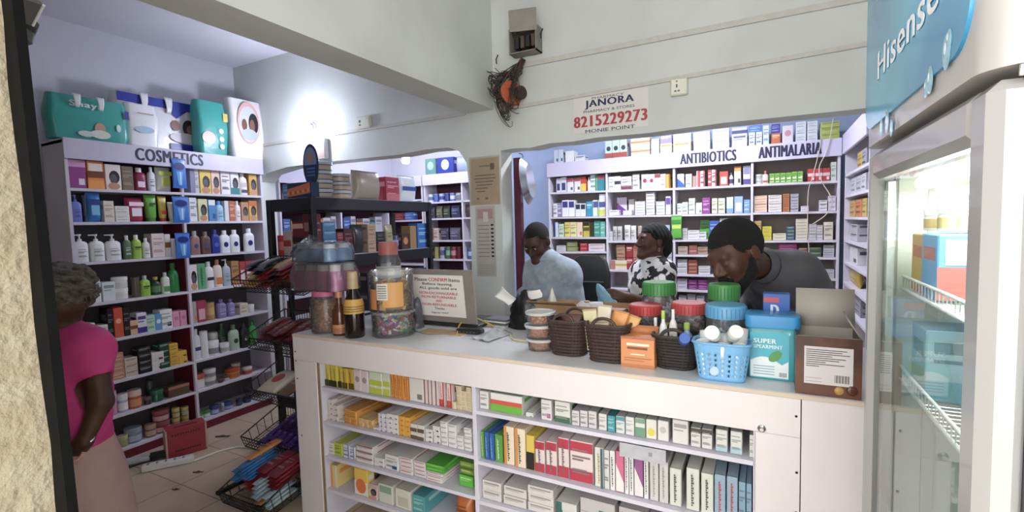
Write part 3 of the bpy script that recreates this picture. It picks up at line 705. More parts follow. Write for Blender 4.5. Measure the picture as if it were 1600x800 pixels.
cosm("far cosmetics bay's fifth shelf", 4).add([
    ('box', 294, 308, 472, 'grey box with gold print', 'a8a09c', 'kb98a4a'), ('box', 308, 323, 470, 'crimson box', 'a83454', 'pe0a8b4'), ('can', 324, 339, 473, 'amber tin', 'b08450', 'ld0a870', '9a8a78'), ('bot', 341, 356, 468, 'clear violet bottle', '8680b4', 'lc4c0dc', '6a5c9c'), ('bot', 357, 369, 468, 'clear violet bottle', '8680b4', 'lc4c0dc', '6a5c9c'),
    ('box', 375, 388, 474, 'cream carton', 'd8cdbc', 'l9a8a7a'), ('jar', 390, 400, 476, 'small white jar', 'dcdad6', '', 'e4e2de')])
cosm("far cosmetics bay's sixth shelf", 5).add([
    ('bot', 301, 315, 515, 'white lotion bottle', 'e2e2e6', 'm3a4a8c', 'eceef0'), ('can', 316, 328, 518, 'slim white can', 'e4e4e4', '', 'ecebea'), ('jar', 329, 347, 533, 'white cream jar', 'e4e4e4', 'l8a8a8a', 'ecebea'), ('jar', 340, 354, 521, 'white jar', 'dcdcdc', '', 'e6e6e6', {'back': .08}), ('jar', 348, 362, 536, 'small white cream jar', 'e4e4e6', 'lb0a8a8', 'ecebea'),
    ('bot', 353, 364, 507, 'dark green bottle', '34503a', 'l8ab08e', '4a6a4e', {'back': .08}), ('bot', 361, 376, 508, 'green and white bottle', 'b4ccb4', 'o2a4a30', '5a8a5a'), ('jar', 362, 376, 530, 'pale green jar', 'b4d0c0', '', 'd0e0d6'), ('bot', 378, 390, 505, 'black bottle with pale ring', '2c2a28', 'oc8b8a0', '3a3636'), ('bot', 391, 403, 502, 'bright green bottle', '3ca03c', '', '2e8a2e')])
cosm("far cosmetics bay's seventh shelf", 6).add([
    ('jar', 306, 324, 585, 'white tub with red lid', 'd8cfc8', 'le4dcd4', 'b04a40'), ('jar', 323, 342, 577, 'grey white cream tub', 'c8c4c2', 'l8a8486', 'dad6d4', {'n': 2}), ('jar', 343, 351, 592, 'small wine jar', '5a3038', '', '7a4a50'), ('jar', 352, 361, 588, 'small white jar with wine lid', 'd0c0bc', '', '8a4a44'),
    ('jar', 359, 381, 576, 'orange yellow tub', 'dc9a2c', 'lb4602c', 'c2502c'), ('jar', 373, 386, 569, 'grey jar', 'a8a09c', '', 'c2b8b4', {'back': .06}), ('jar', 384, 398, 574, 'red and white jar', 'c8988c', 'lb84a40', 'd8d0cc')])
cosm("far cosmetics bay's bottom shelf", 7).add([
    ('jar', 308, 320, 646, 'small green lidded jar', '9ab89c', 'lc8d8c8', '3f8a4a'), ('jar', 320, 331, 642, 'small green lidded jar', '9ab89c', 'lc8d8c8', '3f8a4a'), ('jar', 332, 346, 634, 'blue lidded jar', '5a6ca8', 'la8b0d0', '34457c'), ('jar', 347, 352, 630, 'tiny grey jar', '8a8a9a', '', 'a8a8b8'),
    ('jar', 353, 367, 629, 'blue lidded jar', '5a6ca8', 'la8b0d0', '34457c'), ('jar', 372, 381, 624, 'small navy jar', '444a68', '', '2c3350'), ('jar', 384, 396, 621, 'small navy jar', '444a68', '', '2c3350')])

# ------------------------------------------------------------------ goods on the medicine shelves
BAYX = [MX0 + .01] + MD + [MX1 - .01]
def med_shelf(bay, i, row, depth=.09, setback=.03):
    z = MB_[bay][i]
    x0, x1 = BAYX[bay], BAYX[bay + 1]
    f = (lambda p: z[0] + (z[1] - z[0]) * (p.x - x0) / (x1 - x0) + .001) if isinstance(z, tuple) else z + .001
    s = Shelf(row, f, MY, 'x', setback, depth)
    s.lim = (x0 + .013, x1 - .014)
    lo = lambda q: min(q) if isinstance(q, tuple) else q
    s.hmax = (lo(MB_[bay][i - 1]) if i else 2.12) - .022 - (max(z) if isinstance(z, tuple) else z)
    return s
W1 = 'e6e4e8'
a = "leftmost medicine bay's top shelf"
med_shelf(0, 0, a).add([('box', 869, 876, 279, 'white carton with navy print', 'dedce6', 'p3a3f78'), ('box', 876, 885, 277, 'white carton with navy print', 'dedce6', 'p3a3f78'), ('box', 886, 896, 279, 'white carton with red top', 'e2e0e6', 'tc04a50,k4a5a90'), ('box', 897, 907, 278, 'white carton with red top', 'e2e0e6', 'tc04a50,k4a5a90'),
    ('box', 907, 916, 276, 'red and yellow carton', 'd23c34', 'Be2c23c'), ('rnd', 917, 922, 277, 'white slim bottle', 'e9e8e8', '', 'e8e8e8'), ('box', 922, 933, 273, 'white and green carton', 'd9e6de', 'r3a9a6a,l7a8a8a'), ('box', 933, 945, 274, 'teal carton', '2f8a94', 'tb04a58')])
a = "leftmost medicine bay's second shelf"
med_shelf(0, 1, a).add([('box', 864, 871, 318, 'small white carton', W1, 'l7a7a88'), ('box', 871, 878, 317, 'violet grey carton', '8a84a8', 'le0dce8'), ('box', 878, 888, 313, 'white carton with blue square', 'e9e8ef', 'P3c3c86'), ('box', 888, 898, 313, 'white carton with blue square', 'e9e8ef', 'P3c3c86'), ('box', 899, 907, 318, 'white carton with dark square', 'e4e2e8', 'P34344a'), ('box', 907, 915, 318, 'white carton with dark square', 'e4e2e8', 'P34344a'),
    ('box', 916, 926, 315, 'turquoise carton', '2c94b4', 'L9ad0dc'), ('box', 926, 936, 313, 'white carton with green edge', 'e0e4e2', 'r8ac04a,P5a5a9a'), ('box', 936, 946, 303, 'tall white and yellow carton', 'dfe0e6', 'bd8d05a,m4a5a9a')])
a = "leftmost medicine bay's third shelf"
med_shelf(0, 2, a).add([('box', 866, 872, 347, 'blue and white carton', 'd8dce8', 's3a4f9a'), ('box', 873, 881, 350, 'pale green carton', 'ccdcc4', 'l7a9a70'), ('box', 882, 891, 347, 'yellow carton', 'e0cf6a', 'l9a8a30'), ('box', 891, 901, 347, 'pale yellow carton', 'e4dca0', 'la89a50'), ('box', 901, 910, 347, 'cream and pink carton', 'e8d4b4', 'kc86a5a'), ('box', 911, 921, 347, 'yellow and black carton', 'c8b430', 't2a2a22,m5a5a20'), ('box', 921, 928, 348, 'dark olive carton', '3a3a28', ''), ('box', 928, 938, 345, 'sea green carton', '3f9a86', 'l9ad0c0'), ('box', 938, 946, 346, 'pale teal carton', '6ab4a4', 'lb4dcd2')])
a = "leftmost medicine bay's fourth shelf"
med_shelf(0, 3, a).add([('box', 869, 884, 384, 'flat white carton', 'd4d2d6', 'L9a9aa2', '', {'n': 3}), ('box', 885, 902, 378, 'olive green carton', '8a8a52', 'lc8c890', '', {'n': 2}), ('box', 906, 918, 380, 'red carton', 'b42c34', 'Ld88a8a', '', {'n': 2}), ('box', 919, 946, 381, 'white carton with pink print', 'dcd0d6', 'Lb87a90', '', {'n': 2})])
a = "leftmost medicine bay's fifth shelf"
med_shelf(0, 4, a).add([('box', 926, 936, 405, 'peach carton', 'c8a89a', '', '', {'n': 2}), ('box', 937, 947, 399, 'white carton', 'c8c6cc', 'L8a8a92', '', {'n': 4})])
a = "second medicine bay's top shelf"
med_shelf(1, 0, a).add([('box', 951, 960, 276, 'white carton', W1, 'l9a9aa4'), ('box', 960, 970, 275, 'white carton with black label', 'e4e2e6', 'm3a3a48'), ('box', 970, 987, 276, 'broad white carton with maroon foot', 'e2e0e4', 'b7a3a50,l8a8a94'), ('box', 988, 999, 272, 'pale grey carton', 'd8d8de', 'l8a8a92'), ('box', 1002, 1013, 272, 'white carton with red ribbon', 'e6e4e8', 'oa82c50'), ('box', 1013, 1023, 272, 'white carton with red ribbon', 'e6e4e8', 'oa82c50'), ('box', 1023, 1032, 272, 'white carton with maroon top', 'e2dee2', 'ta03a48'), ('box', 1032, 1040, 272, 'slim white carton', 'e6e4e6', 'l9a9aa4'), ('box', 1040, 1047, 272, 'amber yellow carton', 'd8a030', 'r8a5a20')])
a = "second medicine bay's second shelf"
med_shelf(1, 1, a).add([('box', 951, 967, 328.5, 'flat white carton', W1, 'L9a9aa4', '', {'d': .08}), ('box', 960, 976, 308, 'lilac carton with violet wedge', 'd6c4e0', 'd6a3a90', '', {'back': .09, 'd': .06}), ('box', 973, 987, 329, 'flat pale carton', 'dcdade', ''), ('box', 978, 991, 311, 'pinkish white packet box', 'd9d0d2', 'r8a7a78', '', {'back': .09, 'd': .05}), ('box', 992, 1008, 315, 'stacked white carton', 'dedce0', 'L8f8f98', '', {'n': 5}), ('box', 1009, 1023, 299, 'pale stacked carton', 'dbd6d6', 'L9a9298', '', {'n': 7}), ('box', 1025, 1039, 315, 'low stacked white carton', 'dedce0', 'L8f8f98', '', {'n': 4}), ('box', 1040, 1048, 307, 'white and violet carton', 'dcd8e6', 'P6a4aa0')])
a = "second medicine bay's third shelf"
med_shelf(1, 2, a).add([('box', 951, 957, 362, 'white carton', 'd8d6d8', 'l8a8a8a', '', {'n': 3}), ('pou', 957, 964, 354, 'grey white sachet', 'b8b8b4', 'l6a6a6a', '', {'d': .03}), ('pou', 964, 972, 354, 'grey white sachet', 'b8b8b4', 'l6a6a6a', '', {'d': .03}), ('pou', 975, 985, 352, 'white sachet', 'd6d4d2', 'l8a8a88', '', {'d': .03}), ('pou', 985, 994, 353, 'white sachet', 'd6d4d2', 'l8a8a88', '', {'d': .03}), ('pou', 996, 1003, 353, 'brown edged sachet', 'a09084', 'le0dcd8', '', {'d': .03}), ('box', 1036, 1047, 352, 'pale blue carton', 'a8b8d0', 'l6a7aa0')])
a = "second medicine bay's fourth shelf"
med_shelf(1, 3, a).add([('box', 963, 977, 382.5, 'kraft carton', 'b08a70', 'l8a6450', '', {'n': 2}), ('box', 978, 989, 383, 'wine red carton', '9c2c34', 'Ld8a8a0', '', {'n': 2}), ('box', 989, 1003, 383, 'kraft and red carton', 'b07a68', 'La83c40', '', {'n': 2}), ('box', 953, 980, 407, 'white carton with yellow cross', 'dcd2c4', 'md0b03c,sb87a78'), ('box', 1037, 1050, 393, 'grey white carton', 'b8b8c0', 'L8a8a94', '', {'n': 4})])
a = "antibiotics bay's top shelf"
med_shelf(2, 0, a).add([('box', 1058, 1069, 272, 'white carton with blue swoosh', 'e2e4ea', 'd2f62b4'), ('box', 1071, 1081, 272, 'white carton', 'dee0e2', 'l8aa0a0'), ('box', 1082, 1088, 275, 'small rose carton', 'c08a84', ''), ('box', 1088, 1094, 267, 'red and white carton', 'c8484c', 'sf0e4e4'), ('box', 1094, 1101, 267, 'red striped carton', 'e2d0d0', 'rc8484c,l'), ('box', 1106, 1112, 265, 'slim red carton', 'bf4446', 'lf0dcdc'), ('box', 1112, 1119, 265, 'red striped carton', 'e2d0d0', 'rc8484c,l'),
    ('box', 1124, 1138, 268, 'red and cream carton', 'c84a44', 'pe8d8cc'), ('rnd', 1139, 1146, 270, 'small white bottle', 'd8d8dc', 'l4a4a78', '6a6a88'), ('box', 1147, 1158, 260, 'white carton with orange top', 'e6dcd0', 'te0963c,k'), ('box', 1161, 1173, 259, 'white and violet carton', 'd6d4e8', 'b5a4a98,P8a86b0')])
a = "antibiotics bay's second shelf"
med_shelf(2, 1, a).add([('box', 1058, 1066, 318, 'small white carton', 'dce0de', 'l7a9a8a'), ('box', 1066, 1075, 316, 'small white carton', 'dce0de', 'l7a9a8a'), ('box', 1076, 1086, 310, 'taller white carton', 'e0e2e0', 'l8a9a8a'), ('box', 1087, 1097, 317, 'white carton with green print', 'dfe3dd', 'k6a9a5a'), ('box', 1097, 1110, 309, 'purple carton', '8e3a8a', 'ld0a0d0'), ('box', 1112, 1121, 310, 'cream carton', 'dcdcc4', 'l9a9a6a'), ('box', 1122, 1133, 310, 'cream carton', 'dcdcc4', 'l9a9a6a'), ('box', 1135, 1146, 308, 'pale blue carton', 'c8d8e2', 'b7aa0c8'), ('box', 1147, 1161, 307, 'steel blue carton', '9ab4d4', 'pe0e4e4'), ('box', 1162, 1172, 312, 'bright blue carton', '6a9ad0', 'lc8dcee')])
a = "antibiotics bay's third shelf"
med_shelf(2, 2, a).add([('box', 1066, 1074, 357, 'flat grey carton', 'c8c6c6', 'L8a8a8a', '', {'n': 4}), ('box', 1074, 1093, 360, 'flat white carton', 'dcdad8', 'L9a9896', '', {'n': 3}), ('box', 1092, 1108, 344, 'bright green carton', '4f9a3a', 'l2f6a24', '', {'back': .06}), ('box', 1091, 1104, 363, 'white and navy flat carton', 'd4d4da', 'L4a4a70', '', {'n': 2}), ('box', 1108, 1124, 345, 'blue carton behind his head', '2f5aa8', 'l9ab0d8'), ('box', 1124, 1150, 341, 'pale carton behind his head', 'd2cfd0', 'l9a9896', '', {'n': 4})])
a = "antibiotics bay's fourth shelf"
med_shelf(2, 3, a).add([('box', 1059, 1075, 385, 'flat beige carton', 'b09a8c', 'L7a6458', '', {'n': 2}), ('box', 1076, 1090, 383, 'brown and red carton', '96584c', 'Lc8a090', '', {'n': 2}), ('box', 1090, 1106, 386, 'tan carton', 'a88a78', 'L6a5448', '', {'n': 2})])
a = "antibiotics bay's fifth shelf"
med_shelf(2, 4, a).add([('box', 1058, 1074, 405.5, 'white carton', 'd0ced2', 'L8a8a90', '', {'n': 6}), ('box', 1075, 1090, 406, 'rust red carton', '9a4c3c', 'Lc89a8a', '', {'n': 4}), ('box', 1091, 1110, 416, 'flat white carton', 'd2d0d2', 'L8a8a90', '', {'n': 3})])
a = "antibiotics bay's sixth shelf"
med_shelf(2, 5, a).add([('box', 1058, 1074, 436, 'lilac white carton', 'c8c0d0', 'L8a7a98', '', {'n': 3}), ('box', 1075, 1090, 437, 'purple carton', '84307c', 'lc890c4', '', {'n': 2}), ('box', 1090, 1106, 437, 'purple carton', '84307c', 'lc890c4', '', {'n': 2})])
a = "antibiotics bay's bottom shelf"
med_shelf(2, 6, a).add([('box', 1060, 1073, 462, 'grey white carton', 'b4b4b8', 'L7a7a80', '', {'n': 3}), ('box', 1074, 1087, 460, 'grey carton', 'a8a8b0', 'L7a7a80', '', {'n': 3}), ('box', 1088, 1100, 463, 'pale carton', 'b8b8ba', 'L7a7a80', '', {'n': 2})])
a = "antimalaria bay's top shelf"
med_shelf(3, 0, a).add([('can', 1180, 1192, 272.5, 'round white tub', 'd8dad8', 'lb0b8b0', 'e6e6e4', {'n': 2}), ('flk', 1191, 1201, 267, 'white bottle with red cap', 'e4d0c4', 'bb4503c', 'd06a50'), ('box', 1202, 1219, 271, 'lime green carton', '7ab83c', 'pd8e8b8,l3f7a20', '', {'c': 2}), ('box', 1219, 1237, 270, 'lime green carton', '7ab83c', 'pd8e8b8,l3f7a20', '', {'c': 2}), ('box', 1237, 1255, 268, 'lime green carton', '7ab83c', 'pd8e8b8,l3f7a20', '', {'c': 2}), ('box', 1262, 1297, 263, 'red and white carton', 'c23c3c', 'meccccc,kf0e0e0', '', {'c': 3}), ('box', 1298, 1310, 253, 'pale grey green carton', 'c8d4c8', 'l8a9a8a')])
a = "antimalaria bay's second shelf"
med_shelf(3, 1, a).add([('box', 1177, 1199, 306, 'peach white carton', 'e4c8b4', 'Lc8845a', '', {'n': 6}), ('box', 1200, 1222, 305, 'white carton', 'e0d8d4', 'La89a98', '', {'n': 6}), ('box', 1223, 1234, 303, 'orange brown carton', 'b8703c', 'l7a4420', '', {'n': 4}), ('box', 1235, 1248, 303, 'grey violet carton', 'b4aebc', 'L6a6478', '', {'n': 6}), ('box', 1251, 1264, 322, 'flat white carton', 'd8d4d8', 'L8a868a', '', {'n': 2}), ('box', 1280, 1293, 313, 'small white carton', 'dcd8dc', 'L6a6a78', '', {'n': 3}), ('box', 1294, 1308, 306, 'lilac grey carton', 'cfc9d4', 'L8a8698', '', {'n': 3})])
a = "antimalaria bay's third shelf"
med_shelf(3, 2, a).add([('box', 1178, 1190, 345, 'gold carton', 'a88a3c', 'le0d090', '', {'n': 4}), ('box', 1191, 1206, 354, 'bright yellow carton', 'd8c81c', 'l9a8a10', '', {'n': 4}), ('box', 1207, 1229, 365, 'flat cream carton', 'd8d0b8', 'L9a9478', '', {'n': 2}), ('box', 1229, 1242, 354, 'navy and green carton', '3f5a7a', 'L9ac08a', '', {'n': 4}), ('box', 1243, 1262, 342, 'beige stacked carton', 'd8cdbc', 'L9a8c7c', '', {'n': 7}), ('box', 1264, 1276, 350, 'grey stacked carton', 'c8c4c4', 'L8a8688', '', {'n': 5}), ('box', 1276, 1286, 352, 'pale stacked carton', 'd0cccb', 'L8a8688', '', {'n': 5}), ('box', 1287, 1302, 347, 'cream upright carton', 'd8cfbc', 'l9a8c7c')])
a = "antimalaria bay's fourth shelf"
med_shelf(3, 3, a).add([('box', 1215, 1246, 381, 'magenta carton', '9a3070', 'ld080b4', '', {'n': 2}), ('box', 1247, 1262, 387, 'brown carton', '7a4c38', 'Lb89880', '', {'n': 2}), ('box', 1263, 1284, 386, 'dark green carton', '4a5a48', 'L9aa890', '', {'n': 2}), ('box', 1286, 1304, 383, 'grey white carton', 'b8b8be', 'L8a8a90', '', {'n': 5})])
a = "antimalaria bay's fifth shelf"
med_shelf(3, 4, a).add([('box', 1272, 1288, 424, 'white carton', 'c0bec6', 'L8a8a92', '', {'n': 2}), ('box', 1289, 1304, 421, 'pale grey carton', 'b8b6be', 'L8a8a92', '', {'n': 3})])
a = "antimalaria bay's bottom shelf"
med_shelf(3, 5, a).add([('box', 1276, 1303, 451, 'wine red carton', '8a2438', 'lc87880')])
# on top of the medicine shelves
top = Shelf('top of the medicine shelves', 2.151, MY, 'x', .02, .12)
top.add([('box', 865, 880, 234, 'small white blue carton', 'c4ccd8', 'k3a4f80', '', {'c': 2}), ('box', 883, 897, 236, 'plain white carton', 'e4e2e2', ''), ('box', 898, 914, 243, 'flat white carton', 'd8d8dc', 'L6a6a7a'), ('box', 945, 980, 219, 'teal and red carton', 'bcd0d0', 'ba84a3c,o2c3c48', '', {'c': 3}), ('box', 985, 1016, 215, 'white carton with orange bands', 'e6ddd4', 'mc88a4a,td8d4e4', '', {'n': 2}), ('box', 1017, 1030, 217, 'small white carton', 'dfe0ea', 'l8a9ab8', '', {'n': 3}),
    ('box', 1031, 1050, 224, 'cream and yellow carton', 'e8d8b0', 'Lc09a50'), ('box', 1051, 1080, 221, 'cream and yellow carton', 'e8d8b0', 'Lc09a50'), ('box', 1083, 1110, 206, 'white broad carton', 'dfe4ea', 'oc8d8e4', '', {'n': 2}), ('box', 1113, 1140, 201, 'plain pale carton', 'e2e4ec', 'La8b0c4', '', {'n': 2}),
    ('box', 1143, 1168, 209, 'white carton with small print', 'dcdce8', 'L6a6a90'), ('box', 1170, 1180, 207, 'white and blue slim carton', 'dfe4f0', 'l4a6ab0'), ('box', 1181, 1191, 206, 'white and blue slim carton', 'dfe4f0', 'l4a6ab0'), ('box', 1192, 1202, 196, 'tall pale blue carton', 'c8d4e8', 'l7a8ab0'), ('box', 1205, 1220, 208, 'orange carton', 'c8683c', 'Le8b090'), ('box', 1222, 1240, 196, 'white carton with rose print', 'd8ccd6', 'oc88a9a'),
    ('box', 1243, 1260, 190, 'tall white carton', 'd8dce4', 'l9aa0ac', '', {'n': 3}), ('box', 1261, 1278, 189, 'tall white carton', 'd8dce4', 'l9aa0ac', '', {'n': 3}), ('box', 1281, 1313, 190, 'yellow green carton', 'b4c060', 'L8a9640', '', {'n': 3})])
def lifted(px0, px1, py0, py1, ph, base, art):
    p = on((px0 + px1) / 2, py0, 'y', MY + .03); w_ = (at_x(p, X, px1) - at_x(p, X, px0)).length; h_ = (at_y(p, Z, py1) - p).length
    put('box', ph, 'top of the medicine shelves', (p.x, MY + .03, 2.151 + CARRY[ph][1]), 0, w_ * .97, h_, .11, base, art, '', 1)
def _h(px, py): return on(px, py, 'y', MY + .02).z - 2.151
CARRY = {'violet white carton': (0, _h(1040, 224) + .002), 'pale lilac carton': (0, _h(1065, 221) + .002), 'navy and lilac carton': (0, _h(1155, 209) + .002), 'blue carton': (0, _h(1180, 207) + .002), 'indigo carton': (0, _h(1212, 208) + .002)}
for args in ((1031, 1050, 224, 211, 'violet white carton', '9a8ac8', 'Le0dcee'), (1051, 1080, 221, 209, 'pale lilac carton', 'd4d4ee', 'oe8e8f4'), (1143, 1168, 209, 199, 'navy and lilac carton', 'c4bce0', 'B3a3f80'), (1170, 1190, 207, 196, 'blue carton', '3f74c8', 'la8c4ea'), (1205, 1219, 208, 194, 'indigo carton', '3f3f9c', 'l9a9ad8')): lifted(*args)
# return shelf by the right-hand wall: its front edge recedes towards the medicine shelves
def ret_shelf(i, row):
    s = Shelf(row, RZ[i] + .001, RX, '-y', .03, .1); s.hmax = .12; s.lim = (RY0 + .03, RY1 - .03); return s
for i, specs in enumerate([
    [('box', 1340, 1347, 208, 'yellow carton', 'c8a83c', 'l8a6a20'), ('box', 1347, 1354, 205, 'grey carton', '9a98a0', 'l')],
    [('box', 1330, 1337, 262, 'white carton', 'c8c6d0', 'l8a8a92'), ('box', 1338, 1346, 258, 'pale carton', 'bcbac4', 'l8a8a92'), ('box', 1346, 1353, 256, 'white carton', 'c8c6d0', 'l8a8a92')],
    [('box', 1327, 1336, 303, 'amber carton', 'c89a4c', 'l8a6420'), ('box', 1337, 1346, 300, 'orange carton', 'c87a3c', 'l8a4a20'), ('box', 1347, 1354, 300, 'yellow carton', 'c8ac50', 'l8a6a20')],
    [('box', 1329, 1340, 345, 'flat white carton', 'b8b6c0', 'L', '', {'n': 2})],
    [('box', 1328, 1339, 386, 'white upright carton', 'd8d6da', 'k5a5a64')],
    [('pou', 1327, 1340, 420, 'gold foil packet', 'b89a34', 'le8d880', '', {'d': .04}), ('pou', 1334, 1346, 414, 'yellow foil packet', 'd0b848', 'l9a8420', '', {'d': .04, 'back': .06})],
    [('box', 1328, 1345, 452, 'grey flat carton', '9a98a2', 'L', '', {'n': 3})]]):
    ret_shelf(i, "return shelf's %s board" % ['top', 'second', 'third', 'fourth', 'fifth', 'sixth', 'seventh'][i]).add(specs)
# the shelves beyond the arch
def far_shelf(i, row):
    s = Shelf(row, FZ[i] + .001, FY, 'x', .03, .1); s.hmax = .14; s.lim = (FX0 + .024, FX1 - .024); return s
tf = Shelf('top of the far shelves', 2.146, FY, 'x', .02, .12)
tf.add([('box', 664, 681, 248, 'green and grey carton', '5f8a86', 'o9ab8b4'), ('box', 682, 709, 246, 'royal blue carton with white crest', '2a3c98', 'ob4c0e4'), ('pou', 710, 733, 244, 'clear plastic bag of goods', '9aa6c0', '', '', {'d': .09})])
far_top = Shelf("far shelves' top board", on(690, 316, 'y', FY).z + .001, FY, 'x', .03, .1)
b = MB(); zt = on(690, 315, 'y', FY).z
b.box(.02, 0, zt - .018, FX1 - FX0 - .02, .22, zt, SHELFW); obj('shelf_board', b, far)
far_top.lim = (FX0 + .024, FX1 - .024); far_top.hmax = .1
far_top.add([('can', 666, 675, 298, 'white tin', 'c8ccd8', 'l5a6a9a', 'd0d4dc'), ('can', 676, 683, 297, 'blue tin', '4a5aa8', '', 'b0b8d0'), ('can', 684, 692, 297, 'white and blue tin', 'aab4cc', 'l3a4a90', 'c4cad8'), ('can', 693, 700, 296, 'navy tin', '34407c', '', 'a0a8c4'), ('can', 701, 709, 296, 'blue striped tin', '5a6aac', 'lc8cce0', 'b0b8d0'), ('pou', 710, 719, 296, 'grey packet', '8a9098', 'l5a6068', '', {'d': .05})])
for i, sp in enumerate([
    [('pou', 668, 679, 322, 'dark foil packet', '3c3a44', 'l8a7a6a', '', {'d': .05}), ('pou', 680, 690, 320, 'olive foil packet', '6a6a50', 'lb0b090', '', {'d': .05}), ('pou', 691, 702, 319, 'black and green packet', '3a4238', 'l8aa070', '', {'d': .05}), ('pou', 703, 718, 320, 'dark blue packet', '38405c', 'l8a94b0', '', {'d': .05}), ('pou', 726, 735, 320, 'brown packet', '4a3438', 'l', '', {'d': .05})],
    [('box', 668, 676, 358, 'red and yellow carton', 'a8583c', 'le0c080'), ('box', 677, 685, 354, 'white tent card carton', 'c8b8b0', 'l8a5a50'), ('pou', 687, 700, 350, 'violet dark packet', '443c54', 'l9a8ab0', '', {'d': .05}), ('pou', 701, 719, 350, 'grey violet packet', '5a5468', 'la8a0b8', '', {'d': .05})],
    [('can', 668, 676, 388, 'dark tin with orange print', '3a3442', 'lc88a4a', '6a6470'), ('can', 677, 684, 385, 'yellow green tin', '9a9a4c', '', '8a8a70'), ('can', 685, 693, 384, 'white tin', 'a8aab8', 'l5a6090', 'b4b8c4'), ('can', 694, 702, 384, 'green tin', '4a6a54', 'l8ab090', '8a9a90'), ('can', 703, 711, 386, 'red tin', '8a2c38', 'ld09090', '9a6068'), ('can', 712, 719, 386, 'wine tin', '6a2434', '', '8a5058'), ('can', 729, 738, 388, 'blue tin', '4a60a0', 'lb0bcdc', '8a94b4')],
    ]):
    far_shelf(i, "far shelves' %s board" % ['second', 'third', 'fourth'][i]).add(sp)
# shelves along the left-hand wall beyond the arch
SX, SY0, SY1 = -4.02, 3.02, 4.5
side = unit_frame('shelf_unit', 'shelf unit on the lilac side wall beyond the arch', (SX, SY0, 0), math.pi / 2, SY1 - SY0, .25, 2.1, 1.99, {0: [1.75, 1.48, 1.2, .9], 1: [1.75, 1.48, 1.2, .9]}, [.74], mat('5b3140', .6, noise=.1, scale=4), .06, WINE)
rg5 = random.Random(77); KINDS5 = [('blue carton', '3a5a9a', 'l9ab0d8'), ('teal carton', '3f7a80', 'L9ac0c0'), ('wine carton', '7a2838', 'lc08088'), ('white carton', 'b8b4bc', 'L7a7a88'), ('amber carton', 'b0843c', 'l7a5a20'), ('navy carton', '2c3464', 'L8a94b8')]
for zi, zv in enumerate((1.75, 1.48, 1.2)):
    yy = SY0 + .05
    while yy < SY1 - .14:
        kd = rg5.choice(KINDS5); ww = rg5.uniform(.07, .12)
        if not (SY0 + .7 < yy + ww and yy < SY0 + .78):
            put('box', kd[0], "side shelves' %s board" % ['top', 'second', 'third'][zi], (SX - .03, yy + ww / 2, zv + .001), math.pi / 2, ww * .92, rg5.uniform(.13, .2), .1, kd[1], kd[2], '', 0, yy)
        yy += ww
# goods on the rear wall shelf seen through the rack
def f2(i, row):
    s = Shelf(row, FZ2[i] + .001, FY, 'x', .03, .1); s.lim = (FX2 + .024, FX0 - .05); s.hmax = .2; return s
f2(0, 'rear wall shelf behind the rack, top board').add([('box', 610, 622, 285, 'blue carton', '4a5c98', 'l9aa8d0'), ('box', 624, 636, 288, 'teal carton', '3f6a7c', 'l9ab8c4')])
f2(1, 'rear wall shelf behind the rack, second board').add([('box', 590, 602, 332, 'orange box', 'b0683c', 'le0b088'), ('box', 603, 616, 334, 'white box', 'b8b0b8', 'L7a6a78'), ('box', 617, 630, 333, 'red box', '8a2c34', 'lc88080'), ('box', 632, 645, 332, 'blue box', '4064a8', 'lb0c4e4')])

# ------------------------------------------------------------------ goods inside the counter
def ctr_shelf(zs, x0, x1, row, depth=.16, setback=.03):
    f = lambda p: zs[0] + (zs[1] - zs[0]) * (p.x - x0) / (x1 - x0) + .001
    s = Shelf(row, f, CF, 'x', setback, depth); s.lim = (x0 + .004, x1 - .004); return s
LL = lambda i, row, **k: ctr_shelf(CSL[i], -2.04, -1.118, row, **k)
RRR = lambda i, row, **k: ctr_shelf(CSR[i], -1.098, -.036, row, **k)
s = LL(0, "counter's left bay, top shelf"); s.hmax = .118
s.add([('box', 497, 503, 572, 'cream carton', 'd8c8a0', 'l9a8a60'), ('box', 503, 534, 570, 'yellow carton with black print', 'd8c42c', 'v5a5014,b3a3414', '', {'c': 4}), ('box', 535, 552, 576, 'amber yellow carton', 'd0ac28', 'b5a4a14,v7a6414', '', {'c': 2}), ('box', 553, 576, 578, 'pinkish white carton with grey curve', 'd4c4c8', 'o9a8a92', '', {'c': 2}),
    ('box', 577, 608, 582, 'white and lime carton', 'ccd0c0', 'mb8c020,bb8c020', '', {'c': 3}), ('box', 609, 637, 585, 'orange striped carton', 'e09a2c', 'rc85a28,v9a5a1c', '', {'c': 4}), ('box', 639, 662, 591, 'plain white carton', 'd8d2cc', 'k7a7674'), ('box', 663, 685, 594, 'white maroon-lined carton', 'd4c8c6', 's8a4a4a', '', {'c': 4}), ('box', 686, 694, 597, 'red lettered carton', 'e0d0cc', 'rb8342c,bb8342c,vd86a60'), ('box', 698, 706, 600, 'red lettered carton', 'e0d0cc', 'rb8342c,bb8342c,vd86a60'),
    ('box', 708, 713, 628, 'small cream carton', 'dccaa8', '', '', {'n': 2}), ('box', 713, 737, 604, 'small cream carton', 'dccaa8', 'lb09a70', '', {'c': 3, 'n': [5, 4, 5]})])
s = LL(1, "counter's left bay, second shelf", depth=.26); s.hmax = .15
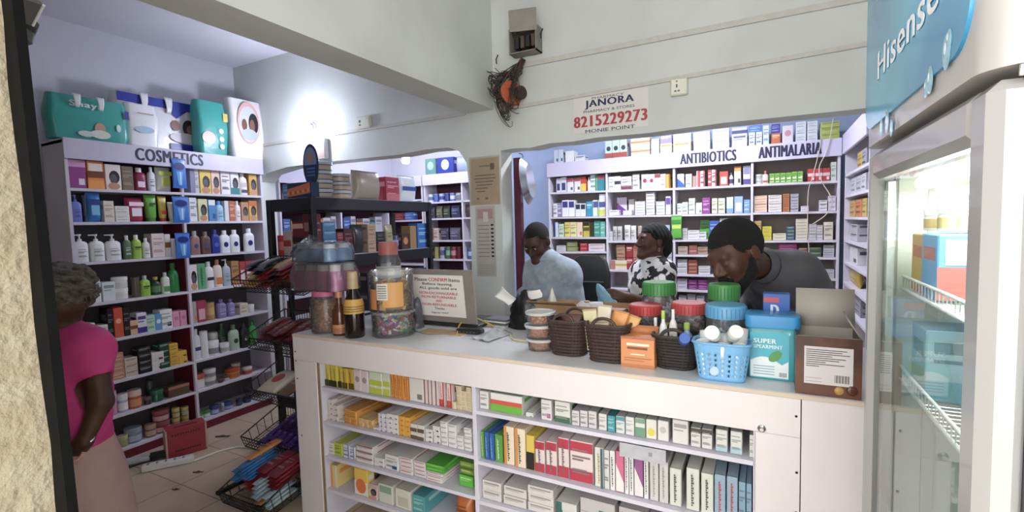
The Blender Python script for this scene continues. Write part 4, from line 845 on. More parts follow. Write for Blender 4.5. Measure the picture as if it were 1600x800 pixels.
s.add([('box', 504, 511, 632, 'slim pinkish white carton', 'd8cac4', 'k8a7a74', '', {'n': 3}), ('box', 512, 519, 625, 'slim pinkish white carton', 'd8cac4', 'k8a7a74', '', {'n': 4}), ('box', 520, 528, 634, 'slim pinkish white carton', 'd8cac4', 'k8a7a74', '', {'n': 3}), ('box', 529, 537, 658, 'slim pinkish white carton', 'd8cac4', 'k8a7a74'),
    ('box', 537, 558, 641, 'amber orange carton', 'd8963c', 'lb06a20', '', {'c': 2, 'n': 2}), ('box', 560, 583, 655, 'pale orange bundled carton', 'dcb478', 'lb07a3c', '', {'c': 3, 'n': 2, 'd': .1}), ('box', 583, 591, 669, 'low white carton', 'd4d0d4', 'k5a5a78'), ('box', 591, 604, 647, 'white carton end with navy corner', 'd8d4dc', 'rb4b0c8,k4a4a80', '', {'c': 2, 'n': 4}),
    ('box', 604, 622, 648, 'white carton end', 'dad4d4', 'k6a6470', '', {'c': 2, 'n': 4}), ('box', 622, 640, 652, 'bright amber carton end', 'e0a42c', 'ka8701c', '', {'c': 2, 'n': 4}), ('box', 641, 663, 664, 'white and brown carton end', 'd4ccc8', 'B6a5444', '', {'c': 2, 'n': 2}), ('box', 664, 675, 671, 'white carton end with dark base', 'd8d4d0', 'k3a4a50', '', {'n': 3}),
    ('box', 676, 687, 666, 'white carton end with dark base', 'd8d4d0', 'k3a4a50', '', {'n': 3}), ('box', 688, 699, 659, 'plain white carton end', 'dedad8', 'L9a9698', '', {'n': 5}), ('box', 700, 713, 664, 'plain white carton end', 'dedad8', 'L9a9698', '', {'n': 4}), ('box', 714, 724, 681, 'plain white carton end', 'dedad8', 'L9a9698', '', {'n': 3}), ('box', 725, 737, 669, 'plain white carton end', 'dedad8', 'L9a9698', '', {'n': 5})])
s = LL(2, "counter's left bay, third shelf", depth=.24); s.hmax = .15
s.add([('box', 507, 511, 694, 'slim white carton', 'd0ccc4', ''), ('box', 511, 522, 692, 'cream white carton', 'd8d6c4', 'l9a9878'), ('box', 522, 535, 693, 'lime green carton', 'b4c02c', 'l7a8a14'), ('box', 536, 546, 696, 'white and blue carton', 'd4d4dc', 'r8a94c0,l5a6aa0'), ('box', 546, 554, 699, 'white and blue carton', 'd4d4dc', 'r8a94c0,l5a6aa0'), ('box', 556, 583, 697, 'flat white carton with red edge', 'd8d0ce', 'tb05a54,L8a7a7a', '', {'n': 3}),
    ('box', 584, 600, 716, 'low white carton', 'd6d2ce', 'k7a7674', '', {'n': 2}), ('box', 601, 623, 712, 'white carton with blue dot', 'd8d6d4', 'l8a8688,k34507a'), ('box', 624, 645, 715, 'pink-printed white carton', 'dcd2d0', 'La84a5a', '', {'n': 4}), ('box', 646, 665, 722, 'pink-printed white carton', 'dcd2d0', 'La84a5a', '', {'n': 4}), ('box', 666, 692, 739, 'pink-printed white carton', 'dcd2d0', 'La84a5a', '', {'n': 3})])
q, w_, h_, z_ = s.span(666, 694, 739)
for k in range(2): put('box', 'bright green flat carton', s.row, (q.x, CF + .028, z_ + h_ + .004 + k * .018), .02, w_ * 1.02, .0175, .24, '4fa82c', 'L8ad060', '', k)
q, w_, h_, z_ = s.span(714, 737, 745)
put('box', 'green carton leaning by the divider', s.row, (q.x - .004, CF + .05, z_ + .003), 0, w_ * .95, .05, .2, '58b430', 'L9ad870', '', 0)
put('box', 'yellow green patterned carton', s.row, (q.x - .004, CF + .06, z_ + .056), -.02, w_ * .95, .055, .2, '7a9a34', 'lc8d070,m4a6a1c', '', 0)
s = LL(3, "counter's left bay, bottom shelf", depth=.12); s.hmax = .14
s.add([('box', 509, 527, 726, 'yellow and white carton', 'dcc070', 'se0902c,rd8d4d0'), ('box', 540, 552, 745, 'small white carton', 'd0ccc8', '', '', {'back': .06}), ('box', 553, 575, 733, 'yellow carton with orange fruit', 'e8c03c', 'Bd8d4cc,Oe0702c', '', {'d': .05}), ('box', 576, 590, 758, 'white and brown carton with portrait', 'd0beb4', 'f,tc8a8a0'), ('box', 591, 614, 758, 'pale green white carton', 'ccccc0', 'P8aa08a'), ('box', 617, 642, 766, 'cream carton with rounded print', 'd4cec0', 'pbcb8a0'), ('box', 644, 664, 775, 'teal carton', '4a9aa0', 'l9ac8c8', '', {'d': .22}),
    ('pou', 708, 736, 777, 'orange brown packet', 'b8642c', 'l7a3a14', '', {'d': .07})])
s = RRR(0, "counter's right bay, top shelf", depth=.16); s.hmax = .1
s.add([('box', 744, 763, 611, 'white carton with grey print', 'd8d4d0', 'l8a8a8c'), ('box', 765, 817, 617, 'broad white red and green carton', 'e0dcd8', 'B6ab02c,md05044'), ('box', 821, 833, 645, 'low white carton', 'd4d2ce', 'k8a8886'), ('box', 845, 862, 625, 'white carton with pink dot', 'd6d2d0', 'kc04a80,l9a9698'), ('box', 866, 891, 628, 'white carton with green foot', 'd4d4cc', 'b3f6a4c,l8a8a84'),
    ('box', 893, 905, 642, 'grey white carton', 'ccc8c6', 'l8a8684'), ('box', 906, 918, 642, 'grey white carton', 'ccc8c6', 'l8a8684'), ('box', 919, 932, 643, 'grey white carton', 'ccc8c6', 'l8a8684'), ('box', 935, 948, 647, 'plain white carton', 'd4d0cc', 'l9a9694'), ('box', 949, 961, 650, 'teal carton', '3f94a0', 'l8ac8d0'), ('box', 962, 976, 651, 'white carton with teal top', 'd4d6d4', 't3f94a0,l9a9a98'), ('box', 977, 991, 652, 'white carton with faint lines', 'd6d4d2', 'lb0acaa'),
    ('box', 992, 1008, 654, 'white and sage green carton', 'd0d4cc', 'B6a9478,t7a9a84'), ('box', 1009, 1026, 656, 'white carton with yellow disc', 'd8d4cc', 'Od8c830'), ('box', 1027, 1045, 658, 'white carton with grey ring', 'd6d2ce', 'ob8b4b0'), ('box', 1050, 1076, 657, 'wide white carton', 'd4d0cc', 'L9a9694'), ('box', 1079, 1095, 669, 'white carton with dark brown top', 'd4d0ca', 't4a3c3a,l9a9690'), ('box', 1096, 1113, 671, 'white carton with dark brown top', 'd4d0ca', 't4a3c3a,l9a9690'),
    ('box', 1118, 1137, 672, 'white carton with pale blue foot', 'd4d4ce', 'ba8c4cc,l9a9a94'), ('box', 1141, 1160, 675, 'white carton with pale blue foot', 'd4d4ce', 'ba8c4cc,l9a9a94'), ('box', 1171, 1178, 680, 'slim white carton', 'd0cec8', 'l9a9890')])
s = RRR(1, "counter's right bay, second shelf", depth=.16); s.hmax = .165
s.add([('box', 746, 756, 674, 'green carton', '5a9a3c', 'vc8e0a8'), ('box', 757, 764, 676, 'blue carton', '2f62a4', 'v8ab0d8'), ('box', 765, 772, 678, 'blue carton', '2f62a4', 'v8ab0d8'), ('box', 773, 785, 680, 'green carton', '5a9a3c', 'vc8e0a8'), ('box', 787, 803, 666, 'white and orange carton', 'e8d4b8', 'sd88a3c,v5a6a60'), ('box', 804, 821, 670, 'white and orange carton', 'e8d4b8', 'sd88a3c,v5a6a60'), ('box', 822, 835, 681, 'yellow and black carton', 'd8b83c', 'B2c2624'),
    ('box', 836, 851, 690, 'red topped white carton', 'dccac8', 'tb82c44,bb82c44,v7a6468'), ('box', 853, 870, 691, 'red topped white carton', 'dccac8', 'tb82c44,bb82c44,v7a6468'), ('box', 872, 889, 685, 'red topped white carton', 'dccac8', 'tb82c44,bb82c44,v7a6468'), ('box', 890, 927, 683, 'broad red and white carton', 'dcccca', 'tb82c44,bb82c44,l8a6a70'), ('box', 929, 943, 700, 'white carton with olive wave', 'd4d2c8', 'vb0a060,r3a5a70'),
    ('box', 944, 952, 704, 'slim grey white carton', 'cccac8', 'l8a8684'), ('box', 953, 961, 705, 'white carton with black lettering', 'dcdad8', 'v2a2a2c'), ('box', 962, 975, 706, 'pink and white carton', 'd0648c', 'de4dcd8'), ('box', 976, 982, 707, 'white carton with black lettering', 'dcdad8', 'v2a2a2c'), ('box', 983, 990, 709, 'white carton with black lettering', 'dcdad8', 'v2a2a2c'), ('box', 991, 1005, 711, 'purple and white carton', '94508c', 'de0d8d8'), ('box', 1006, 1013, 713, 'white carton with black lettering', 'dcdad8', 'v2a2a2c'),
    ('box', 1015, 1029, 719, 'grey white carton', 'c8c4c0', 'v9a9692'), ('box', 1030, 1044, 722, 'grey white carton', 'c8c4c0', 'v9a9692'), ('box', 1046, 1065, 733, 'pale green white carton', 'd0d0c4', 'v5a5a54'), ('box', 1072, 1093, 733, 'pale green white carton', 'd0d0c4', 'v5a5a54'), ('box', 1095, 1115, 741, 'pale green white carton', 'd0d0c4', 'v5a5a54'), ('box', 1116, 1134, 743, 'blue grey carton with red lettering', '8fa8bc', 'vb8444c'), ('box', 1135, 1153, 746, 'blue grey carton with red lettering', '8fa8bc', 'vb8444c'), ('box', 1154, 1165, 754, 'plain steel blue carton', '7fa0b8', 'l5a7a94'), ('box', 1166, 1178, 757, 'plain steel blue carton', '7fa0b8', 'l5a7a94')])
s = RRR(2, "counter's right bay, third shelf", depth=.3); s.hmax = .14
s.add([('box', 748, 784, 752, 'flat white carton', 'd2cac6', 'L9a8e8c', '', {'n': 2}), ('box', 786, 823, 763, 'flat white carton', 'd2cac6', 'L9a8e8c', '', {'n': 2}), ('box', 824, 866, 762, 'flat white carton', 'd2cac6', 'L9a8e8c', '', {'n': 3}), ('box', 868, 902, 786, 'flat white carton with green corner', 'd0ccc6', 's2c6a58', '', {'n': 2}), ('box', 905, 962, 784, 'long grey carton', 'bcb6b4', 'k2c6a58', '', {'n': 2}), ('box', 966, 1010, 797, 'wide grey carton', 'b8b2b0', 'L7a7472')])

# ------------------------------------------------------------------ things standing on the counter
CLEAR = clear('clear_plastic', 'f4f6f8', .08, .12); FILM = clear('plastic_film', 'eef0f6', .07, .12); GLASS = clear('door_glass', 'f4faf8', .03, .02, 1.3)
ON = 'on the counter'
def size(loc, x0, x1): return (x1 - x0) * (Vector(loc) - CAM).dot(FW) / FOC
def foot(px, py, back=0.0, z=CT):
    p = on(px, py, 'z', z); p.y += back; return p
def hgt(p, ytop): return at_y(Vector(p), Z, ytop).z - p.z
def fill(mb, rnd, n, r, z0, z1, mats, size, shape='ball', inner=.55, sx=1.0, sy=1.0):
    for i in range(n):
        rq = r - size * {'ball': 1.2, 'chip': 1.75, 'sweet': 2.0}[shape]; a = rnd.uniform(0, 6.283); q = rq * math.sqrt(rnd.uniform(inner, 1)); z = rnd.uniform(z0, z1); m = rnd.choice(mats); s = size * rnd.uniform(.75, 1.2)
        c = Vector((q * math.cos(a) * sx, q * math.sin(a) * sy, z))
        if shape == 'ball': mb.ball(c, (s, s * rnd.uniform(.7, 1), s * rnd.uniform(.6, .9)), m, 7)
        elif shape == 'chip':
            u = Vector((rnd.uniform(-1, 1), rnd.uniform(-1, 1), rnd.uniform(-1, 1))).normalized(); v = u.orthogonal().normalized(); t = u.cross(v) * .25
            P = [c + v * s + u * s, c - v * s + u * s, c - v * s - u * s, c + v * s - u * s]
            mb.add([p - t * s for p in P] + [p + t * s for p in P], [(3, 2, 1, 0), (4, 5, 6, 7), (0, 1, 5, 4), (1, 2, 6, 5), (2, 3, 7, 6), (3, 0, 4, 7)], m)
        else:   # wrapped sweet: body with two twisted ends
            u = Vector((rnd.uniform(-1, 1), rnd.uniform(-1, 1), rnd.uniform(-.6, .6))).normalized()
            mb.tube([c - u * s * 1.7, c - u * s * 1.0, c - u * s * .8, c + u * s * .8, c + u * s * 1.0, c + u * s * 1.7], [s * .55, s * .18, s * .55, s * .55, s * .18, s * .55], m, 6)
RN = random.Random(11)
NUT = [mat('a8683c', .5), mat('94562e', .5), mat('b97a48', .5), mat('7c4426', .5)]
# tall jar of roasted nuts
p = foot(499, 521, .05); w_ = size(p, 477, 522); h_ = hgt(p, 452); r = w_ / 2
j = empty('nut_jar', p, 0, 'tall clear jar of roasted nuts with pink lid at the counter end', 'jar')
b = MB(); b.lathe([(r * .93, .001), (r, .012), (r, h_ * .8), (r * .8, h_ * .9)], CLEAR, 28, cap=False); obj('jar_body', b, j)
b = MB(); b.lathe([(r * .86, h_ * .86), (r * .86, h_ * .985), (r * .8, h_)], mat('d8668c', .4), 28)
for k in range(24): b.box(r * .86, -.002, h_ * .87, r * .88, .002, h_ * .97, mat('c85880', .4))
obj('lid', b, j)
b = MB()
b.add([(-r * 1.02 * math.cos(t), -r * 1.02 * math.sin(t), z) for z in (h_ * .38, h_ * .62) for t in (.35, .6, .85, 1.1)], [(0, 1, 5, 4), (1, 2, 6, 5), (2, 3, 7, 6)], mat('dcdcd8', .4)); obj('label', b, j)
b = MB(); b.lathe([(r * .6, .006), (r * .68, .012), (r * .68, h_ * .72)], mat('8a5230', .7), 20)
fill(b, RN, 420, r * .94, .012, h_ * .76, NUT, .0085, inner=.85); obj('roasted_nuts', b, None, p, label='roasted brown nuts filling the tall jar with pink lid', cat='nuts', kind='stuff')
# shrink-wrapped bottles piled on the jar
ptop = p.z + h_ + .001
def bundle(x0, x1, y0, y1, n, rows, base, cap, label, zb, yc, film):
    q = Vector((0, yc, zb)); a = at_x(Vector((0, yc, zb)), X, x0).x; c = at_x(Vector((0, yc, zb)), X, x1).x
    W = c - a; hh = hgt(Vector(((a + c) / 2, yc, zb)), y1); r = W / n / 2 * .95
    t = empty('bottle_pack', ((a + c) / 2, yc, zb), .0, label, 'bottle pack')
    for i in range(n):
        for k in range(rows):
            o = MB(); o.lathe([(r * .9, 0), (r, hh * .04), (r, hh * .55), (r * .75, hh * .68), (r * .6, hh * .7)], mat(base, .3), 14)
            bo = obj('bottle', o, t, (-W / 2 + (i + .5) * W / n, (k - (rows - 1) / 2) * r * 2.1, 0))
            o = MB(); o.lathe([(r * .72, hh * .68), (r * .72, hh * .9), (r * .6, hh * .92)], mat(cap, .4), 14); obj('cap', o, bo)
    o = MB(); D = rows * r * 2.1
    rng = random.Random(n * 7)
    rings = []
    for kk in range(7):
        v = kk / 6; z = v * (hh * .98)
        rings.append([(x * (1.04 + rng.uniform(-.03, .06)), y * (1.06 + rng.uniform(-.04, .08)), z + rng.uniform(-.004, .004)) for x, y in rr(W * (1 - .12 * v ** 4), D * (1 - .2 * v ** 4), r * .9, 5)])
    o.loft(rings, FILM); obj('plastic_wrap', o, t)
    return t, hh
t1, hh1 = bundle(474, 545, 450, 408, 4, 2, 'd47aa4', 'e8e2da', 'shrink-wrapped pack of pink bottles on top of the nut jar', ptop, p.y + .015, True)
t2, hh2 = bundle(478, 536, 410, 378, 3, 2, '7aa4cc', 'e8e8e8', 'shrink-wrapped pack of blue bottles, the uppermost pack at the counter end', ptop + hh1 + .002, p.y + .02, True)
b = MB(); rng = random.Random(4)
b.grid(lambda u, v: (-.17 * u + .02 * rng.random(), .02 * math.sin(9 * v) + .05 * (v - .5) + .012 * rng.random(), .085 - .1 * u * u + .03 * math.sin(7 * u + 4 * v) + .012 * rng.random() + .04 * v), 14, 10, FILM)
obj('loose_film', b, t2, (-.07, -.02, 0))
# second jar behind, with red lid and white label
p2 = foot(556, 515, .28); w_ = size(p2, 541, 578); r = w_ / 2; h_ = hgt(p2, 378)
j = empty('sweet_jar', p2, 0, 'tall clear jar with pale red lid and white label behind the bottles', 'jar')
b = MB(); b.lathe([(r * .9, .001), (r, .015), (r, h_ * .76), (r * .75, h_ * .86)], CLEAR, 24, cap=False); obj('jar_body', b, j)
b = MB(); b.lathe([(r * .8, h_ * .84), (r * .8, h_ * .985), (r * .74, h_)], mat('b8685c', .45), 24); obj('lid', b, j)
b = MB(); b.lathe([(r * 1.01, h_ * .55), (r * 1.01, h_ * .70)], mat('c8c8c4', .5), 24, cap=False); obj('label', b, j)
b = MB(); b.lathe([(r * .5, .006), (r * .6, .012), (r * .6, h_ * .5)], mat('5a3a2c', .7), 20); fill(b, RN, 160, r * .93, .02, h_ * .66, [mat('8a5a40', .5), mat('6a3a2c', .5), mat('b08a60', .5)], .011, inner=.8)
obj('brown_sweets', b, None, p2, label='brown sweets inside the tall jar with pale red lid', cat='sweets', kind='stuff')
# two glass bottles of sauce
def sauce(px, py, x0, x1, yt, glass, lab, cap, label, wrap):
    q = foot(px, py, .03); w = size(q, x0, x1); h = hgt(q, yt); r = w / 2
    o = MB(); o.lathe([(r * .9, 0), (r, h * .02), (r, h * .5), (r * .85, h * .58), (r * .42, h * .7), (r * .38, h * .88)], mat(glass, .12, coat=.5), 22)
    bo = obj('sauce_bottle', o, None, q, label=label, cat='bottle')
    o = MB(); o.lathe([(r * .5, h * .86), (r * .5, h * .98), (r * .45, h)], mat(cap, .35), 18)
    if wrap: o.lathe([(r * .55, h * .74), (r * .5, h * .9)], mat('b8a078', .4), 18, cap=False)
    obj('cap', o, bo)
    o = MB(); z0, z1 = (h * .37, h * .6) if wrap else (h * .06, h * .26)
    o.lathe([(r * 1.015, z0), (r * 1.015, min(z1, h * .5))], mat(lab, .45), 22, cap=False)
    if wrap: o.lathe([(r * 1.015, h * .5), (r * .87, h * .585)], mat(lab, .45), 22, cap=False)
    for k in range(3): o.lathe([(r * 1.02, z0 + h * .03 + k * h * .035), (r * 1.02, z0 + h * .045 + k * h * .035)], mat(tones(lab, .6), .5), 22, cap=False)
    obj('label', o, bo)
sauce(525, 525, 514, 537, 455, '5a2c14', 'c8845a', 'c88450', 'small brown glass bottle with orange label beside the nut jar', False)
sauce(548, 528, 533, 564, 424, '1e1210', 'd0a03c', 'c8a878', 'tall dark bottle with yellow label beside the small brown bottle', True)
# two clear tubs, sweets below and snacks above
p3 = foot(600, 527, .075); w_ = size(p3, 567, 634); r = w_ / 2; h1 = hgt(p3, 483); h2 = hgt(p3, 421) - h1
def round_tub(q, r, h, label):
    t = empty('clear_tub', q, 0, label, 'tub')
    o = MB(); o.lathe([(r * .96, .001), (r * .985, .006), (r, h * .9), (r * 1.02, h * .92), (r * 1.02, h * .97)], CLEAR, 36, cap=False); obj('tub_body', o, t)
    o = MB(); o.lathe([(r * 1.03, h * .9), (r * 1.035, h * .985), (r * .98, h), (r * .9, h)], clear('clear_lid', 'ffffff', .2, .1), 36, cap=False); obj('lid_rim', o, t)
    return t
round_tub(p3, r, h1, 'wide clear tub of shiny wrapped sweets, the lower tub beside the laptop')
b = MB(); b.lathe([(r * .6, .004), (r * .66, .01), (r * .66, h1 * .8)], mat('4a3a4a', .6), 24)
fill(b, RN, 260, r * .95, .018, h1 * .84, [mat(c, .2, metal=.15, coat=.5) for c in ('c83840', '3f60c0', '48b858', 'e8e8ec', 'd890d8', 'e8b83c', 'c850a8', 'a83038', 'e8ecc8')], .012, 'sweet', inner=.8)
obj('wrapped_sweets', b, None, p3, label='shiny multicoloured wrapped sweets filling the lower clear tub', cat='sweets', kind='stuff')
p4 = Vector((p3.x, p3.y, p3.z + h1 + .001))
t = round_tub(p4, r * .97, h2, 'clear tub of golden snacks with orange labels on the sweets tub')
b = MB(); R2 = r * .985
for (a0, a1, z0, z1, c) in ((-2.62, -1.62, h2 * .06, h2 * .55, 'd8884c'), (-1.3, -.35, h2 * .12, h2 * .72, 'd89a48'), (-1.58, -1.05, h2 * .3, h2 * .7, 'e0dcd4')):
    n = 8; R2 += .0008
    b.add([(R2 * math.cos(a0 + (a1 - a0) * i / n), R2 * math.sin(a0 + (a1 - a0) * i / n), z) for z in (z0, z1) for i in range(n + 1)], [(i, i + 1, n + 2 + i, n + 1 + i) for i in range(n)], mat(c, .45))
    if c == 'e0dcd4':
        for k in range(6):
            zq = z0 + (z1 - z0) * (.12 + .14 * k); Rq = R2 + .0006
            b.add([(Rq * math.cos(a0 + (a1 - a0) * (.1 + .8 * i / n)), Rq * math.sin(a0 + (a1 - a0) * (.1 + .8 * i / n)), z) for z in (zq, zq + .004) for i in range(n + 1)], [(i, i + 1, n + 2 + i, n + 1 + i) for i in range(n)], mat('6a6660', .5))
obj('label', b, t)
b = MB(); b.lathe([(r * .55, .004), (r * .6, .01), (r * .6, h2 * .5)], mat('a87038', .6), 24)
fill(b, RN, 170, r * .9, .014, h2 * .68, [mat(c, .5) for c in ('d0a050', 'c08a3c', 'e0b868', 'b87830')], .013, 'chip', inner=.75)
obj('golden_snacks', b, None, p4, label='golden crunchy snacks inside the upper clear tub', cat='snacks', kind='stuff')
# grey crumpled bag between tub and laptop
GREYBAG = (640, 516)

# laptop, its lid towards the entrance with a notice taped on
LY = 2.15; lx0, lx1 = on(641, 507, 'y', LY).x, on(748, 514, 'y', LY).x
LW = lx1 - lx0; lp = empty('laptop', (lx0, LY, CT), 0, 'open grey laptop with a printed notice taped on its lid', 'laptop')
ltop = hgt(Vector((lx0 + LW / 2, LY, CT + .02)), 421)
b = MB(); b.box(0, -.005, .004, LW, .25, .026, mat('2a2a2c', .5), c=.006); obj('base', b, lp)
for fx in (.03, LW - .03):
    b = MB(); b.lathe([(.008, 0), (.008, .006)], BLACK, 10); obj('rubber_foot', b, lp, (fx, .02, 0))
b = MB(); b.box(0, -.012, 0, LW, 0, ltop, mat('8a8078', .4, noise=.08, scale=20), c=.005)
b.box(.012, .0, .012, LW - .012, .0015, ltop - .012, mat('101012', .2))
lid = obj('lid', b, lp, (0, 0, .026), rot=(math.radians(6), 0, 0))
b = MB()
for hx in (LW * .2, LW * .8): b.tube([(hx - .03, .004, .026), (hx + .03, .004, .026)], .008, BLACK, 10)
obj('hinge', b, lp)
pu0, pu1, pv0, pv1 = .13, .86, .12, .9
b = MB(); b.box(pu0 * LW, -.0132, pv0 * ltop, pu1 * LW, -.0122, pv1 * ltop, mat('e4ddd6', .6)); paper = obj('notice', b, lid)
PW, PH = (pu1 - pu0) * LW, (pv1 - pv0) * ltop
RED = mat('c0303c', .5); DK = mat('2c2422', .5)
def pt(txt, u0, u1, v, h, m): sheet_text(paper, txt, (pu0 + (pu1 - pu0) * u0) * LW, (pv0 + (pv1 - pv0) * v) * ltop, (u1 - u0) * PW, h * PH, m, y=-.0134, bold=.03)
pt('Please', .05, .3, .845, .085, DK); pt('CONFIRM', .33, .7, .845, .085, RED); pt('Items', .73, .94, .845, .085, DK)
pt('Before leaving.', .2, .8, .735, .08, DK); pt('ALL goods sold are', .13, .87, .635, .08, DK)
pt('NON-EXCHANGEABLE', .12, .88, .53, .06, RED); pt('NON-RETURNABLE', .16, .84, .435, .06, RED); pt('AND', .44, .56, .345, .055, RED); pt('NON-REFUNDABLE', .16, .84, .25, .06, RED); pt('Thanks', .4, .6, .165, .05, DK); pt('Signed: MGT', .33, .67, .055, .045, DK)
# black adaptor box, cables, papers
q = foot(728, 524, .02)
b = MB(); b.box(-.07, 0, 0, .07, .05, .026, mat('202022', .4), c=.006)
for k in range(5): b.box(-.05 + k * .02, -.0005, .008, -.042 + k * .02, .001, .014, mat('606468', .4))
ad = obj('modem', b, None, q, .1, 'small black modem box at the foot of the laptop', 'modem')
def cable(name, pix, r, m, label, z=CT, lift=None, cat='cable'):
    pts = [on(x, y, 'z', z) for x, y in pix]
    P = []
    for i in range(len(pts) - 1):
        a, b_, c, d = pts[max(0, i - 1)], pts[i], pts[i + 1], pts[min(len(pts) - 1, i + 2)]
        for k in range(6):
            t = k / 6; P.append(.5 * ((2 * b_) + (c - a) * t + (2 * a - 5 * b_ + 4 * c - d) * t * t + (3 * b_ - a - 3 * c + d) * t ** 3))
    P.append(pts[-1]); o0 = P[0].copy()
    L = len(P)
    for i, v in enumerate(P): v.z = z + r + (lift(i / (L - 1)) if lift else 0)
    o = MB(); o.tube([v - o0 for v in P], r, m, 8)
    return obj(name, o, None, o0, label=label, cat=cat)
cable('cable', [(636, 505), (650, 518), (672, 523), (700, 521), (716, 517)], .003, mat('8a8880', .5), 'thin grey cable curving in front of the laptop')
cable('cable', [(714, 524), (720, 514), (738, 508), (755, 510), (772, 512)], .0045, mat('d0b048', .5), 'yellow cable arching over the black modem', lift=lambda t: .035 * math.sin(math.pi * t))
cable('cable', [(797, 523), (801, 531), (812, 534), (830, 536)], .004, mat('d4cc9c', .5), 'pale yellow cable beside the stacked nut tubs')
b = MB(); b.box(-.13, -.05, 0, .13, .04, .004, mat('c0a078', .7)); obj('cardboard_sheet', b, None, foot(690, 521, .03), 0, 'flat brown cardboard sheet under the laptop cables', 'cardboard')
def crumple(pix, z, amp, m, name, label, cat, n=10, seed=1, thick=.0012, h=.012):
    """a sheet lying at height z, its corners given in the picture: near-left, near-right, far-right, far-left"""
    c = [on(x, y, 'z', z) for x, y in pix]; rg = random.Random(seed); o0 = (c[0] + c[2]) / 2; mb = MB()
    ph = [rg.uniform(0, 6) for _ in range(4)]
    def f(u, v):
        pnt = (c[0] * (1 - u) + c[1] * u) * (1 - v) + (c[3] * (1 - u) + c[2] * u) * v - o0
        return (pnt.x, pnt.y, .001 + h * .5 + amp * (math.sin(7 * u + ph[0]) * math.sin(5 * v + ph[1]) + .6 * math.sin(13 * u + ph[2] + 6 * v)) * .5)
    mb.grid(f, n * 2, n, m); o = obj(name, mb, None, o0, label=label, cat=cat)
    s = o.modifiers.new('thick', 'SOLIDIFY'); s.thickness = thick
    return o
crumple([(737, 530), (764, 536), (800, 522), (772, 514)], CT, .01, mat('c4c6ca', .35), 'plastic_sleeve', 'crumpled clear plastic sleeve lying in front of the papers', 'plastic sleeve', seed=2)
q = foot(770, 512, .06)
b = MB()
for k in range(4): b.box(-.075 + .004 * k, -.04, k * .011, .07 + .003 * k, .07, k * .011 + .009, mat('dcdcd8' if k % 2 == 0 else '6a6a70', .5), c=.002)
obj('paper_pad', b, None, q, -.1, 'low pile of white pads with black edges beside the laptop', 'paper pad')

# ---- black bag, papers, cardboard box, white bag
def blob(name, loc, rx, ry, rz_, h, m, label, cat, seed=1, n=18, L=12, amp=.18, peak=None, parent=None):
    rg = random.Random(seed); ph = [(rg.uniform(2, 7), rg.uniform(2, 6), rg.uniform(0, 6)) for _ in range(4)]
    mb = MB(); rings = []
    for j in range(L + 1):
        v = j / L; s = max(.02, (1 - v ** 2.2)) ** .6 if peak is None else max(.03, (1 - v) ** peak)
        rings.append([((rx * math.cos(a) * s) * (1 + amp * sum(math.sin(p[0] * a // 1 + p[0] * a + p[1] * v * 3 + p[2]) for p in ph) / 3) + .0 * v, ry * math.sin(a) * s * (1 + amp * sum(math.sin(p[1] * a + p[0] * v * 2 + p[2]) for p in ph) / 3), h * v) for a in [6.28318 * i / n for i in range(n)]])
    mb.loft(rings, m)
    return obj(name, mb, parent, loc, rz_, label, cat)
q = foot(641, 516, .07); blob('plastic_bag', q, .028, .04, .2, .17, clear('grey_film', '8a8a98', .45, .2), 'crumpled grey plastic bag between the sweets tub and the laptop', 'bag', 41, 22, 14, .22, peak=.35)
q = foot(806, 520, .12); w_ = size(q, 776, 842)
bag = blob('plastic_bag', q, w_ * .42, .055, 0, hgt(q, 452), mat('18181b', .3, bump=.5, bscale=25), 'black plastic bag stuffed with papers beside the stacked nut tubs', 'bag', 5, 22, 14)
def stiff(pix, y, m, name, label, cat, dy=0.0, curl=.0):
    """a sheet standing roughly upright near depth y, corners in the picture: bottom-left, bottom-right, top-right, top-left"""
    c = [on(px, py, 'y', y + (dy if i > 1 else 0)) for i, (px, py) in enumerate(pix)]; o0 = (c[0] + c[1]) / 2; mb = MB()
    def f(u, v):
        s = (c[0] * (1 - u) + c[1] * u) * (1 - v) + (c[3] * (1 - u) + c[2] * u) * v - o0
        return (s.x, s.y + curl * math.sin(math.pi * u) + curl * .4 * math.sin(5 * v + 3 * u), s.z)
    mb.grid(f, 10, 8, m); o = obj(name, mb, None, o0, label=label, cat=cat); s = o.modifiers.new('thick', 'SOLIDIFY'); s.thickness = .0015
    return o
PAPER = mat('e6e2dc', .6)
yb = q.y - .03
stiff([(795, 477), (806, 467), (783, 448), (773, 463)], yb - .06, PAPER, 'paper_slip', 'white paper slip sticking out of the black bag, next to the pillar', 'paper', .02, .012)
stiff([(829, 468), (847, 464), (845, 452), (822, 455)], yb - .05, PAPER, 'paper_roll', 'curled white paper on top of the black bag', 'paper', .03, -.02)
# open cardboard box with scrap
x0, x1 = on(836, 500, 'y', 2.3).x, on(985, 500, 'y', 2.3).x
KR = mat('b08a60', .75, noise=.15, scale=14)
kb = empty('cardboard_box', (x0, 2.25, CT + .001), .0, 'low open brown cardboard box behind the dark baskets', 'box')
W_ = x1 - x0; hh = hgt(Vector(((x0 + x1) / 2, 2.25, CT)), 479)
for nm, (a, c, d, e) in {'side': (0, 0, .004, .17), 'front': (0, 0, W_, .004), 'rear': (0, .166, W_, .17), 'end': (W_ - .004, 0, W_, .17)}.items():
    b = MB(); b.box(a, c, 0, d, e, hh, KR); obj('wall_panel', b, kb)
b = MB(); b.box(0, 0, 0, W_, .17, .003, KR); obj('bottom_panel', b, kb)
b = MB(); b.add([(0, 0, hh), (W_ * .5, 0, hh), (W_ * .5, -.05, hh + .025), (0, -.05, hh + .02)], [(0, 1, 2, 3)], KR); fl = obj('flap', b, kb); s = fl.modifiers.new('t', 'SOLIDIFY'); s.thickness = .003
qq = Vector((x0 + W_ * .17, 2.335, CT + .006))
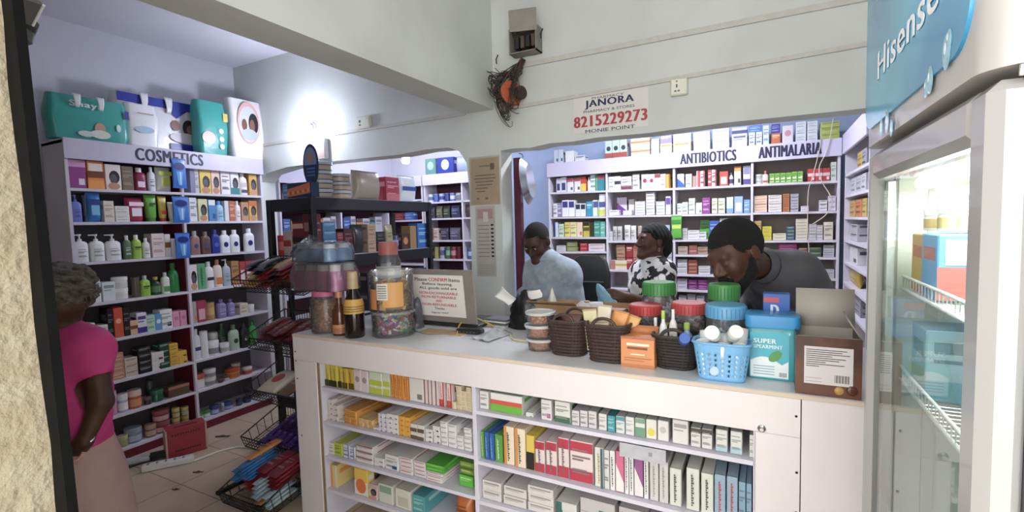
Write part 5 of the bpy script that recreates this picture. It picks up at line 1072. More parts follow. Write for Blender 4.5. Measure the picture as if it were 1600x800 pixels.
blob('white_bag', qq, .045, .04, 0, hgt(qq, 450), mat('dcdcd0', .4, bump=.4, bscale=30), 'white plastic bag with a pointed top behind the stacked nut tubs', 'bag', 8, 20, 14, .2, peak=.75)
stiff([(884, 489), (926, 489), (921, 471), (909, 470)], 2.36, mat('dcdce4', .6), 'paper_sheet', 'white folded paper standing in the cardboard box', 'paper', .05, .02)
stiff([(924, 489), (946, 487), (941, 472), (921, 472)], 2.34, mat('d4d4de', .6), 'paper_sheet', 'second white paper in the cardboard box, beside the dark basket', 'paper', .04, .015)
q = Vector((x0 + W_ * .78, 2.33, CT + .006)); blob('straw_bundle', q, .07, .05, 0, .09, mat('b48c54', .7, bump=.8, bscale=50), 'tan crumpled wrapping at the end of the cardboard box', 'wrapping', 12, 18, 10, .25)
# three clear tubs of nuts
p = foot(838, 549, .045); w_ = size(p, 815, 862); r = w_ / 2; zc = p.z
hs = [hgt(p, 523), hgt(p, 500), hgt(p, 484)]; prev = 0
for k, zt in enumerate((hgt(p, 526), hgt(p, 505), hgt(p, 485))):
    hh = zt - prev - .0015; q = Vector((p.x + (.004, -.004, .003)[k], p.y + (.0, .003, -.002)[k], p.z + prev))
    wd = ('bottom', 'middle', 'topmost')[k]
    t = empty('nut_tub', q, 0, f'{wd} clear lidded tub of nuts in the stack of three', 'tub', 'stacked clear nut tubs')
    b = MB(); b.lathe([(r * .82, .001), (r * .86, .004), (r * .93, hh * .8)], CLEAR, 28, cap=False); obj('tub_body', b, t)
    b = MB(); b.lathe([(r, hh * .78), (r * 1.02, hh * .86), (r * 1.02, hh * .97), (r * .95, hh), (r * .9, hh * .93)], clear('lid_plastic', 'f6f6f2', .55, .15), 28); obj('lid', b, t)
    b = MB(); b.lathe([(r * .5, .004), (r * .55, .006), (r * .6, hh * .62)], mat('a86438', .6), 20)
    fill(b, RN, 150, r * .80, .009, hh * .72, [mat('c47a48', .5), mat('b0623a', .5), mat('d08c5a', .5)], .0075, inner=.85)
    obj('fried_nuts', b, None, q, label=f'reddish fried nuts inside the {wd} tub of the stack', cat='nuts', kind='stuff', group='nuts in the stacked tubs')
    prev = zt
# woven baskets
def woven(px, py, x0, x1, yrim, color, label, yback, handle=True, d=.15):
    p = foot(px, py, .0); w = size(p, x0, x1); h = hgt(p, yrim); p.y += d / 2
    t = empty('woven_basket', p, 0, label, 'basket')
    m = mat(color, .55, noise=.25, scale=60); m2 = mat(tones(color, .45), .7); NV = 11
    def wd(v): return (w * (.82 + .18 * v), d * (.8 + .2 * v))
    b = MB()
    rings = [[(x, y, v * h) for x, y in rr(*(q * .965 for q in wd(v)), .045, 5)] for v in (0, .5, 1)]
    b.loft(rings, m2, cap=False); b.prism(rr(*(q * .96 for q in wd(0)), .045, 5), 0, .004, m2)
    obj('lining', b, t)
    b = MB(); n = 44
    for k in range(NV):
        v = (k + .5) / NV; P = rr(*wd(v), .045, 10); pts = []
        for i, (x, y) in enumerate(P): s = 1 + .012 * (1 if (i + k) % 2 else -1); pts.append((x * s, y * s, v * h))
        b.tube(pts, h / NV * .42, m, 5, closed=True)
    obj('weave', b, t)
    b = MB(); P0, P1 = rr(*wd(0), .045, 10), rr(*wd(1), .045, 10)
    for i in range(0, len(P0), 2): b.tube([(P0[i][0], P0[i][1], 0), (P1[i][0], P1[i][1], h)], .0022, mat(tones(color, 1.25), .55), 5)
    obj('stakes', b, t)
    b = MB(); P = rr(*wd(1.02), .045, 6); b.tube([(x, y, h) for x, y in P], .006, m, 8, closed=True); obj('rim', b, t)
    if handle:
        for sy in (-1, 1):
            b = MB(); b.tube([(w * .26 * math.cos(a), sy * (wd(1)[1] / 2), h + .03 * math.sin(a)) for a in [math.pi * i / 12 for i in range(13)]], .0065, m, 8); obj('handle', b, t)
    return t, p, w, h, d
BR = '4a3632'
t, p, w, h, d = woven(881, 558, 851, 913, 503, BR, 'dark brown woven basket next to the stacked nut tubs', 490)
rg = random.Random(5)
put('pou', 'dark red packet lying in basket', 'the basket beside the nut tubs', (p.x + .01, p.y - .01, p.z + .04), .2, .09, .12, .035, '6a3a36', 'lb08a80', '', 0, p.x)
t, p, w, h, d = woven(944, 569, 910, 979, 510, BR, 'dark brown woven basket filled with yellow and orange snack packets', 490)
for (dx, dy, ph, c, art, hh_, tl) in ((-.06, 0, 'pale yellow wafer packet', 'dcd0a0', 'lb89a50', .16, -.15), (-.035, .02, 'cream snack packet', 'e0d4b8', 'lb08a50', .175, .05), (.02, -.015, 'orange snack packet', 'e08c28', 'o6a3a14', .165, .2), (.05, .01, 'amber snack packet', 'd89a34', 'l8a5a14', .15, .3), (.0, .035, 'brown and cream packet', 'a86c4c', 'le0c8a8', .15, -.1), (-.01, -.035, 'small cream stick packet', 'e4d8b4', '', .12, -.1)):
    put('pou', ph, 'the basket of yellow packets', (p.x + dx, p.y + dy - .02, p.z + .035), 0, .06, hh_, .02, c, art, '', 0, p.x + dx, tilt=(-.1, tl, .1 * dx))
t, p, w, h, d = woven(1052, 580, 1018, 1087, 528, '38302e', 'dark brown woven basket holding tubes and spray bottles', 515)
P3 = p
for (x0, x1, yt, kind, ph, c, art, cap, dy) in ((1030, 1043, 486, 'rnd', 'white and navy roll-on bottle', 'e4e4e6', 'l34407c', 'a8c840', -.02), (1046, 1058, 484, 'bot', 'white tube with red lettering', 'e0d8d4', 'vb84a5a', 'e0dcd8', .0), (1063, 1083, 506, 'rnd', 'pale blue bottle with lime cap', '8ab0d8', 'l3a5aa0', 'a8c83c', .01), (1019, 1030, 497, 'rnd', 'slim white and red bottle', 'dcd8d4', 'lb83a44', 'd8d4d0', .02)):
    q = Vector((at_x(Vector((0, p.y + dy, 1.08)), X, (x0 + x1) / 2).x, p.y + dy - .01, CT + .012)); ww = size(q, x0, x1)
    put(kind, ph, 'the dark basket beside the blue one', q, 0, ww, hgt(q, yt), ww * .7, c, art, cap, 0, q.x)
q = Vector((at_x(Vector((0, p.y, 1.08)), X, 1071).x, p.y - .045, CT + .085))
put('can', 'bright blue capped can lying on top', 'the dark basket beside the blue one', q, 0, .038, .09, .038, '3a6cc0', '', '2f5cb4', 0, q.x, tilt=(math.radians(68), 0, .2))
# light blue plastic basket with punched holes
def punched(px, py, x0, x1, yrim, color, label, d=.11):
    p = foot(px, py, 0); w = size(p, x0, x1); h = hgt(p, yrim); p.y += d / 2
    t = empty('plastic_basket', p, 0, label, 'basket'); m = mat(color, .35)
    N = 12; P = rr(1, 1, .28, N); n = len(P); NV = 15; b = MB(); vs = []; fs = []
    # resample the outline evenly
    pts = []; per = []
    for i in range(n):
        a = Vector(P[i]); c = Vector(P[(i + 1) % n]); per.append((c - a).length)
    tot = sum(per); NU = 84
    for k in range(NU):
        s_ = tot * k / NU; i = 0
        while s_ > per[i]: s_ -= per[i]; i += 1
        a = Vector(P[i]); c = Vector(P[(i + 1) % n]); pts.append(a.lerp(c, s_ / max(per[i], 1e-9)))
    for j in range(NV + 1):
        v = j / NV; sx, sy = w * (.8 + .2 * v), d * (.78 + .22 * v)
        vs += [(q.x * sx, q.y * sy, h * v) for q in pts]
    for j in range(NV):
        for i in range(NU):
            hole = 2 <= j <= NV - 4 and i % 3 == 1 and (j % 2 == 0)
            k = (i + 1) % NU
            if not hole: fs.append((j * NU + i, j * NU + k, (j + 1) * NU + k, (j + 1) * NU + i))
    b.add(vs, fs, m); bo = obj('wall_panel', b, t); s = bo.modifiers.new('t', 'SOLIDIFY'); s.thickness = .0025; s.offset = -1
    b = MB(); b.prism([(q.x * w * .8, q.y * d * .78) for q in pts], .0005, .004, m); obj('bottom_panel', b, t)
    b = MB(); b.tube([(q.x * w * 1.01, q.y * d * 1.01, h) for q in pts], .005, m, 8, closed=True); obj('rim', b, t)
    b = MB(); b.lathe([(.016, 0), (.014, .0015), (.010, .001)], mat('a8c4e0', .3), 16); obj('emblem', b, t, (-.02, -d * .455, h * .28), rot=(math.radians(80), 0, 0))
    return t, p, w, h, d
t, p, w, h, d = punched(1126, 598, 1083, 1168, 539, '6fb4e6', 'light blue plastic basket with punched holes full of white bottles')
for i, (kd, dx, dy, zz_, tl, hh, rr_) in enumerate((('can', -.3, -.2, .008, (.1, -.12), .125, .046), ('can', .0, -.22, .008, (.12, .05), .115, .046), ('can', .3, -.2, .008, (.1, .1), .12, .044), ('can', -.28, .25, .008, (-.06, -.1), .15, .042), ('can', .02, .26, .008, (-.05, .04), .14, .042), ('can', .31, .24, .008, (-.05, .1), .165, .04), ('jar', -.12, -.2, .132, (1.15, -.2), .05, .048), ('jar', .17, -.12, .136, (.9, .5), .05, .046))):
    q = Vector((p.x + dx * w * .8, p.y + dy * d * .78 - rr_ / 2, p.z + zz_))
    ph = ['white pill bottle at the front corner by the dark basket', 'white pill bottle at the front middle', 'white pill bottle at the front corner by the teal tub', 'tall white bottle at the back corner by the dark basket', 'white bottle at the back middle', 'tallest white bottle at the back corner by the teal tub', 'white lidded jar lying with its lid facing out', 'white lidded jar lying tilted on the bottles'][i]
    put(kd, ph, 'the light blue basket', q, 0, rr_, hh, rr_, 'e2e2e0', ('', 'lb8c4c0')[i % 2], ('efefec', 'eae0d8')[i in (3, 5)], 0, dx, tilt=(tl[0], tl[1], 0))
# orange tea carton with a cut-out top
p = foot(996, 575, 0); w = size(p, 970, 1022); h = hgt(p, 527)
o = MB(); dd = .07; m = mat('dc8c4c', .45)
o.box(-w / 2, 0, 0, w / 2, dd, h, m, c=.001)
tea = obj('tea_carton', o, None, p, 0, 'orange tea carton with open lid between two dark baskets', 'carton')
o = MB(); o.add([(-w / 2, dd, h), (w / 2, dd, h), (w / 2, dd + .012, h + hgt(p, 515) - h), (-w / 2, dd + .012, h + hgt(p, 515) - h)], [(0, 1, 2, 3)], mat('c87840', .5)); f = obj('lid_flap', o, tea); s = f.modifiers.new('t', 'SOLIDIFY'); s.thickness = .002
o = MB(); e = -.0006
for (u0, v0, u1, v1, c) in ((.0, 0, 1, .12, 'c87a3c'), (.18, .72, .85, .8, 'f4e0c0'), (.2, .6, .8, .68, '8a4a20'), (.3, .42, .72, .46, 'f0d8b8'), (.1, .3, .9, .33, 'b8703c'), (.1, .22, .7, .25, 'b8703c'), (.0, .93, 1, 1, 'b8683a')):
    o.add([(-w / 2 + w * u0, e, h * v0), (-w / 2 + w * u1, e, h * v0), (-w / 2 + w * u1, e, h * v1), (-w / 2 + w * u0, e, h * v1)], [(0, 1, 2, 3)], mat(c, .5)); e -= .0003
obj('print', o, tea)
# sweet jars with coloured lids
def sweet_jar(px, yy, x0, x1, yt, lidc, cont, label, stuff_label, fillh=.5, neck=.8, lab=None):
    p = at_x(Vector((0, yy, CT)), X, px); p.z = CT + .001; w = size(p, x0, x1); h = hgt(p, yt); r = w / 2
    t = empty('sweet_jar', p, 0, label, 'jar')
    b = MB(); b.lathe([(r * .8, .001), (r * .9, .008), (r * .96, h * .2), (r, h * .45), (r * .97, h * .62), (r * neck, h * .78), (r * neck * .98, h * .84)], CLEAR, 28, cap=False); obj('jar_body', b, t)
    b = MB(); rl = r * neck * 1.06
    b.lathe([(rl, h * .8), (rl, h * .975), (rl * .93, h), (rl * .5, h * .998)], mat(lidc, .4), 30)
    for k in range(30):
        a = 6.283 * k / 30; b.tube([(rl * math.cos(a), rl * math.sin(a), h * .815), (rl * math.cos(a), rl * math.sin(a), h * .965)], .0014, mat(tones(lidc, .85), .4), 4)
    obj('lid', b, t)
    if lab:
        b = MB(); b.lathe([(r * .93, h * .14), (r * 1.012, h * .4)], mat(lab, .45), 28, cap=False); obj('label', b, t)
    b = MB(); b.lathe([(r * .45, .005), (r * .55, .012), (r * .58, h * fillh * .85)], mat(tones(cont[0], .7), .7), 18)
    fill(b, RN, 110, r * .92, .014, h * fillh, [mat(c, .3) for c in cont], .0115, 'sweet', inner=.8)
    obj('jar_sweets', b, None, p, label=stuff_label, cat='sweets', kind='stuff')
sweet_jar(1030, 2.19, 1000, 1057, 440, '3c8c40', ['d8d8dc', 'b4b4ba', 'e4e4e8'], 'big clear jar with green lid behind the red lidded jar', 'silver wrapped sweets in the first green lidded jar', .6, .82, 'c8c84c')
sweet_jar(1131, 2.045, 1105, 1158, 443, '3c8c40', ['d8d8dc', 'b8b8c0', 'e6e6e2'], 'big clear jar with green lid beneath the bearded man', 'silver wrapped sweets in the jar beneath the bearded man', .6, .82)
sweet_jar(1009, 2.05, 985, 1034, 475, 'c83c3c', ['4a2c22', '5c3628', '3a221c'], 'red lidded jar of dark sweets behind the orange tea carton', 'dark brown sweets in the red lidded jar by the tea carton', .62, .95)
sweet_jar(1077, 2.06, 1052, 1104, 472, 'c84848', ['b8a8a0', '9a7a6a', 'c8c0bc'], 'red lidded jar of pale sweets behind the tubes basket', 'pale sweets in the red lidded jar behind the tubes basket', .6, .95)
sweet_jar(1134, 1.928, 1105, 1164, 475, '5fa8d8', ['a8bcc8', '8aa0b0', '4a7a5a'], 'clear jar with light blue lid behind the light blue basket', 'green and grey sweets in the light blue lidded jar', .62, .95, None)
# teal tub of sweets with printed label
p = foot(1206, 594, .0); w = size(p, 1168, 1240); h = hgt(p, 512); d = .11; p.y += d / 2
t = empty('sweet_tub', p, 0, 'square teal tub of chewing gum with bright blue lid', 'tub')
b = MB(); TQ = mat('3aa0ac', .2, coat=.4)
b.loft([[(x, y, z) for x, y in rr(w * s, d * s, .018, 4)] for s, z in ((.93, 0), (.98, .008), (1, h * .5), (.98, h * .97), (.9, h))], TQ); body = obj('tub_body', b, t)
b = MB(); hl = hgt(p, 489); b.loft([[(x, y, z) for x, y in rr(w * s, d * s, .02, 5)] for s, z in ((1.06, h * .985), (1.08, h + .004), (1.06, hl - .003), (1.0, hl))], mat('2f96d4', .35)); obj('lid', b, t)
b = MB(); y = -d / 2 - .0012; b.box(-w * .43, y, h * .03, w * .32, y + .001, h * .9, mat('38b4c8', .4))
def wave(v0, v1, c, dy, fn):
    pts = [(-w * .42 + w * .73 * i / 12, v0) for i in range(13)] + [(-w * .42 + w * .73 * i / 12, fn(i / 12)) for i in range(12, -1, -1)]
    b.add([(x, y - dy, h * v) for x, v in pts], [tuple(range(len(pts)))], mat(c, .4))
wave(.05, .4, 'e4ecec', .0004, lambda u: .30 + .14 * abs(math.sin(3.3 * u + .4)))
b.add([(w * .08 + w * .13 * math.cos(a) - w * .02, y - .0008, h * (.46 + .1 * math.sin(a) + .05 * math.cos(a))) for a in [i * .449 for i in range(14)]], [tuple(range(14))], mat('4a9a48', .4))
for k in range(4): b.add([(-w * .36, y - .0008, h * (.1 + .05 * k)), (w * (.05), y - .0008, h * (.1 + .05 * k)), (w * .05, y - .0008, h * (.12 + .05 * k)), (-w * .36, y - .0008, h * (.12 + .05 * k))], [(0, 1, 2, 3)], mat('9ab4bc', .5))
for k in range(9): b.add([(w * (.14 + .016 * k), y - .0008, h * .08), (w * (.14 + .016 * k + .008), y - .0008, h * .08), (w * (.14 + .016 * k + .008), y - .0008, h * .16), (w * (.14 + .016 * k), y - .0008, h * .16)], [(0, 1, 2, 3)], mat('2c3c44', .5))
lb = obj('label', b, t)
sheet_text(lb, 'SUPER', -w * .36, h * .7, w * .44, h * .085, mat('e8f0f4', .4), y=y - .0009, bold=.04); sheet_text(lb, 'SPEARMINT', -w * .36, h * .6, w * .56, h * .07, mat('d4e8f0', .4), y=y - .0009, bold=.04)
# blue upright box behind the tub
p = at_x(Vector((0, 1.93, CT + .2)), X, 1213); p.z = CT + .001; w = size(p, 1194, 1231); h = hgt(p, 459)
bx = obj('blue_carton', carton_mesh(w, h, .05, '2a62b8', ''), None, p, 0, 'upright blue carton with red corner behind the teal tub', 'carton')
b = MB(); b.box(-w * .48, -.0012, h * .89, w * .1, -.0004, h * .95, mat('c8404c', .4)); obj('print', b, bx)
sheet_text(bx, 'D', -w * .22, h * .72, w * .32, h * .14, mat('dce4f0', .4), y=-.0012, bold=.05)
# brown chocolate carton, lid flaps up
p = foot(1294, 622, .012); w = size(p, 1251, 1338); h = hgt(p, 528); d = .17
t = empty('chocolate_carton', p, 0, 'brown carton with white label and open flaps at the counter end', 'carton')
CH = mat('4a2a20', .4, second='6a3c28', scale=5, thr=(.45, .55)); IN = mat('b4aca0', .7, noise=.06, scale=8)
b = MB(); b.box(-w / 2, 0, 0, w / 2, .003, h, CH); fp = obj('front_panel', b, t)
for sx in (-1, 1):
    b = MB(); b.box(sx * w / 2 - (.003 if sx > 0 else 0), .003, 0, sx * w / 2 + (.003 if sx < 0 else 0), d, h, CH); obj('side_panel', b, t)
b = MB(); b.box(-w / 2, d - .003, 0, w / 2, d, h, IN); obj('rear_panel', b, t)
b = MB(); b.box(-w / 2 + .003, .003, 0.001, w / 2 - .003, d - .003, .004, IN); obj('bottom_panel', b, t)
b = MB(); b.box(-w / 2 + .003, .0035, h * .98, w / 2 - .003, .03, h * .982, IN); obj('inner_flap', b, t)
pb = Vector((p.x, p.y + d, CT + h)); zt = at_y(pb, Z, 452).z - CT
b = MB(); b.add([(-w * .46, d, h), (w * .52, d, h), (w * .52, d + .02, zt), (-w * .46, d + .02, zt)], [(0, 1, 2, 3)], IN); f = obj('lid_flap', b, t); s = f.modifiers.new('t', 'SOLIDIFY'); s.thickness = .003
b = MB(); b.add([(w / 2, .02, h), (w / 2, d - .01, h), (w / 2 - .03, d - .02, h + .06), (w / 2 - .03, .04, h + .05)], [(0, 1, 2, 3)], IN); f = obj('side_flap', b, t); s = f.modifiers.new('t', 'SOLIDIFY'); s.thickness = .003
b = MB(); y = -.0008; b.box(-w * .37, y, h * .2, w * .37, -.0001, h * .84, mat('d8d0d0', .5))
for k in range(9): b.box(-w * .34, y - .0004, h * (.78 - .035 * k), -w * .34 + w * (.62, .55, .66, .4, .6, .5, .3, .58, .2)[k], y - .0001, h * (.793 - .035 * k), mat('4a4444', .5))
for k in range(10): b.box(w * (.1 + .022 * k), y - .0004, h * .25, w * (.1 + .022 * k + (.008, .014)[k % 2]), y - .0001, h * .38, mat('2c2828', .5))
b.box(-w * .35, y - .0004, h * .24, -w * .1, y - .0001, h * .245, mat('6a6464', .5)); b.box(-w * .35, y - .0004, h * .3, -w * .1, y - .0001, h * .305, mat('6a6464', .5)); obj('label', b, fp)
b = MB(); b.ball((w * .17, 0, h * .12), (w * .075, .004, h * .07), mat('b88a38', .4), 14); obj('gold_coin_print', b, fp)
b = MB(); b.ball((w * .36, 0, h * .14), (w * .09, .004, h * .085), mat('5a2c20', .25), 14); obj('chocolate_print', b, fp)
# small bracket and the patterned tin near the baskets
p = at_x(Vector((0, 2.17, CT)), X, 957); p.z = CT + .001; put('box', 'brown and white printed carton', 'the counter behind the snack basket', p, 0, size(p, 940, 975), hgt(p, 484), .06, 'a87860', 'Le0ccb8,md0b8a8', '', 0, p.x)

# ------------------------------------------------------------------ glass-door fridge beside the counter
FX, FYN, FYF = .2, .675, 1.352
FW_ = FYF - FYN; FD = .60
fr = empty('display_fridge', (FX, FYN, 0), 0, 'tall white display fridge with glass door and blue lit-up header panel', 'fridge')
FWH2 = mat('b4b0ac', .35, coat=.2); FWH = mat('a09e9c', .35, coat=.2); INN = mat('d8dcd4', .4)
def part(name, mb, par=fr, **k): return obj(name, mb, par, **k)
b = MB(); b.box(.045, 0, .1, FD, .03, 1.69, FWH, c=.006); part('side_panel', b)
b = MB(); b.box(.045, FW_ - .03, .1, FD, FW_, 1.69, INN, c=.006); part('side_panel', b)
b = MB(); b.box(FD - .03, .03, .1, FD, FW_ - .03, 1.69, INN); part('back_panel', b)
b = MB(); b.box(.045, .03, .1, FD - .03, FW_ - .03, .16, INN); part('floor_panel', b)
b = MB(); b.box(.045, .03, 1.66, FD - .03, FW_ - .03, 1.69, INN); part('ceiling_panel', b)
b = MB(); b.box(.02, .02, 0, FD, FW_ - .02, .1, mat('3a3a3e', .5)); part('plinth', b)
# door: four rails with rounded outer edge, pane between
def stile(y0, y1, z0, z1):
    b = MB(); b.box(0, y0, z0, .04, y1, z1, FWH, c=.012); return b
part('door_frame', stile(0, .062, .1, 1.684), label='near upright of the door frame')
part('door_frame', stile(FW_ - .045, FW_, .1, 1.684), label='far upright of the door frame')
part('door_frame', stile(.055, FW_ - .04, 1.625, 1.684), label='top rail of the door frame'); part('door_frame', stile(.055, FW_ - .04, .1, .17), label='bottom rail of the door frame')
b = MB(); b.add([(.012, .058, .165), (.012, FW_ - .042, .165), (.012, FW_ - .042, 1.628), (.012, .058, 1.628)], [(0, 3, 2, 1)], GLASS); part('door_pane', b)
b = MB()
for y in (.058, FW_ - .07): b.box(.022, y, .17, .040, y + .018, 1.62, mat('d8dcd8', .25, metal=.6), c=.003)
part('inner_rail', b)
b = MB(); b.box(.0405, .006, .11, .0445, FW_ - .006, 1.68, mat('4a4a4e', .6)); b.box(.041, .03, .16, .0445, FW_ - .03, 1.65, INN); 
gk = MB()
for (y0, z0, y1, z1) in ((.004, .11, .03, 1.682), (FW_ - .03, .11, FW_ - .004, 1.682), (.03, 1.66, FW_ - .03, 1.682), (.03, .11, FW_ - .03, .16)): gk.box(.0405, y0, z0, .0448, y1, z1, mat('56565a', .6))
part('door_gasket', gk)
# header with rounded edges and a blue printed panel
HZ0, HZ1 = 1.695, 2.10
b = MB(); P = [(x + .30, y + FW_ / 2) for x, y in rr(.61, FW_ + .02, .045, 6)]
b.loft([[(x, y, z) for x, y in P] for z in (HZ0, HZ0 + .01, HZ1 - .02)] + [[(.3 + (x - .3) * .97, FW_ / 2 + (y - FW_ / 2) * .97, HZ1) for x, y in P]], FWH2); hd = part('header', b)
b = MB(); b.box(.02, -.004, HZ0 - .012, FD, .0, HZ0 + .0, mat('c8c8ca', .15, metal=.9), c=.001); part('chrome_trim', b)
b = MB(); yA, yB = .032, FW_ - .012; zA, zB = HZ0 + .035, HZ1 - .02; cy_, cz_ = (yA + yB) / 2, (zA + zB) / 2
blue = bpy.data.materials.new('blue_panel'); blue.use_nodes = True; n = blue.node_tree; bs = n.nodes['Principled BSDF']
t = n.nodes.new('ShaderNodeTexCoord'); z = n.nodes.new('ShaderNodeTexNoise'); r = n.nodes.new('ShaderNodeValToRGB'); z.inputs['Scale'].default_value = 3.0
n.links.new(t.outputs['Object'], z.inputs['Vector']); n.links.new(z.outputs['Fac'], r.inputs[0]); n.links.new(r.outputs[0], bs.inputs['Base Color'])
r.color_ramp.elements[0].color = lin('1c8cc0'); r.color_ramp.elements[1].color = lin('38b4dc'); r.color_ramp.elements[0].position = .35; r.color_ramp.elements[1].position = .65
bs.inputs['Roughness'].default_value = .12
b.prism([(y + cy_, zz_ + cz_) for y, zz_ in rr(yB - yA, zB - zA, .06, 8)], -.009, -.004, blue, axis='x'); pn = part('blue_panel', b, hd)
a0, a1 = on(1371, 118, 'x', FX - .01), on(1465, 40, 'x', FX - .01)
hT = (at_y(a0, Z, 84) - at_y(a0, Z, 127)).length
me = text_mesh('Hisense', a0.y - a1.y, hT, mat('f0f4f8', .4), .035)
lt = obj('lettering', me, pn, (-.0095, a0.y - FYN, at_y(a0, Z, 127).z), rot=(0, 0, -math.pi / 2))
for (px, py, rr_) in ((1478, 80, .02), (1452, 125, .017), (1446, 138, .012), (1482, 62, .012), (1385, 190, .02), (1376, 200, .016), (1392, 200, .014)):
    q = on(px, py, 'x', FX - .01); b = MB(); b.ball((0, 0, 0), (.0008, rr_ * .8, rr_ * 1.1), mat('8ad0ec', .1, coat=.6, noise=.35, scale=60), 14); b.ball((-.0004, .004, .004), (.0008, rr_ * .3, rr_ * .4), mat('e0f2fa', .1), 10)
    obj('water_drop_print', b, pn, (-.0095, q.y - FYN, q.z))
# inner tube light
b = MB(); b.tube([(.075, .06, 1.61), (.075, FW_ - .1, 1.61)], .013, mat('f6fff4', .3, emit=7.0), 12); tl = part('light_tube', b)
l = lamp('fridge_light', 'AREA', (FX + .11, FYN + FW_ / 2, 1.592), 2.6, (.94, 1.0, .92), .5, .04, rot=(0, 0, math.pi / 2))
b = MB(); b.box(.06, .05, 1.625, .1, FW_ - .06, 1.66, WHT, c=.004); part('light_housing', b)
# wire shelves
WIRE = mat('e4e6e4', .3, metal=.3)
SHZ = [on(1412, 447, 'x', FX + .07).z, on(1420, 590, 'x', FX + .07).z - .01, .62]
for zq in SHZ:
    b = MB(); b.tube([(.06, .035, zq), (.06, FW_ - .035, zq)], .0035, WIRE, 8); b.tube([(.06, .035, zq + .028), (.06, FW_ - .035, zq + .028)], .003, WIRE, 8); b.tube([(FD - .05, .035, zq), (FD - .05, FW_ - .035, zq)], .0035, WIRE, 8)
    for k in range(30):
        y = .04 + k * (FW_ - .08) / 29; b.tube([(.06, y, zq + .028), (.06, y, zq), (FD - .05, y, zq)], .0018, WIRE, 5)
    part('wire_shelf', b)
b = MB(); 
for y in (.032, FW_ - .032):
    for xx in (.1, .45): b.box(xx, y - .004, .2, xx + .02, y + .004, 1.6, mat('c8ccc8', .4))
part('shelf_rail', b)
def infridge(kind, ph, px0, px1, y, yt, z, d, base, art, cap='', h=None, W=None, lv=0):
    a = on(px0, 500, 'y', y).x; c = on(px1, 500, 'y', y).x; w = W or (c - a); q = Vector((a + w / 2, y, z)); hh = h or hgt2(q, yt)
    return put(kind, ph, 'a shelf in the display fridge', q, 0, w, hh, d, base, art, cap, 0, a)
def hgt2(q, yt): return at_y(q, Z, yt).z - q.z
z1 = SHZ[0] + .004
infridge('box', 'yellow and brown carton', 1441, 1460, 1.19, 366, z1, .09, 'c8a048', 'Bb8602c,Pd8d0b4,rd8c030', W=.085)
infridge('box', 'blue and red carton with meat picture', 1462, 1500, 1.10, 366, z1, .1, '5a9ad0', 'Bb0605a,kd8b8a0,Pd8dce4', W=.13)
q = Vector((.36, 1.2, z1)); hh = hgt2(q, 330)
ztop1 = z1 + at_y(Vector((on(1480, 400, 'y', 1.10).x, 1.10, z1)), Z, 366).z - z1 + .003
for i, (px, y, yt0, hh_, w_) in enumerate(((1446, 1.2, 362, .045, .035), (1470, 1.13, 350, .05, .05), (1490, 1.12, 350, .055, .055))):
    xx = on(px, 400, 'y', y).x
    put('jar', ['small white cup on the yellow carton', 'white lidded cup on the blue carton', 'second white lidded cup beside it'][i], 'the display fridge', (xx + w_ / 2, y + .005, ztop1), 0, w_, hh_, w_, 'e4e2dc', 'lc8a860', 'f0efe9', 0, px)
put('pou', 'white and yellow pack', 'the topmost goods in the fridge', (on(1478, 400, 'y', 1.14).x + .04, 1.165, ztop1 + .058), 0, .1, .06, .035, 'e8e2c8', 'mc8a850', '', 0)
z2 = SHZ[1] + .004
infridge('box', 'grey blue carton', 1448, 1500, 1.16, 520, z2, .1, '8aa4ac', 'L5a7078,b5a8a98', W=.12)
z3 = SHZ[2] + .004
for i, (px0, y, hh_) in enumerate(((1424, 1.2, .26), (1440, 1.1, .24), (1462, 1.05, .25), (1478, .98, .26))):
    xx = on(px0, 700, 'y', y).x
    put('rnd', 'frosted clear water bottle', 'the lower fridge shelf', (xx + .075, y, z3), 0, .055, hh_, .055, 'c8ccbc', 'ldcdcd0', 'dfe0d6', 0, px0)

# ------------------------------------------------------------------ wire candy stand at the counter end
WB = mat('141416', .4)
cs = empty('candy_stand', (-2.67, 2.05, 0), 0, 'tall black wire stand of sweets baskets at the end of the counter', 'stand')
def loc(v): return Vector(v) - Vector((-2.67, 2.05, 0))
for x in (-2.86, -2.5):
    b = MB(); b.box(x - .015, 2.185, .02, x + .015, 2.215, 1.36, WB, c=.003); obj('post', b, cs, -Vector((-2.67, 2.05, 0)))
b = MB()
for x in (-2.86, -2.5): b.box(x - .015, 1.62, 0.001, x + .015, 2.24, .022, WB, c=.003)
b.box(-2.86, 2.19, .002, -2.5, 2.21, .022, WB); obj('base_frame', b, cs, -Vector((-2.67, 2.05, 0)))
TIERS = [((361, 437), 1.88, -2.37, .30), ((381, 527), 1.88, -2.37, .30), ((380, 606), 1.88, -2.37, .30), ((376, 682), 1.85, -2.38, .33), ((340, 768), 1.50, -2.27, .32)]
BK = []
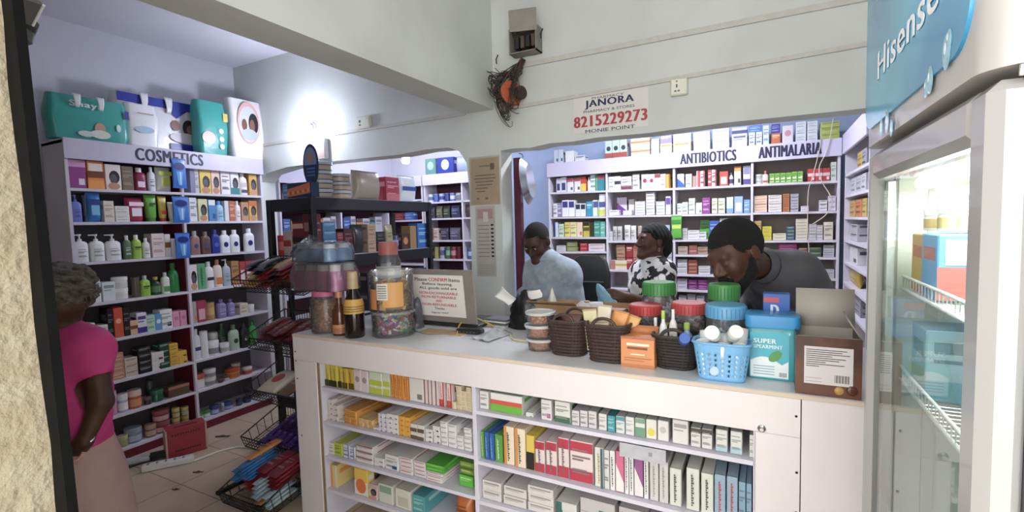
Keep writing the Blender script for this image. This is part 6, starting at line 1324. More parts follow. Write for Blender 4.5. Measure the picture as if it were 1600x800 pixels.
for (px, py), yf, xr, dep in TIERS:
    c = on(px, py, 'y', yf); xl, zl = c.x, max(c.z, .14)
    yb = yf + dep; zb0 = zl - .045; zr = zl + (.02 if yf > 1.6 else -.03); zback = zl + .13
    F = -Vector((-2.67, 2.05, 0)); b = MB(); r = .0022
    # outline: lip, floor front, floor back, top back
    A = lambda x: [(x, yf, zl), (x, yf + .025, zb0 - .03), (x, yb, zr), (x, yb, zback)]
    for row in range(4): b.tube([A(xl)[row], A(xr)[row]], .0042 if row in (0, 3) else .003, WB, 6)
    for x in (xl, xr):
        p = A(x); b.tube(p, .0035, WB, 6); b.tube([p[0], p[3]], .004, WB, 6)
        for k in range(1, 6):
            t = k / 6; b.tube([Vector(p[0]).lerp(Vector(p[3]), t), Vector(p[1]).lerp(Vector(p[2]), t)], r, WB, 5)
    n = 22
    for k in range(1, n):
        x = xl + (xr - xl) * k / n; b.tube(A(x), r, WB, 5)
    for t in (.25, .5, .75): b.tube([Vector(A(xl)[1]).lerp(Vector(A(xl)[2]), t), Vector(A(xr)[1]).lerp(Vector(A(xr)[2]), t)], r, WB, 5)
    for t in (.33, .66): b.tube([Vector(A(xl)[0]).lerp(Vector(A(xl)[1]), t), Vector(A(xr)[0]).lerp(Vector(A(xr)[1]), t)], r, WB, 5)
    obj('wire_basket', b, cs, F); BK.append((xl, xr, yf, yb, zb0 - .03, zr))
rg = random.Random(21)
PLACED = {}
def bars(tier, row, ph, n, x0, x1, base, art, w=.045, L=.15, d=.018, v0=.05, v1=.6, layers=1, yaw=.15, lean=None):
    xl, xr, yf, yb, za, zb = BK[tier]; P = PLACED.setdefault(tier, [])
    sl = math.atan2(zb - za, yb - yf - .025)
    for i in range(n):
        u = x0 + (x1 - x0) * (i + .5) / n
        pitch = (.068, .056, .19, .052, .072)[tier]; nc = int((xr - xl - .012) / pitch); pw_ = (xr - xl - .012) / nc; x = xl + .006 + pw_ * (min(nc - 1, max(0, int(u * nc))) + .5) if tier != 2 else xl + (xr - xl) * (x0 + x1) / 2 if n == 1 else xl + (xr - xl) * u; v = rg.uniform(v0, v1) * .3
        y = min(yf + .032 + v * (yb - yf), yb - L * 1.06 - .012)
        off = .006; w = min(w, pw_ * .93) if tier != 2 else w
        for (px, pw, py, pl, po) in P:
            if abs(px - x) < (pw + w) / 2 + .004 and y < py + pl and py < y + L: off = max(off, po)
        P.append((x, w, y, L * 1.05, off + d * 1.12 + .002))
        z = za + (zb - za) * (y - yf - .025) / (yb - yf - .025) + (off + d) / math.cos(sl)
        put('bar', ph, row, (x, y, z), 0, w, L * rg.uniform(.93, 1.03), d, base, art, '', 0, round(x + i * 1e-4, 5), name='snack_packet', cat='packet', tilt=(-(math.pi / 2 - sl), 0, rg.uniform(-.03, .03)))
B1, B2, B3, B4, B5 = ["the candy stand's %s basket" % s for s in ('top', 'second', 'third', 'fourth', 'bottom')]
bars(0, B1, 'yellow wafer packet', 6, .03, .2, 'd8a83c', 'm7a3a20', .05, .15, .02, lean=.7); bars(0, B1, 'red and white packet', 10, .2, .5, 'a83038', 'me0d0d0', .06, .16, .022, lean=.75)
bars(0, B1, 'black packet', 9, .12, .62, '222024', 'l6a6a6a', .07, .12, .02, 0, .15, lean=.15); bars(0, B1, 'large kraft coloured packet', 2, .5, .72, 'b88a58', 'l8a6238', .07, .2, .025, .6, 1.2, lean=.85); bars(0, B1, 'cream and yellow packet', 3, .68, .95, 'c8b888', 'm8a6a2c', .06, .16, .02, lean=.5); bars(0, B1, 'dark red packet', 8, .55, .9, '7a2028', 'lc08080', .06, .14, .02, 0, .2, lean=.25)
bars(1, B2, 'maroon chocolate bar', 14, .02, .98, '5a2226', 'la8706a', .05, .2, .016, .2, 1.3, 1, lean=.12); bars(1, B2, 'wine red chocolate bar', 24, .05, .96, '742a30', 'lc89a8a', .05, .18, .016, .1, 1.1, lean=.42)
bars(2, B3, 'large cream packet with red oval', 1, .02, .42, 'd8ccb8', 'ob84a3c', .17, .23, .05, .3, .5, lean=.5); bars(2, B3, 'brown packet', 2, .42, .62, '8a6a50', 'lc0a080', .1, .18, .03, .2, .4, lean=.45); bars(2, B3, 'white and red packet', 2, .66, .95, 'c8beb0', 'ma8443c', .08, .18, .03, .2, .6, lean=.5)
bars(3, B4, 'purple chocolate bar', 24, .15, .97, '4a2c84', 'l9a80c8', .04, .2, .015, .1, .9, lean=.3); bars(3, B4, 'dark purple chocolate bar', 12, .3, .97, '382058', 'l8a70a8', .04, .18, .015, .8, 1.8, lean=.5)
bars(4, B5, 'shiny red packet', 9, .08, .45, 'a8242c', 'ld87070', .06, .17, .018, 1.3, 2.2, lean=.4); bars(4, B5, 'blue and orange bar', 10, .05, .5, '2f74b4', 'md8703c', .045, .2, .014, .1, .5, lean=.4); bars(4, B5, 'orange biscuit bar', 2, .32, .6, 'c8843c', 'l7a4a20', .06, .2, .02, .3, .6, lean=.35)
bars(4, B5, 'pale blue grey bar', 9, .5, .97, '9ab0b8', 'l4a5a68', .04, .17, .018, .1, .4, lean=.35); bars(4, B5, 'dark crimson carton bar', 6, .6, .97, '7a1c28', 'lb87a7a', .08, .2, .018, 1.1, 2.0, lean=.3)

# ------------------------------------------------------------------ goods on the black rack
def rs(z, row, side): 
    s = Shelf(row, z, RBY0 if side == 'front' else RBX1, 'x' if side == 'front' else 'y', .05, .1)
    if z < 1.7: s.hmax = .3 if z > 1 else .33
    return s
ZT, ZM, ZL_ = 1.768, 1.358, .903
rs(ZT, "the black rack's top", 'side').add([
    ('jar', 497, 530, 252, 'wide clear tub of brown snacks', '8a7468', 'la8988c', 'a8b4c4', {'n': 4}), ('jar', 531, 556, 271, 'round clear tub of grains', '94806f', 'lb0a090', 'b0b4bc', {'n': 3}), ('pou', 557, 600, 268, 'clear bag of pale snacks', 'a09488', '', '', {'d': .12}),
    ('box', 603, 624, 277, 'tall crimson box', 'a02c44', 'ld890a0,bc06070'), ('pou', 626, 653, 276, 'white bag with blue band', 'd4dce4', 'm34509a', '', {'d': .08})])
rs(ZT, "the black rack's top corner", 'front').add([('box', 441, 457, 288, 'bright blue tub carton', '3f8cc8', 'l9ac8e8')])
rs(ZM, "the black rack's middle shelf", 'side').add([
    ('box', 489, 503, 334, 'dark red tall box', '6a1c28', 'lb07070'), ('box', 505, 526, 347, 'steel blue carton', '4a7ca8', 'L8ab4d4', '', {'n': 4}), ('box', 527, 537, 363, 'brick red carton', '8a2c30', 'lc08080', '', {'n': 3}), ('box', 538, 552, 357, 'dark wine box', '4a1a24', 'l8a5058'), ('pou', 553, 572, 352, 'charcoal shopping bag', '34343a', '', '', {'d': .08}),
    ('box', 575, 588, 350, 'beige carton', 'b8987c', 'l8a6a50', '', {'n': 2}), ('box', 589, 602, 362, 'black small carton', '1c1c20', 'l7a7a7a', '', {'n': 2}), ('pou', 604, 616, 352, 'pale yellow bag', 'a8a078', 'l7a7450', '', {'d': .05}), ('can', 617, 626, 368, 'navy tin', '343c70', 'l9aa0c8', '6a70a0'),
    ('box', 628, 640, 366, 'dark multicoloured carton', '4a2a2c', 'oc88a4a'), ('box', 641, 651, 353, 'kraft brown board', 'a07c50', ''), ('box', 652, 671, 349, 'bright blue tall box', '2f70c0', 'l9ac0ec')])
rs(ZM, "the black rack's near end shelf", 'front').add([('can', 429, 442, 368, 'bright red can', 'c82830', 'le07070', 'b82028'), ('box', 443, 455, 361, 'white and red box', 'c8b0a8', 'ma83038'), ('box', 456, 477, 338, 'red and black box', '7a2028', 't241c20,me0b0a8', '', {'n': 2})])
rs(ZL_, "the black rack's lower shelf", 'side').add([('box', 625, 642, 421, 'yellow box', 'c8a040', 'l8a6a20'), ('box', 575, 598, 425, 'dark box', '3a3440', 'l8a8490', '', {'n': 2}), ('box', 645, 668, 420, 'navy box', '34407c', 'l8a98c8')])
# oval display card standing in its orange and blue tray
p = at_x(Vector((0, RBY0 + .05, ZT)), X, 484); p.z = ZT
zc = lambda yy: at_y(Vector((p.x, p.y, ZT)), Z, yy).z - ZT
ds = empty('display_carton', p, 0, 'oval blue display card rising from an orange striped tray on the black rack', 'display carton')
BL = mat('1c2c58', .4)
x0 = at_x(Vector((0, p.y, ZT)), X, 452).x - p.x; x1 = at_x(Vector((0, p.y, ZT)), X, 490).x - p.x
b = MB(); b.box(x0, -.012, 0, x1, .05, zc(284), BL, c=.002); tr = obj('tray', b, ds)
b = MB(); zo0, zo1 = zc(304), zc(288)
b.add([(x0, -.0135, zo0 * .55), (x1 * .6, -.0135, zo0 + .01), (x1 * .6, -.0135, zo1 + .012), (x0, -.0135, zo1 * .72)], [(0, 1, 2, 3)], mat('d8703c', .45))
for k in range(9):
    u = k / 9; xx = x0 + (x1 * .6 - x0) * u; zq = zo0 * .55 + (zo0 + .01 - zo0 * .55) * u
    b.add([(xx + .003, -.0142, zq + .012), (xx + .014, -.0142, zq + .014), (xx + .014, -.0142, zq + .034), (xx + .003, -.0142, zq + .032)], [(0, 1, 2, 3)], mat('8a3a20' if k % 2 else 'e8a070', .45))
obj('printed_band', b, tr)
za, zb = zc(291), zc(224); cz_ = (za + zb) / 2; rz_ = (zb - za) / 2; rx_ = size(p, 469, 503) / 2
b = MB(); b.prism([(rx_ * math.cos(a), cz_ + rz_ * math.sin(a)) for a in [i * .2618 for i in range(24)]], .02, .026, BL, axis='y'); cd_ = obj('display_card', b, ds)
b = MB(); b.box(-.02, .02, zc(287) - .02, .02, .026, cz_ - rz_ * .8, BL); obj('stem', b, ds)
b = MB(); b.add([(rx_ * .82 * math.cos(a), .0194, cz_ + rz_ * .12 + rz_ * .72 * max(-.15, math.sin(a))) for a in [i * .2618 for i in range(24)]], [tuple(range(24))], mat('7a8ab4', .4))
b.add([(rx_ * .3 * math.cos(a), .0188, cz_ + rz_ * .35 + rz_ * .22 * math.sin(a)) for a in [i * .3927 for i in range(16)]], [tuple(range(16))], mat('b07c6c', .4))
for k in range(3): b.add([(-rx_ * .55, .0188, cz_ - rz_ * (.2 + .16 * k)), (rx_ * .55, .0188, cz_ - rz_ * (.2 + .16 * k)), (rx_ * .55, .0188, cz_ - rz_ * (.12 + .16 * k)), (-rx_ * .55, .0188, cz_ - rz_ * (.12 + .16 * k))], [(0, 1, 2, 3)], mat('4a6ab0', .4))
obj('print', b, cd_)

# ------------------------------------------------------------------ nappy packs on the cosmetics unit
def nappy(x0, x1, yt, base, phrase, arts, back=.02, d=.13, handle=True, yaw=0, txt=None):
    c = Vector((CX - back, 0, 2.168)); a, e = at_x(c + Z * .1, Y, x0), at_x(c + Z * .1, Y, x1); w = (e - a).length; q = (a + e) / 2; q.z = 2.168
    h = at_y(q, Z, yt).z - q.z
    t = obj('nappy_pack', (lambda B: B)(MB()), None, q, math.pi / 2 + yaw, phrase, 'nappy pack', 'nappy packs on the cosmetics unit'); me = MB()
    rings = []
    for j in range(11):
        v = j / 10; s = 1 - .05 * abs(2 * v - 1) ** 3; dd = d * (1 - .35 * max(0, v - .75) / .25 - .1 * (1 - v) ** 4)
        rings.append([(x * s + .004 * math.sin(9 * v + x * 30), y + d / 2 + .003 * math.sin(23 * x + 5 * v), h * v) for x, y in rr(w, dd, .035, 5)])
    me.loft(rings, mat(base, .28, bump=.25, bscale=22)); t.data = me.mesh('nappy_pack')
    def flat(pts, c, off): A.add([(x * w, -.006 - off, z * h) for x, z in pts], [tuple(range(len(pts)))], mat(c, .35))
    A = MB()
    for i, (k, u, v, ru, rv, c) in enumerate(arts):
        off = i * .0006
        if k == 'e': flat([(u + ru * math.cos(s), v + rv * math.sin(s)) for s in [g * .3491 for g in range(18)]], c, off)
        elif k == 'r': flat([(u - ru, v - rv), (u + ru, v - rv), (u + ru, v + rv), (u - ru, v + rv)], c, off)
        elif k == 'v': flat([(u - ru, v + rv), (u, v - rv), (u + ru, v + rv)], c, off)
    if arts: obj('print', A, t)
    if txt: sheet_text(t, txt[0], txt[1] * w, txt[2] * h, txt[3] * w, txt[4] * h, mat('e4ecec', .4), y=-.0095, bold=.04)
    if handle:
        for s in (-.17, .12):
            A = MB(); A.grid(lambda u, v, s=s: ((s + .1 * (u - .5) * (1 - .5 * v)) * w, -.011 - .012 * math.sin(3.1 * v), h * (1.02 - .3 * v)), 4, 6, mat('e8e8ea', .3)); f = obj('handle_strap', A, t); m_ = f.modifiers.new('t', 'SOLIDIFY'); m_.thickness = .002
    return t
FC = '9a6a50'
nappy(180, 311, 152, 'dfe0e8', 'white and royal blue nappy pack with mother and baby picture', [('r', 0, .9, .46, .08, '2838a0'), ('v', .22, .8, .24, .14, '2838a0'), ('r', .3, .09, .18, .09, '2838a0'), ('e', .2, .52, .055, .1, '8a5a44'), ('e', .37, .5, .085, .16, '3a2a28'), ('e', .385, .47, .05, .09, '9a6a50'), ('e', .3, .3, .18, .1, 'd0ccd0')], .16, .12, True)
nappy(200, 251, 163, 'e8e8ec', 'plain white nappy pack between the teal and blue packs', [('r', .05, .78, .25, .015, 'b8a8a0'), ('e', .0, .4, .3, .08, 'a8c8dc')], .03, .10, False)
nappy(76, 203, 152, '2fa39c', 'large teal nappy pack with baby picture at the entrance end', [('e', .1, .3, .07, .13, 'c89a80'), ('e', .1, .16, .13, .1, 'd8d8d0'), ('e', -.08, .14, .1, .07, 'c8d4cc'), ('e', .34, .36, .03, .09, 'd8eeea'), ('r', .46, .7, .03, .1, '5a4aa0')], .02, .12, True, 0, ('Shaya', -.26, .7, .42, .17))
nappy(312, 359, 158, '2fa39c', 'narrow teal nappy pack hanging over the header board', [('e', -.2, .3, .22, .12, 'c8b8a8'), ('e', .22, .45, .08, .05, 'd8eeea'), ('e', .22, .3, .08, .05, 'd8eeea'), ('e', .22, .16, .08, .05, 'd8eeea'), ('r', .38, .72, .08, .08, 'd8c050')], .01, .13, False)
nappy(364, 415, 156, 'e4e0e4', 'white and pink nappy pack with mother and baby picture at the wall end', [('e', 0, .6, .34, .36, 'e0a8a4'), ('e', 0, .58, .3, .31, 'c8ccd8'), ('e', .14, .6, .15, .18, '2a2428'), ('e', .1, .56, .08, .11, '8a5a48'), ('e', -.14, .56, .08, .1, '7a4c3c'), ('e', 0, .4, .24, .1, 'b4c0d0')], .0, .13, False)
# blue blister packs on a strip at the divider of the cosmetics unit
for (xa, xb, yt, yb_, ph) in ((272, 293, 249, 294, 'topmost'), (273, 297, 308, 348, 'middle'), (277, 299, 365, 403, 'lowest')):
    q = at_x(Vector((CX + .032, 0, 1.8)), Y, (xa + xb) / 2); q = at_y(q, Z, yb_); q = at_x(q, Y, (xa + xb) / 2); w = size(q, xa, xb); h = at_y(q, Z, yt).z - q.z
    body, parts = pieces('pou', w, h, .018, '3a78d4', '', '')
    o = obj('blister_pack', body, None, q, math.pi / 2, f'{ph} of three blue blister packs hanging on the cosmetics divider', 'blister pack', 'blue blister packs on the cosmetics divider')
    for pn_, pm in parts: obj(pn_, pm, o)
    L = MB(); y = -.0012
    L.add([(w * .38 * math.cos(a), y, h * .76 + h * .13 * math.sin(a)) for a in [i * .3491 for i in range(18)]], [tuple(range(18))], mat('1c3480', .4))
    L.add([(-w * .24, y, h * .58), (w * .24, y, h * .58), (w * .12, y, h * .1), (-w * .12, y, h * .1)], [(0, 1, 2, 3)], mat('6ab4f0', .2)); L.add([(0, y - .0005, h * .56), (w * .1, y - .0005, h * .56), (w * .06, y - .0005, h * .14), (0, y - .0005, h * .14)], [(0, 1, 2, 3)], mat('d0e8fa', .2)); obj('label', L, o)
    L = MB(); L.tube([(0, .012, h * .9), (0, .024, h * 1.0), (0, .0315, h * 1.0)], .002, BLACK, 6); obj('hook', L, o)
# green pack hanging between the second and the antibiotics bay
q = at_x(Vector((0, MY - .022, 1.5)), X, 1057); q = at_y(q, Z, 372); q = at_x(q, X, 1057); w = size(q, 1049, 1065); h = at_y(q, Z, 338).z - q.z
body, parts = pieces('pou', w, h, .018, '5cb43c', 'mc8d850,t3f8a2c', '')
o = obj('hanging_pack', body, None, q, 0, 'bright green pack hanging on the divider before the antibiotics bay', 'packet')
for pn_, pm in parts: obj(pn_, pm, o)
b = MB(); b.tube([(0, .009, h * .95), (0, .016, h * 1.02), (0, .0225, h * 1.02)], .002, BLACK, 6); obj('hook', b, o)

# ------------------------------------------------------------------ things on the walls and on the floor
def socket(px0, px1, py0, py1, label, holes):
    a = on(px0, py1, 'y', YW0); c = on(px1, py0, 'y', YW0); w, h = c.x - a.x, c.z - a.z
    o = MB(); o.box(0, -.028, 0, w, 0, h, mat('dcdcc8', .4), c=.004); t = obj('wall_socket', o, None, a, 0, label, 'socket')
    o = MB(); o.box(w * .06, -.031, h * .06, w * .94, -.0285, h * .94, mat('e4e4d4', .35), c=.002); pl = obj('cover_plate', o, t)
    for (u, v, ru, rv) in holes:
        o = MB(); o.box(w * (u - ru), -.0322, h * (v - rv), w * (u + ru), -.0312, h * (v + rv), mat('4a4a40', .6)); obj('socket_hole', o, pl)
    o = MB(); o.box(w * .66, -.035, h * .68, w * .8, -.0312, h * .86, mat('e8e8dc', .35), c=.001); obj('switch', o, pl)
socket(1049, 1075, 122, 152, 'square pale wall socket on the raceway above the opening', ((.38, .55, .04, .1), (.3, .25, .06, .04), (.5, .25, .06, .04), (.38, .82, .04, .04)))
socket(561, 581, 181, 203, 'small white wall socket beside the glowing bulb', ((.3, .6, .06, .1), (.3, .3, .06, .06)))
a = on(498, 250, 'y', YW0); c = on(513, 216, 'y', YW0)
o = MB(); o.box(0, -.04, 0, c.x - a.x, 0, c.z - a.z, mat('d4d4da', .4), c=.005); o.box(.006, -.042, .01, c.x - a.x - .006, -.0405, c.z - a.z - .03, mat('8a7a74', .5)); obj('junction_box', o, None, a, 0, 'small white junction box under the glowing bulb', 'junction box')
# painted-on paper sign above the opening
a = on(897, 207, 'y', YW0); c = on(1013, 136, 'y', YW0); W_, H_ = c.x - a.x, c.z - a.z + .015
o = MB(); o.box(0, -.0015, 0, W_, 0, H_, mat('dedcd8', .6, noise=.03, scale=10)); sg = obj('wall_sign', o, None, (a.x, YW0 - .0002, a.z - .012), 0, 'white paper sign with pharmacy name and red phone number above the opening', 'sign')
sl = (on(1012, 172, 'y', YW0).z - on(897, 192, 'y', YW0).z)
NAVY = mat('242a58', .5); REDT = mat('b83040', .5)
def st(txt, px0, px1, pb, pt_, m, bold):
    A = on(px0, pb, 'y', YW0); w = on(px1, pb, 'y', YW0).x - A.x; h = (at_y(A, Z, pt_) - A).length
    sheet_text(sg, txt, A.x - a.x, A.z - (a.z - .012), w, h, m, y=-.0022, bold=bold)
st('JANORA', 914, 991, 172, 158, NAVY, .04); st('PHARMACY & STORES', 912, 992, 177.6, 173.6, NAVY, .005); st('8215229273', 897, 1012, 201, 184, REDT, .05); st('MONIE POINT', 915, 992, 208.6, 203.4, NAVY, .012); st('PHARMACY', 925, 975, 156, 152, mat('5a5a58', .6), .0)
# papers on the pillar
def sheet(px0, py0, px1, py1, base, name, label, cat, y=YW0):
    A = on((px0 + px1) / 2, py1, 'y', y); B = on((px0 + px1) / 2, py0, 'y', y); w = on(px1, (py0 + py1) / 2, 'y', y).x - on(px0, (py0 + py1) / 2, 'y', y).x
    o = MB(); h = B.z - A.z; o.box(-w / 2, -.002, 0, w / 2, 0, h, mat(base, .5, noise=.06, scale=25)); return obj(name, o, None, (A.x, y - .0003, A.z), 0, label, cat), w, h
t, w, h = sheet(737, 247, 781, 319, 'c8b49a', 'certificate', 'tan certificate sheet in a plastic sleeve at the top of the pillar', 'certificate')
o = MB()
for k, (u0, u1, v) in enumerate(((.3, .72, .82), (.15, .85, .62), (.12, .88, .55), (.15, .8, .48), (.2, .75, .41), (.15, .6, .34), (.2, .5, .27))): o.box((u0 - .5) * w, -.0026, h * v, (u1 - .5) * w, -.0021, h * (v + .022), mat('6a5a4c', .6))
o.box(.2 * w, -.0026, h * .74, .34 * w, -.0021, h * .88, mat('5a4a44', .6)); o.box(-.3 * w, -.0026, h * .1, -.22 * w, -.0021, h * .15, mat('8a5a50', .6)); o.box(0, -.0026, h * .1, .1 * w, -.0021, h * .15, mat('8a5a50', .6)); obj('print', o, t)
o = MB(); o.grid(lambda u, v: ((u - .5) * w * 1.08, -.004 - .006 * math.sin(6 * v + 3 * u) ** 2, (v * 1.06 - .02) * h), 8, 8, clear('sleeve', 'f4efe6', .1, .08)); obj('plastic_sleeve', o, t)
t, w, h = sheet(746, 322, 776, 432, 'b8b2aa', 'price_list', 'long grey printed list with rows of black squares on the pillar', 'list')
o = MB()
for k in range(9): o.box(.28 * w, -.0026, h * (.72 - .055 * k), .42 * w, -.0021, h * (.745 - .055 * k), mat('222226', .6)); o.box(-.4 * w, -.0026, h * (.72 - .055 * k), .2 * w, -.0021, h * (.735 - .055 * k), mat('8a8680', .6))
o.box(-.4 * w, -.0026, h * .82, .4 * w, -.0021, h * .96, mat('b08a88', .6)); o.box(-.1 * w, -.003, h * .78, .15 * w, -.0024, h * .92, mat('d0c4c0', .6))
for k in range(6): o.box(-.4 * w, -.0026, h * (.16 - .025 * k), .4 * w, -.0021, h * (.168 - .025 * k), mat('9a968e', .6))
obj('print', o, t)
# meter box with its lid hanging open, tangle of wires, orange reel
a = on(806, 92, 'y', YW0); c = on(846, 20, 'y', YW0); w, h = c.x - a.x, c.z - a.z; GRB = mat('8c8880', .6, noise=.15, scale=18)
mb_ = empty('junction_cabinet', (a.x, YW0, a.z), 0, 'grey metal wiring cabinet with raised lid high on the wall', 'wiring cabinet')
o = MB(); dd = -.09
o.box(0, -.006, 0, w, 0, h * .62, mat('4a443e', .7)); o.box(0, dd, 0, .006, 0, h * .62, GRB); o.box(w - .006, dd, 0, w, 0, h * .62, GRB); o.box(0, dd, 0, w, 0, .006, GRB); o.box(0, dd, h * .61, w, 0, h * .62, GRB); obj('box_body', o, mb_)
o = MB(); o.box(.0, -.004, 0, w, .002, h * .5, mat('9a958a', .5, noise=.12, scale=14), c=.002); obj('lid', o, mb_, (.006, dd + .005, h * .55), rot=(math.radians(16), math.radians(6), 0))
o = MB()
for k in range(4): o.box(w * (.14 + .2 * k), -.06, h * .15, w * (.28 + .2 * k), -.01, h * .45, mat(('2a2a2c', '5a4a40')[k % 2], .5), c=.003)
obj('breaker', o, mb_)
WM = [mat('26221f', .6), mat('4a3a30', .6), mat('5c2c28', .6), mat('3a3a3c', .6)]
rg = random.Random(17); o = MB()
cen = [on(784, 140, 'y', YW0 - .07), on(772, 135, 'y', YW0 - .09), on(786, 165, 'y', YW0 - .08), on(796, 150, 'y', YW0 - .1)]; src = on(818, 92, 'y', YW0 - .06)
base0 = on(780, 140, 'y', YW0)
for k in range(60):
    c0 = rg.choice(cen); pts = []; r = rg.uniform(.04, .12); ph = rg.uniform(0, 6); tl = rg.uniform(.6, 1.5)
    n = 16
    for i in range(n):
        t = i / (n - 1); q = src.lerp(c0, min(1, t * 2.2)) if t < .45 else c0
        amp = min(1, t * 2.2) * r
        pts.append(Vector((q.x + amp * math.cos(ph + 7 * t) * .7, min(YW0 - .006, q.y + .03 * math.sin(5 * t + ph)), q.z + amp * tl * math.sin(ph + 6 * t))) - base0)
    o.tube(pts, rg.choice((.0018, .0024, .003)), rg.choice(WM), 5)
for (x0, y0, x1, y1) in ((776, 100, 778, 86), (806, 62, 801, 46), (845, 60, 848, 45), (812, 58, 808, 50)): o.tube([on(x0, y0, 'y', YW0 - .05) - base0, on((x0 + x1) / 2 - 2, (y0 + y1) / 2, 'y', YW0 - .06) - base0, on(x1, y1, 'y', YW0 - .04) - base0], .004, WM[0], 6)
obj('wire_tangle', o, None, base0, label='tangle of dark electric wires hanging from the wiring cabinet', cat='wires', kind='stuff')
q = on(806, 146, 'y', YW0 - .04); R_ = .07
rl = empty('cable_reel', (q.x, YW0, q.z), 0, 'round orange cable reel among the tangled wires', 'cable reel')
for k, yy in enumerate((-.018, -.05, -.08)):
    o = MB(); o.lathe([(.001, 0), (R_, 0), (R_, .012), (.001, .012)], mat('c85a28', .4, noise=.1, scale=30), 28); obj('disc', o, rl, (-.02, yy, 0), rot=(math.pi / 2, 0, math.radians(62)))
o = MB(); o.lathe([(R_ * .6, 0), (R_ * .6, .07)], mat('3a2a22', .6), 20); obj('hub', o, rl, (-.02, -.01, 0), rot=(math.pi / 2, 0, math.radians(62)))
# hanging steel basin by the door post, white cables over the medicine shelves
q = on(815, 284, 'y', 3.08); o = MB()
o.lathe([(.03, .03), (.12, .028), (.155, 0), (.165, -.004), (.16, .0), (.122, .034), (.03, .036)], mat('b4bac4', .22, metal=.9), 36)
bs_ = obj('steel_basin', o, None, (-1.49 + .006, 3.06, q.z), 0, 'round steel basin hanging on the wine red door post', 'basin', rot=(0, math.radians(84), math.radians(12)))
o = MB(); o.tube([(-.165, 0, 0), (-.19, .006, -.008), (-.2, .012, -.03)], .003, BLACK, 6); obj('hanging_loop', o, bs_)
def hang(pix, y, r, m, name, label):
    P = [on(px, py, 'y', y) for px, py in pix]; o0 = P[0].copy(); Q = []
    for i in range(len(P) - 1):
        a_, b_, c_, d_ = P[max(0, i - 1)], P[i], P[i + 1], P[min(len(P) - 1, i + 2)]
        for k in range(6):
            t = k / 6; Q.append(.5 * ((2 * b_) + (c_ - a_) * t + (2 * a_ - 5 * b_ + 4 * c_ - d_) * t * t + (3 * b_ - a_ - 3 * c_ + d_) * t ** 3) - o0)
    Q.append(P[-1] - o0); o = MB(); o.tube(Q, r, m, 6); return obj(name, o, None, o0, label=label, cat='cable')
CAB = mat('c8c0b0', .5)
hang([(1302, 186), (1297, 215), (1291, 238), (1280, 262), (1285, 285), (1296, 303), (1300, 318), (1290, 336), (1270, 350)], MY - .03, .004, CAB, 'cable', 'white cable hanging in a loop over the antimalaria bay')
hang([(1282, 200), (1281, 230), (1270, 275), (1263, 300), (1262, 350), (1264, 400), (1262, 440)], MY - .028, .0035, CAB, 'cable', 'straight white cable hanging beside the looped cable')
# flood lamp on the entrance frame
q = on(40, 20, 'y', .46); fl = empty('flood_lamp', (q.x, q.y, q.z), 0, 'dark grey flood lamp fixed inside the entrance frame', 'lamp')
GY = mat('5c5c60', .5, noise=.1, scale=30)
def fpt(px, py, y=.46): return on(px, py, 'y', y) - q
o = MB(); P = [fpt(20, -12), fpt(50, -12), fpt(68, 8), fpt(51, 40), fpt(24, 30)]
o.prism([(p.x, p.z) for p in P], -.05, .0, GY, axis='y'); obj('lamp_head', o, fl)
o = MB(); a_, c_ = fpt(68.5, 8), fpt(51.5, 40); o.tube([(a_.x, .0, a_.z), (c_.x, .0, c_.z)], .0025, mat('e8e8ec', .3), 6); obj('glass_edge', o, fl)
o = MB(); a_, c_ = fpt(38, 32), fpt(30, 52); o.tube([(a_.x, .01, a_.z), (c_.x, .01, c_.z)], .014, mat('343438', .5), 10); obj('joint', o, fl)
o = MB(); c_ = fpt(34, 52); o.lathe([(.006, -.024), (.016, -.018), (.02, 0), (.016, .018), (.006, .024)], mat('4a4850', .5), 20); o2 = obj('wall_mount', o, fl, (c_.x, 0, c_.z), rot=(0, 0, 0))
# carton, power strip and cables on the floor by the cosmetics unit
A, B = on(262, 719, 'z', 0), on(324, 701, 'z', 0); w = (B - A).length; ang = math.atan2(B.y - A.y, B.x - A.x)
q = (A + B) / 2; h = at_y(A, Z, 674).z
o = MB(); RC = mat('a82838', .5, noise=.1, scale=10); o.box(-w / 2, 0, 0, w / 2, .11, h, RC, c=.003)
cb = obj('red_carton', o, None, (q.x, q.y, 0), ang, 'red carton with black print standing on the floor by the cosmetics unit', 'carton')
o = MB()
for (v, u0, u1) in ((.78, -.36, .36), (.22, -.3, .36)):
    for k in range(11):
        x = u0 + (u1 - u0) * k / 11
        o.box(x * w, -.0012, h * (v - .03), (x + .04) * w, -.0004, h * (v + .03), mat('4a1420', .5))
o.box(-.3 * w, .02, h, .3 * w, .04, h + .0006, mat('2a0c14', .6)); obj('print', o, cb)
for s in (-1, 1):
    o = MB(); o.box(s * w / 2 - .006, -.0015, h * .04, s * w / 2 + .006, .1, h * .98, mat('c8a890', .6), c=.002); obj('tape', o, cb)
A, B = on(222, 737, 'z', 0), on(303, 720, 'z', 0); w = (B - A).length; ang = math.atan2(B.y - A.y, B.x - A.x)
o = MB(); o.box(-w / 2, -.03, 0, w / 2, .03, .04, mat('dcdad6', .35), c=.006); ps = obj('power_strip', o, None, ((A + B) / 2)[:2] + (0.0005,), ang, 'long white power strip on the floor in front of the red carton', 'power strip')
for k in range(5):
    o = MB(); o.box(-.006, -.012, 0, .006, .012, .002, mat('6a6862', .5)); obj('socket_hole', o, ps, (-w * .38 + k * w * .17, 0, .0395))
cable('cable', [(303, 722), (318, 716), (345, 706), (372, 700), (395, 702), (420, 712)], .007, mat('dcd8d0', .5), 'thick white cable running from the power strip over the floor', z=0)
cable('cable', [(180, 745), (200, 733), (225, 724), (248, 718)], .006, BLACK, 'black cable on the floor beside the power strip', z=0)
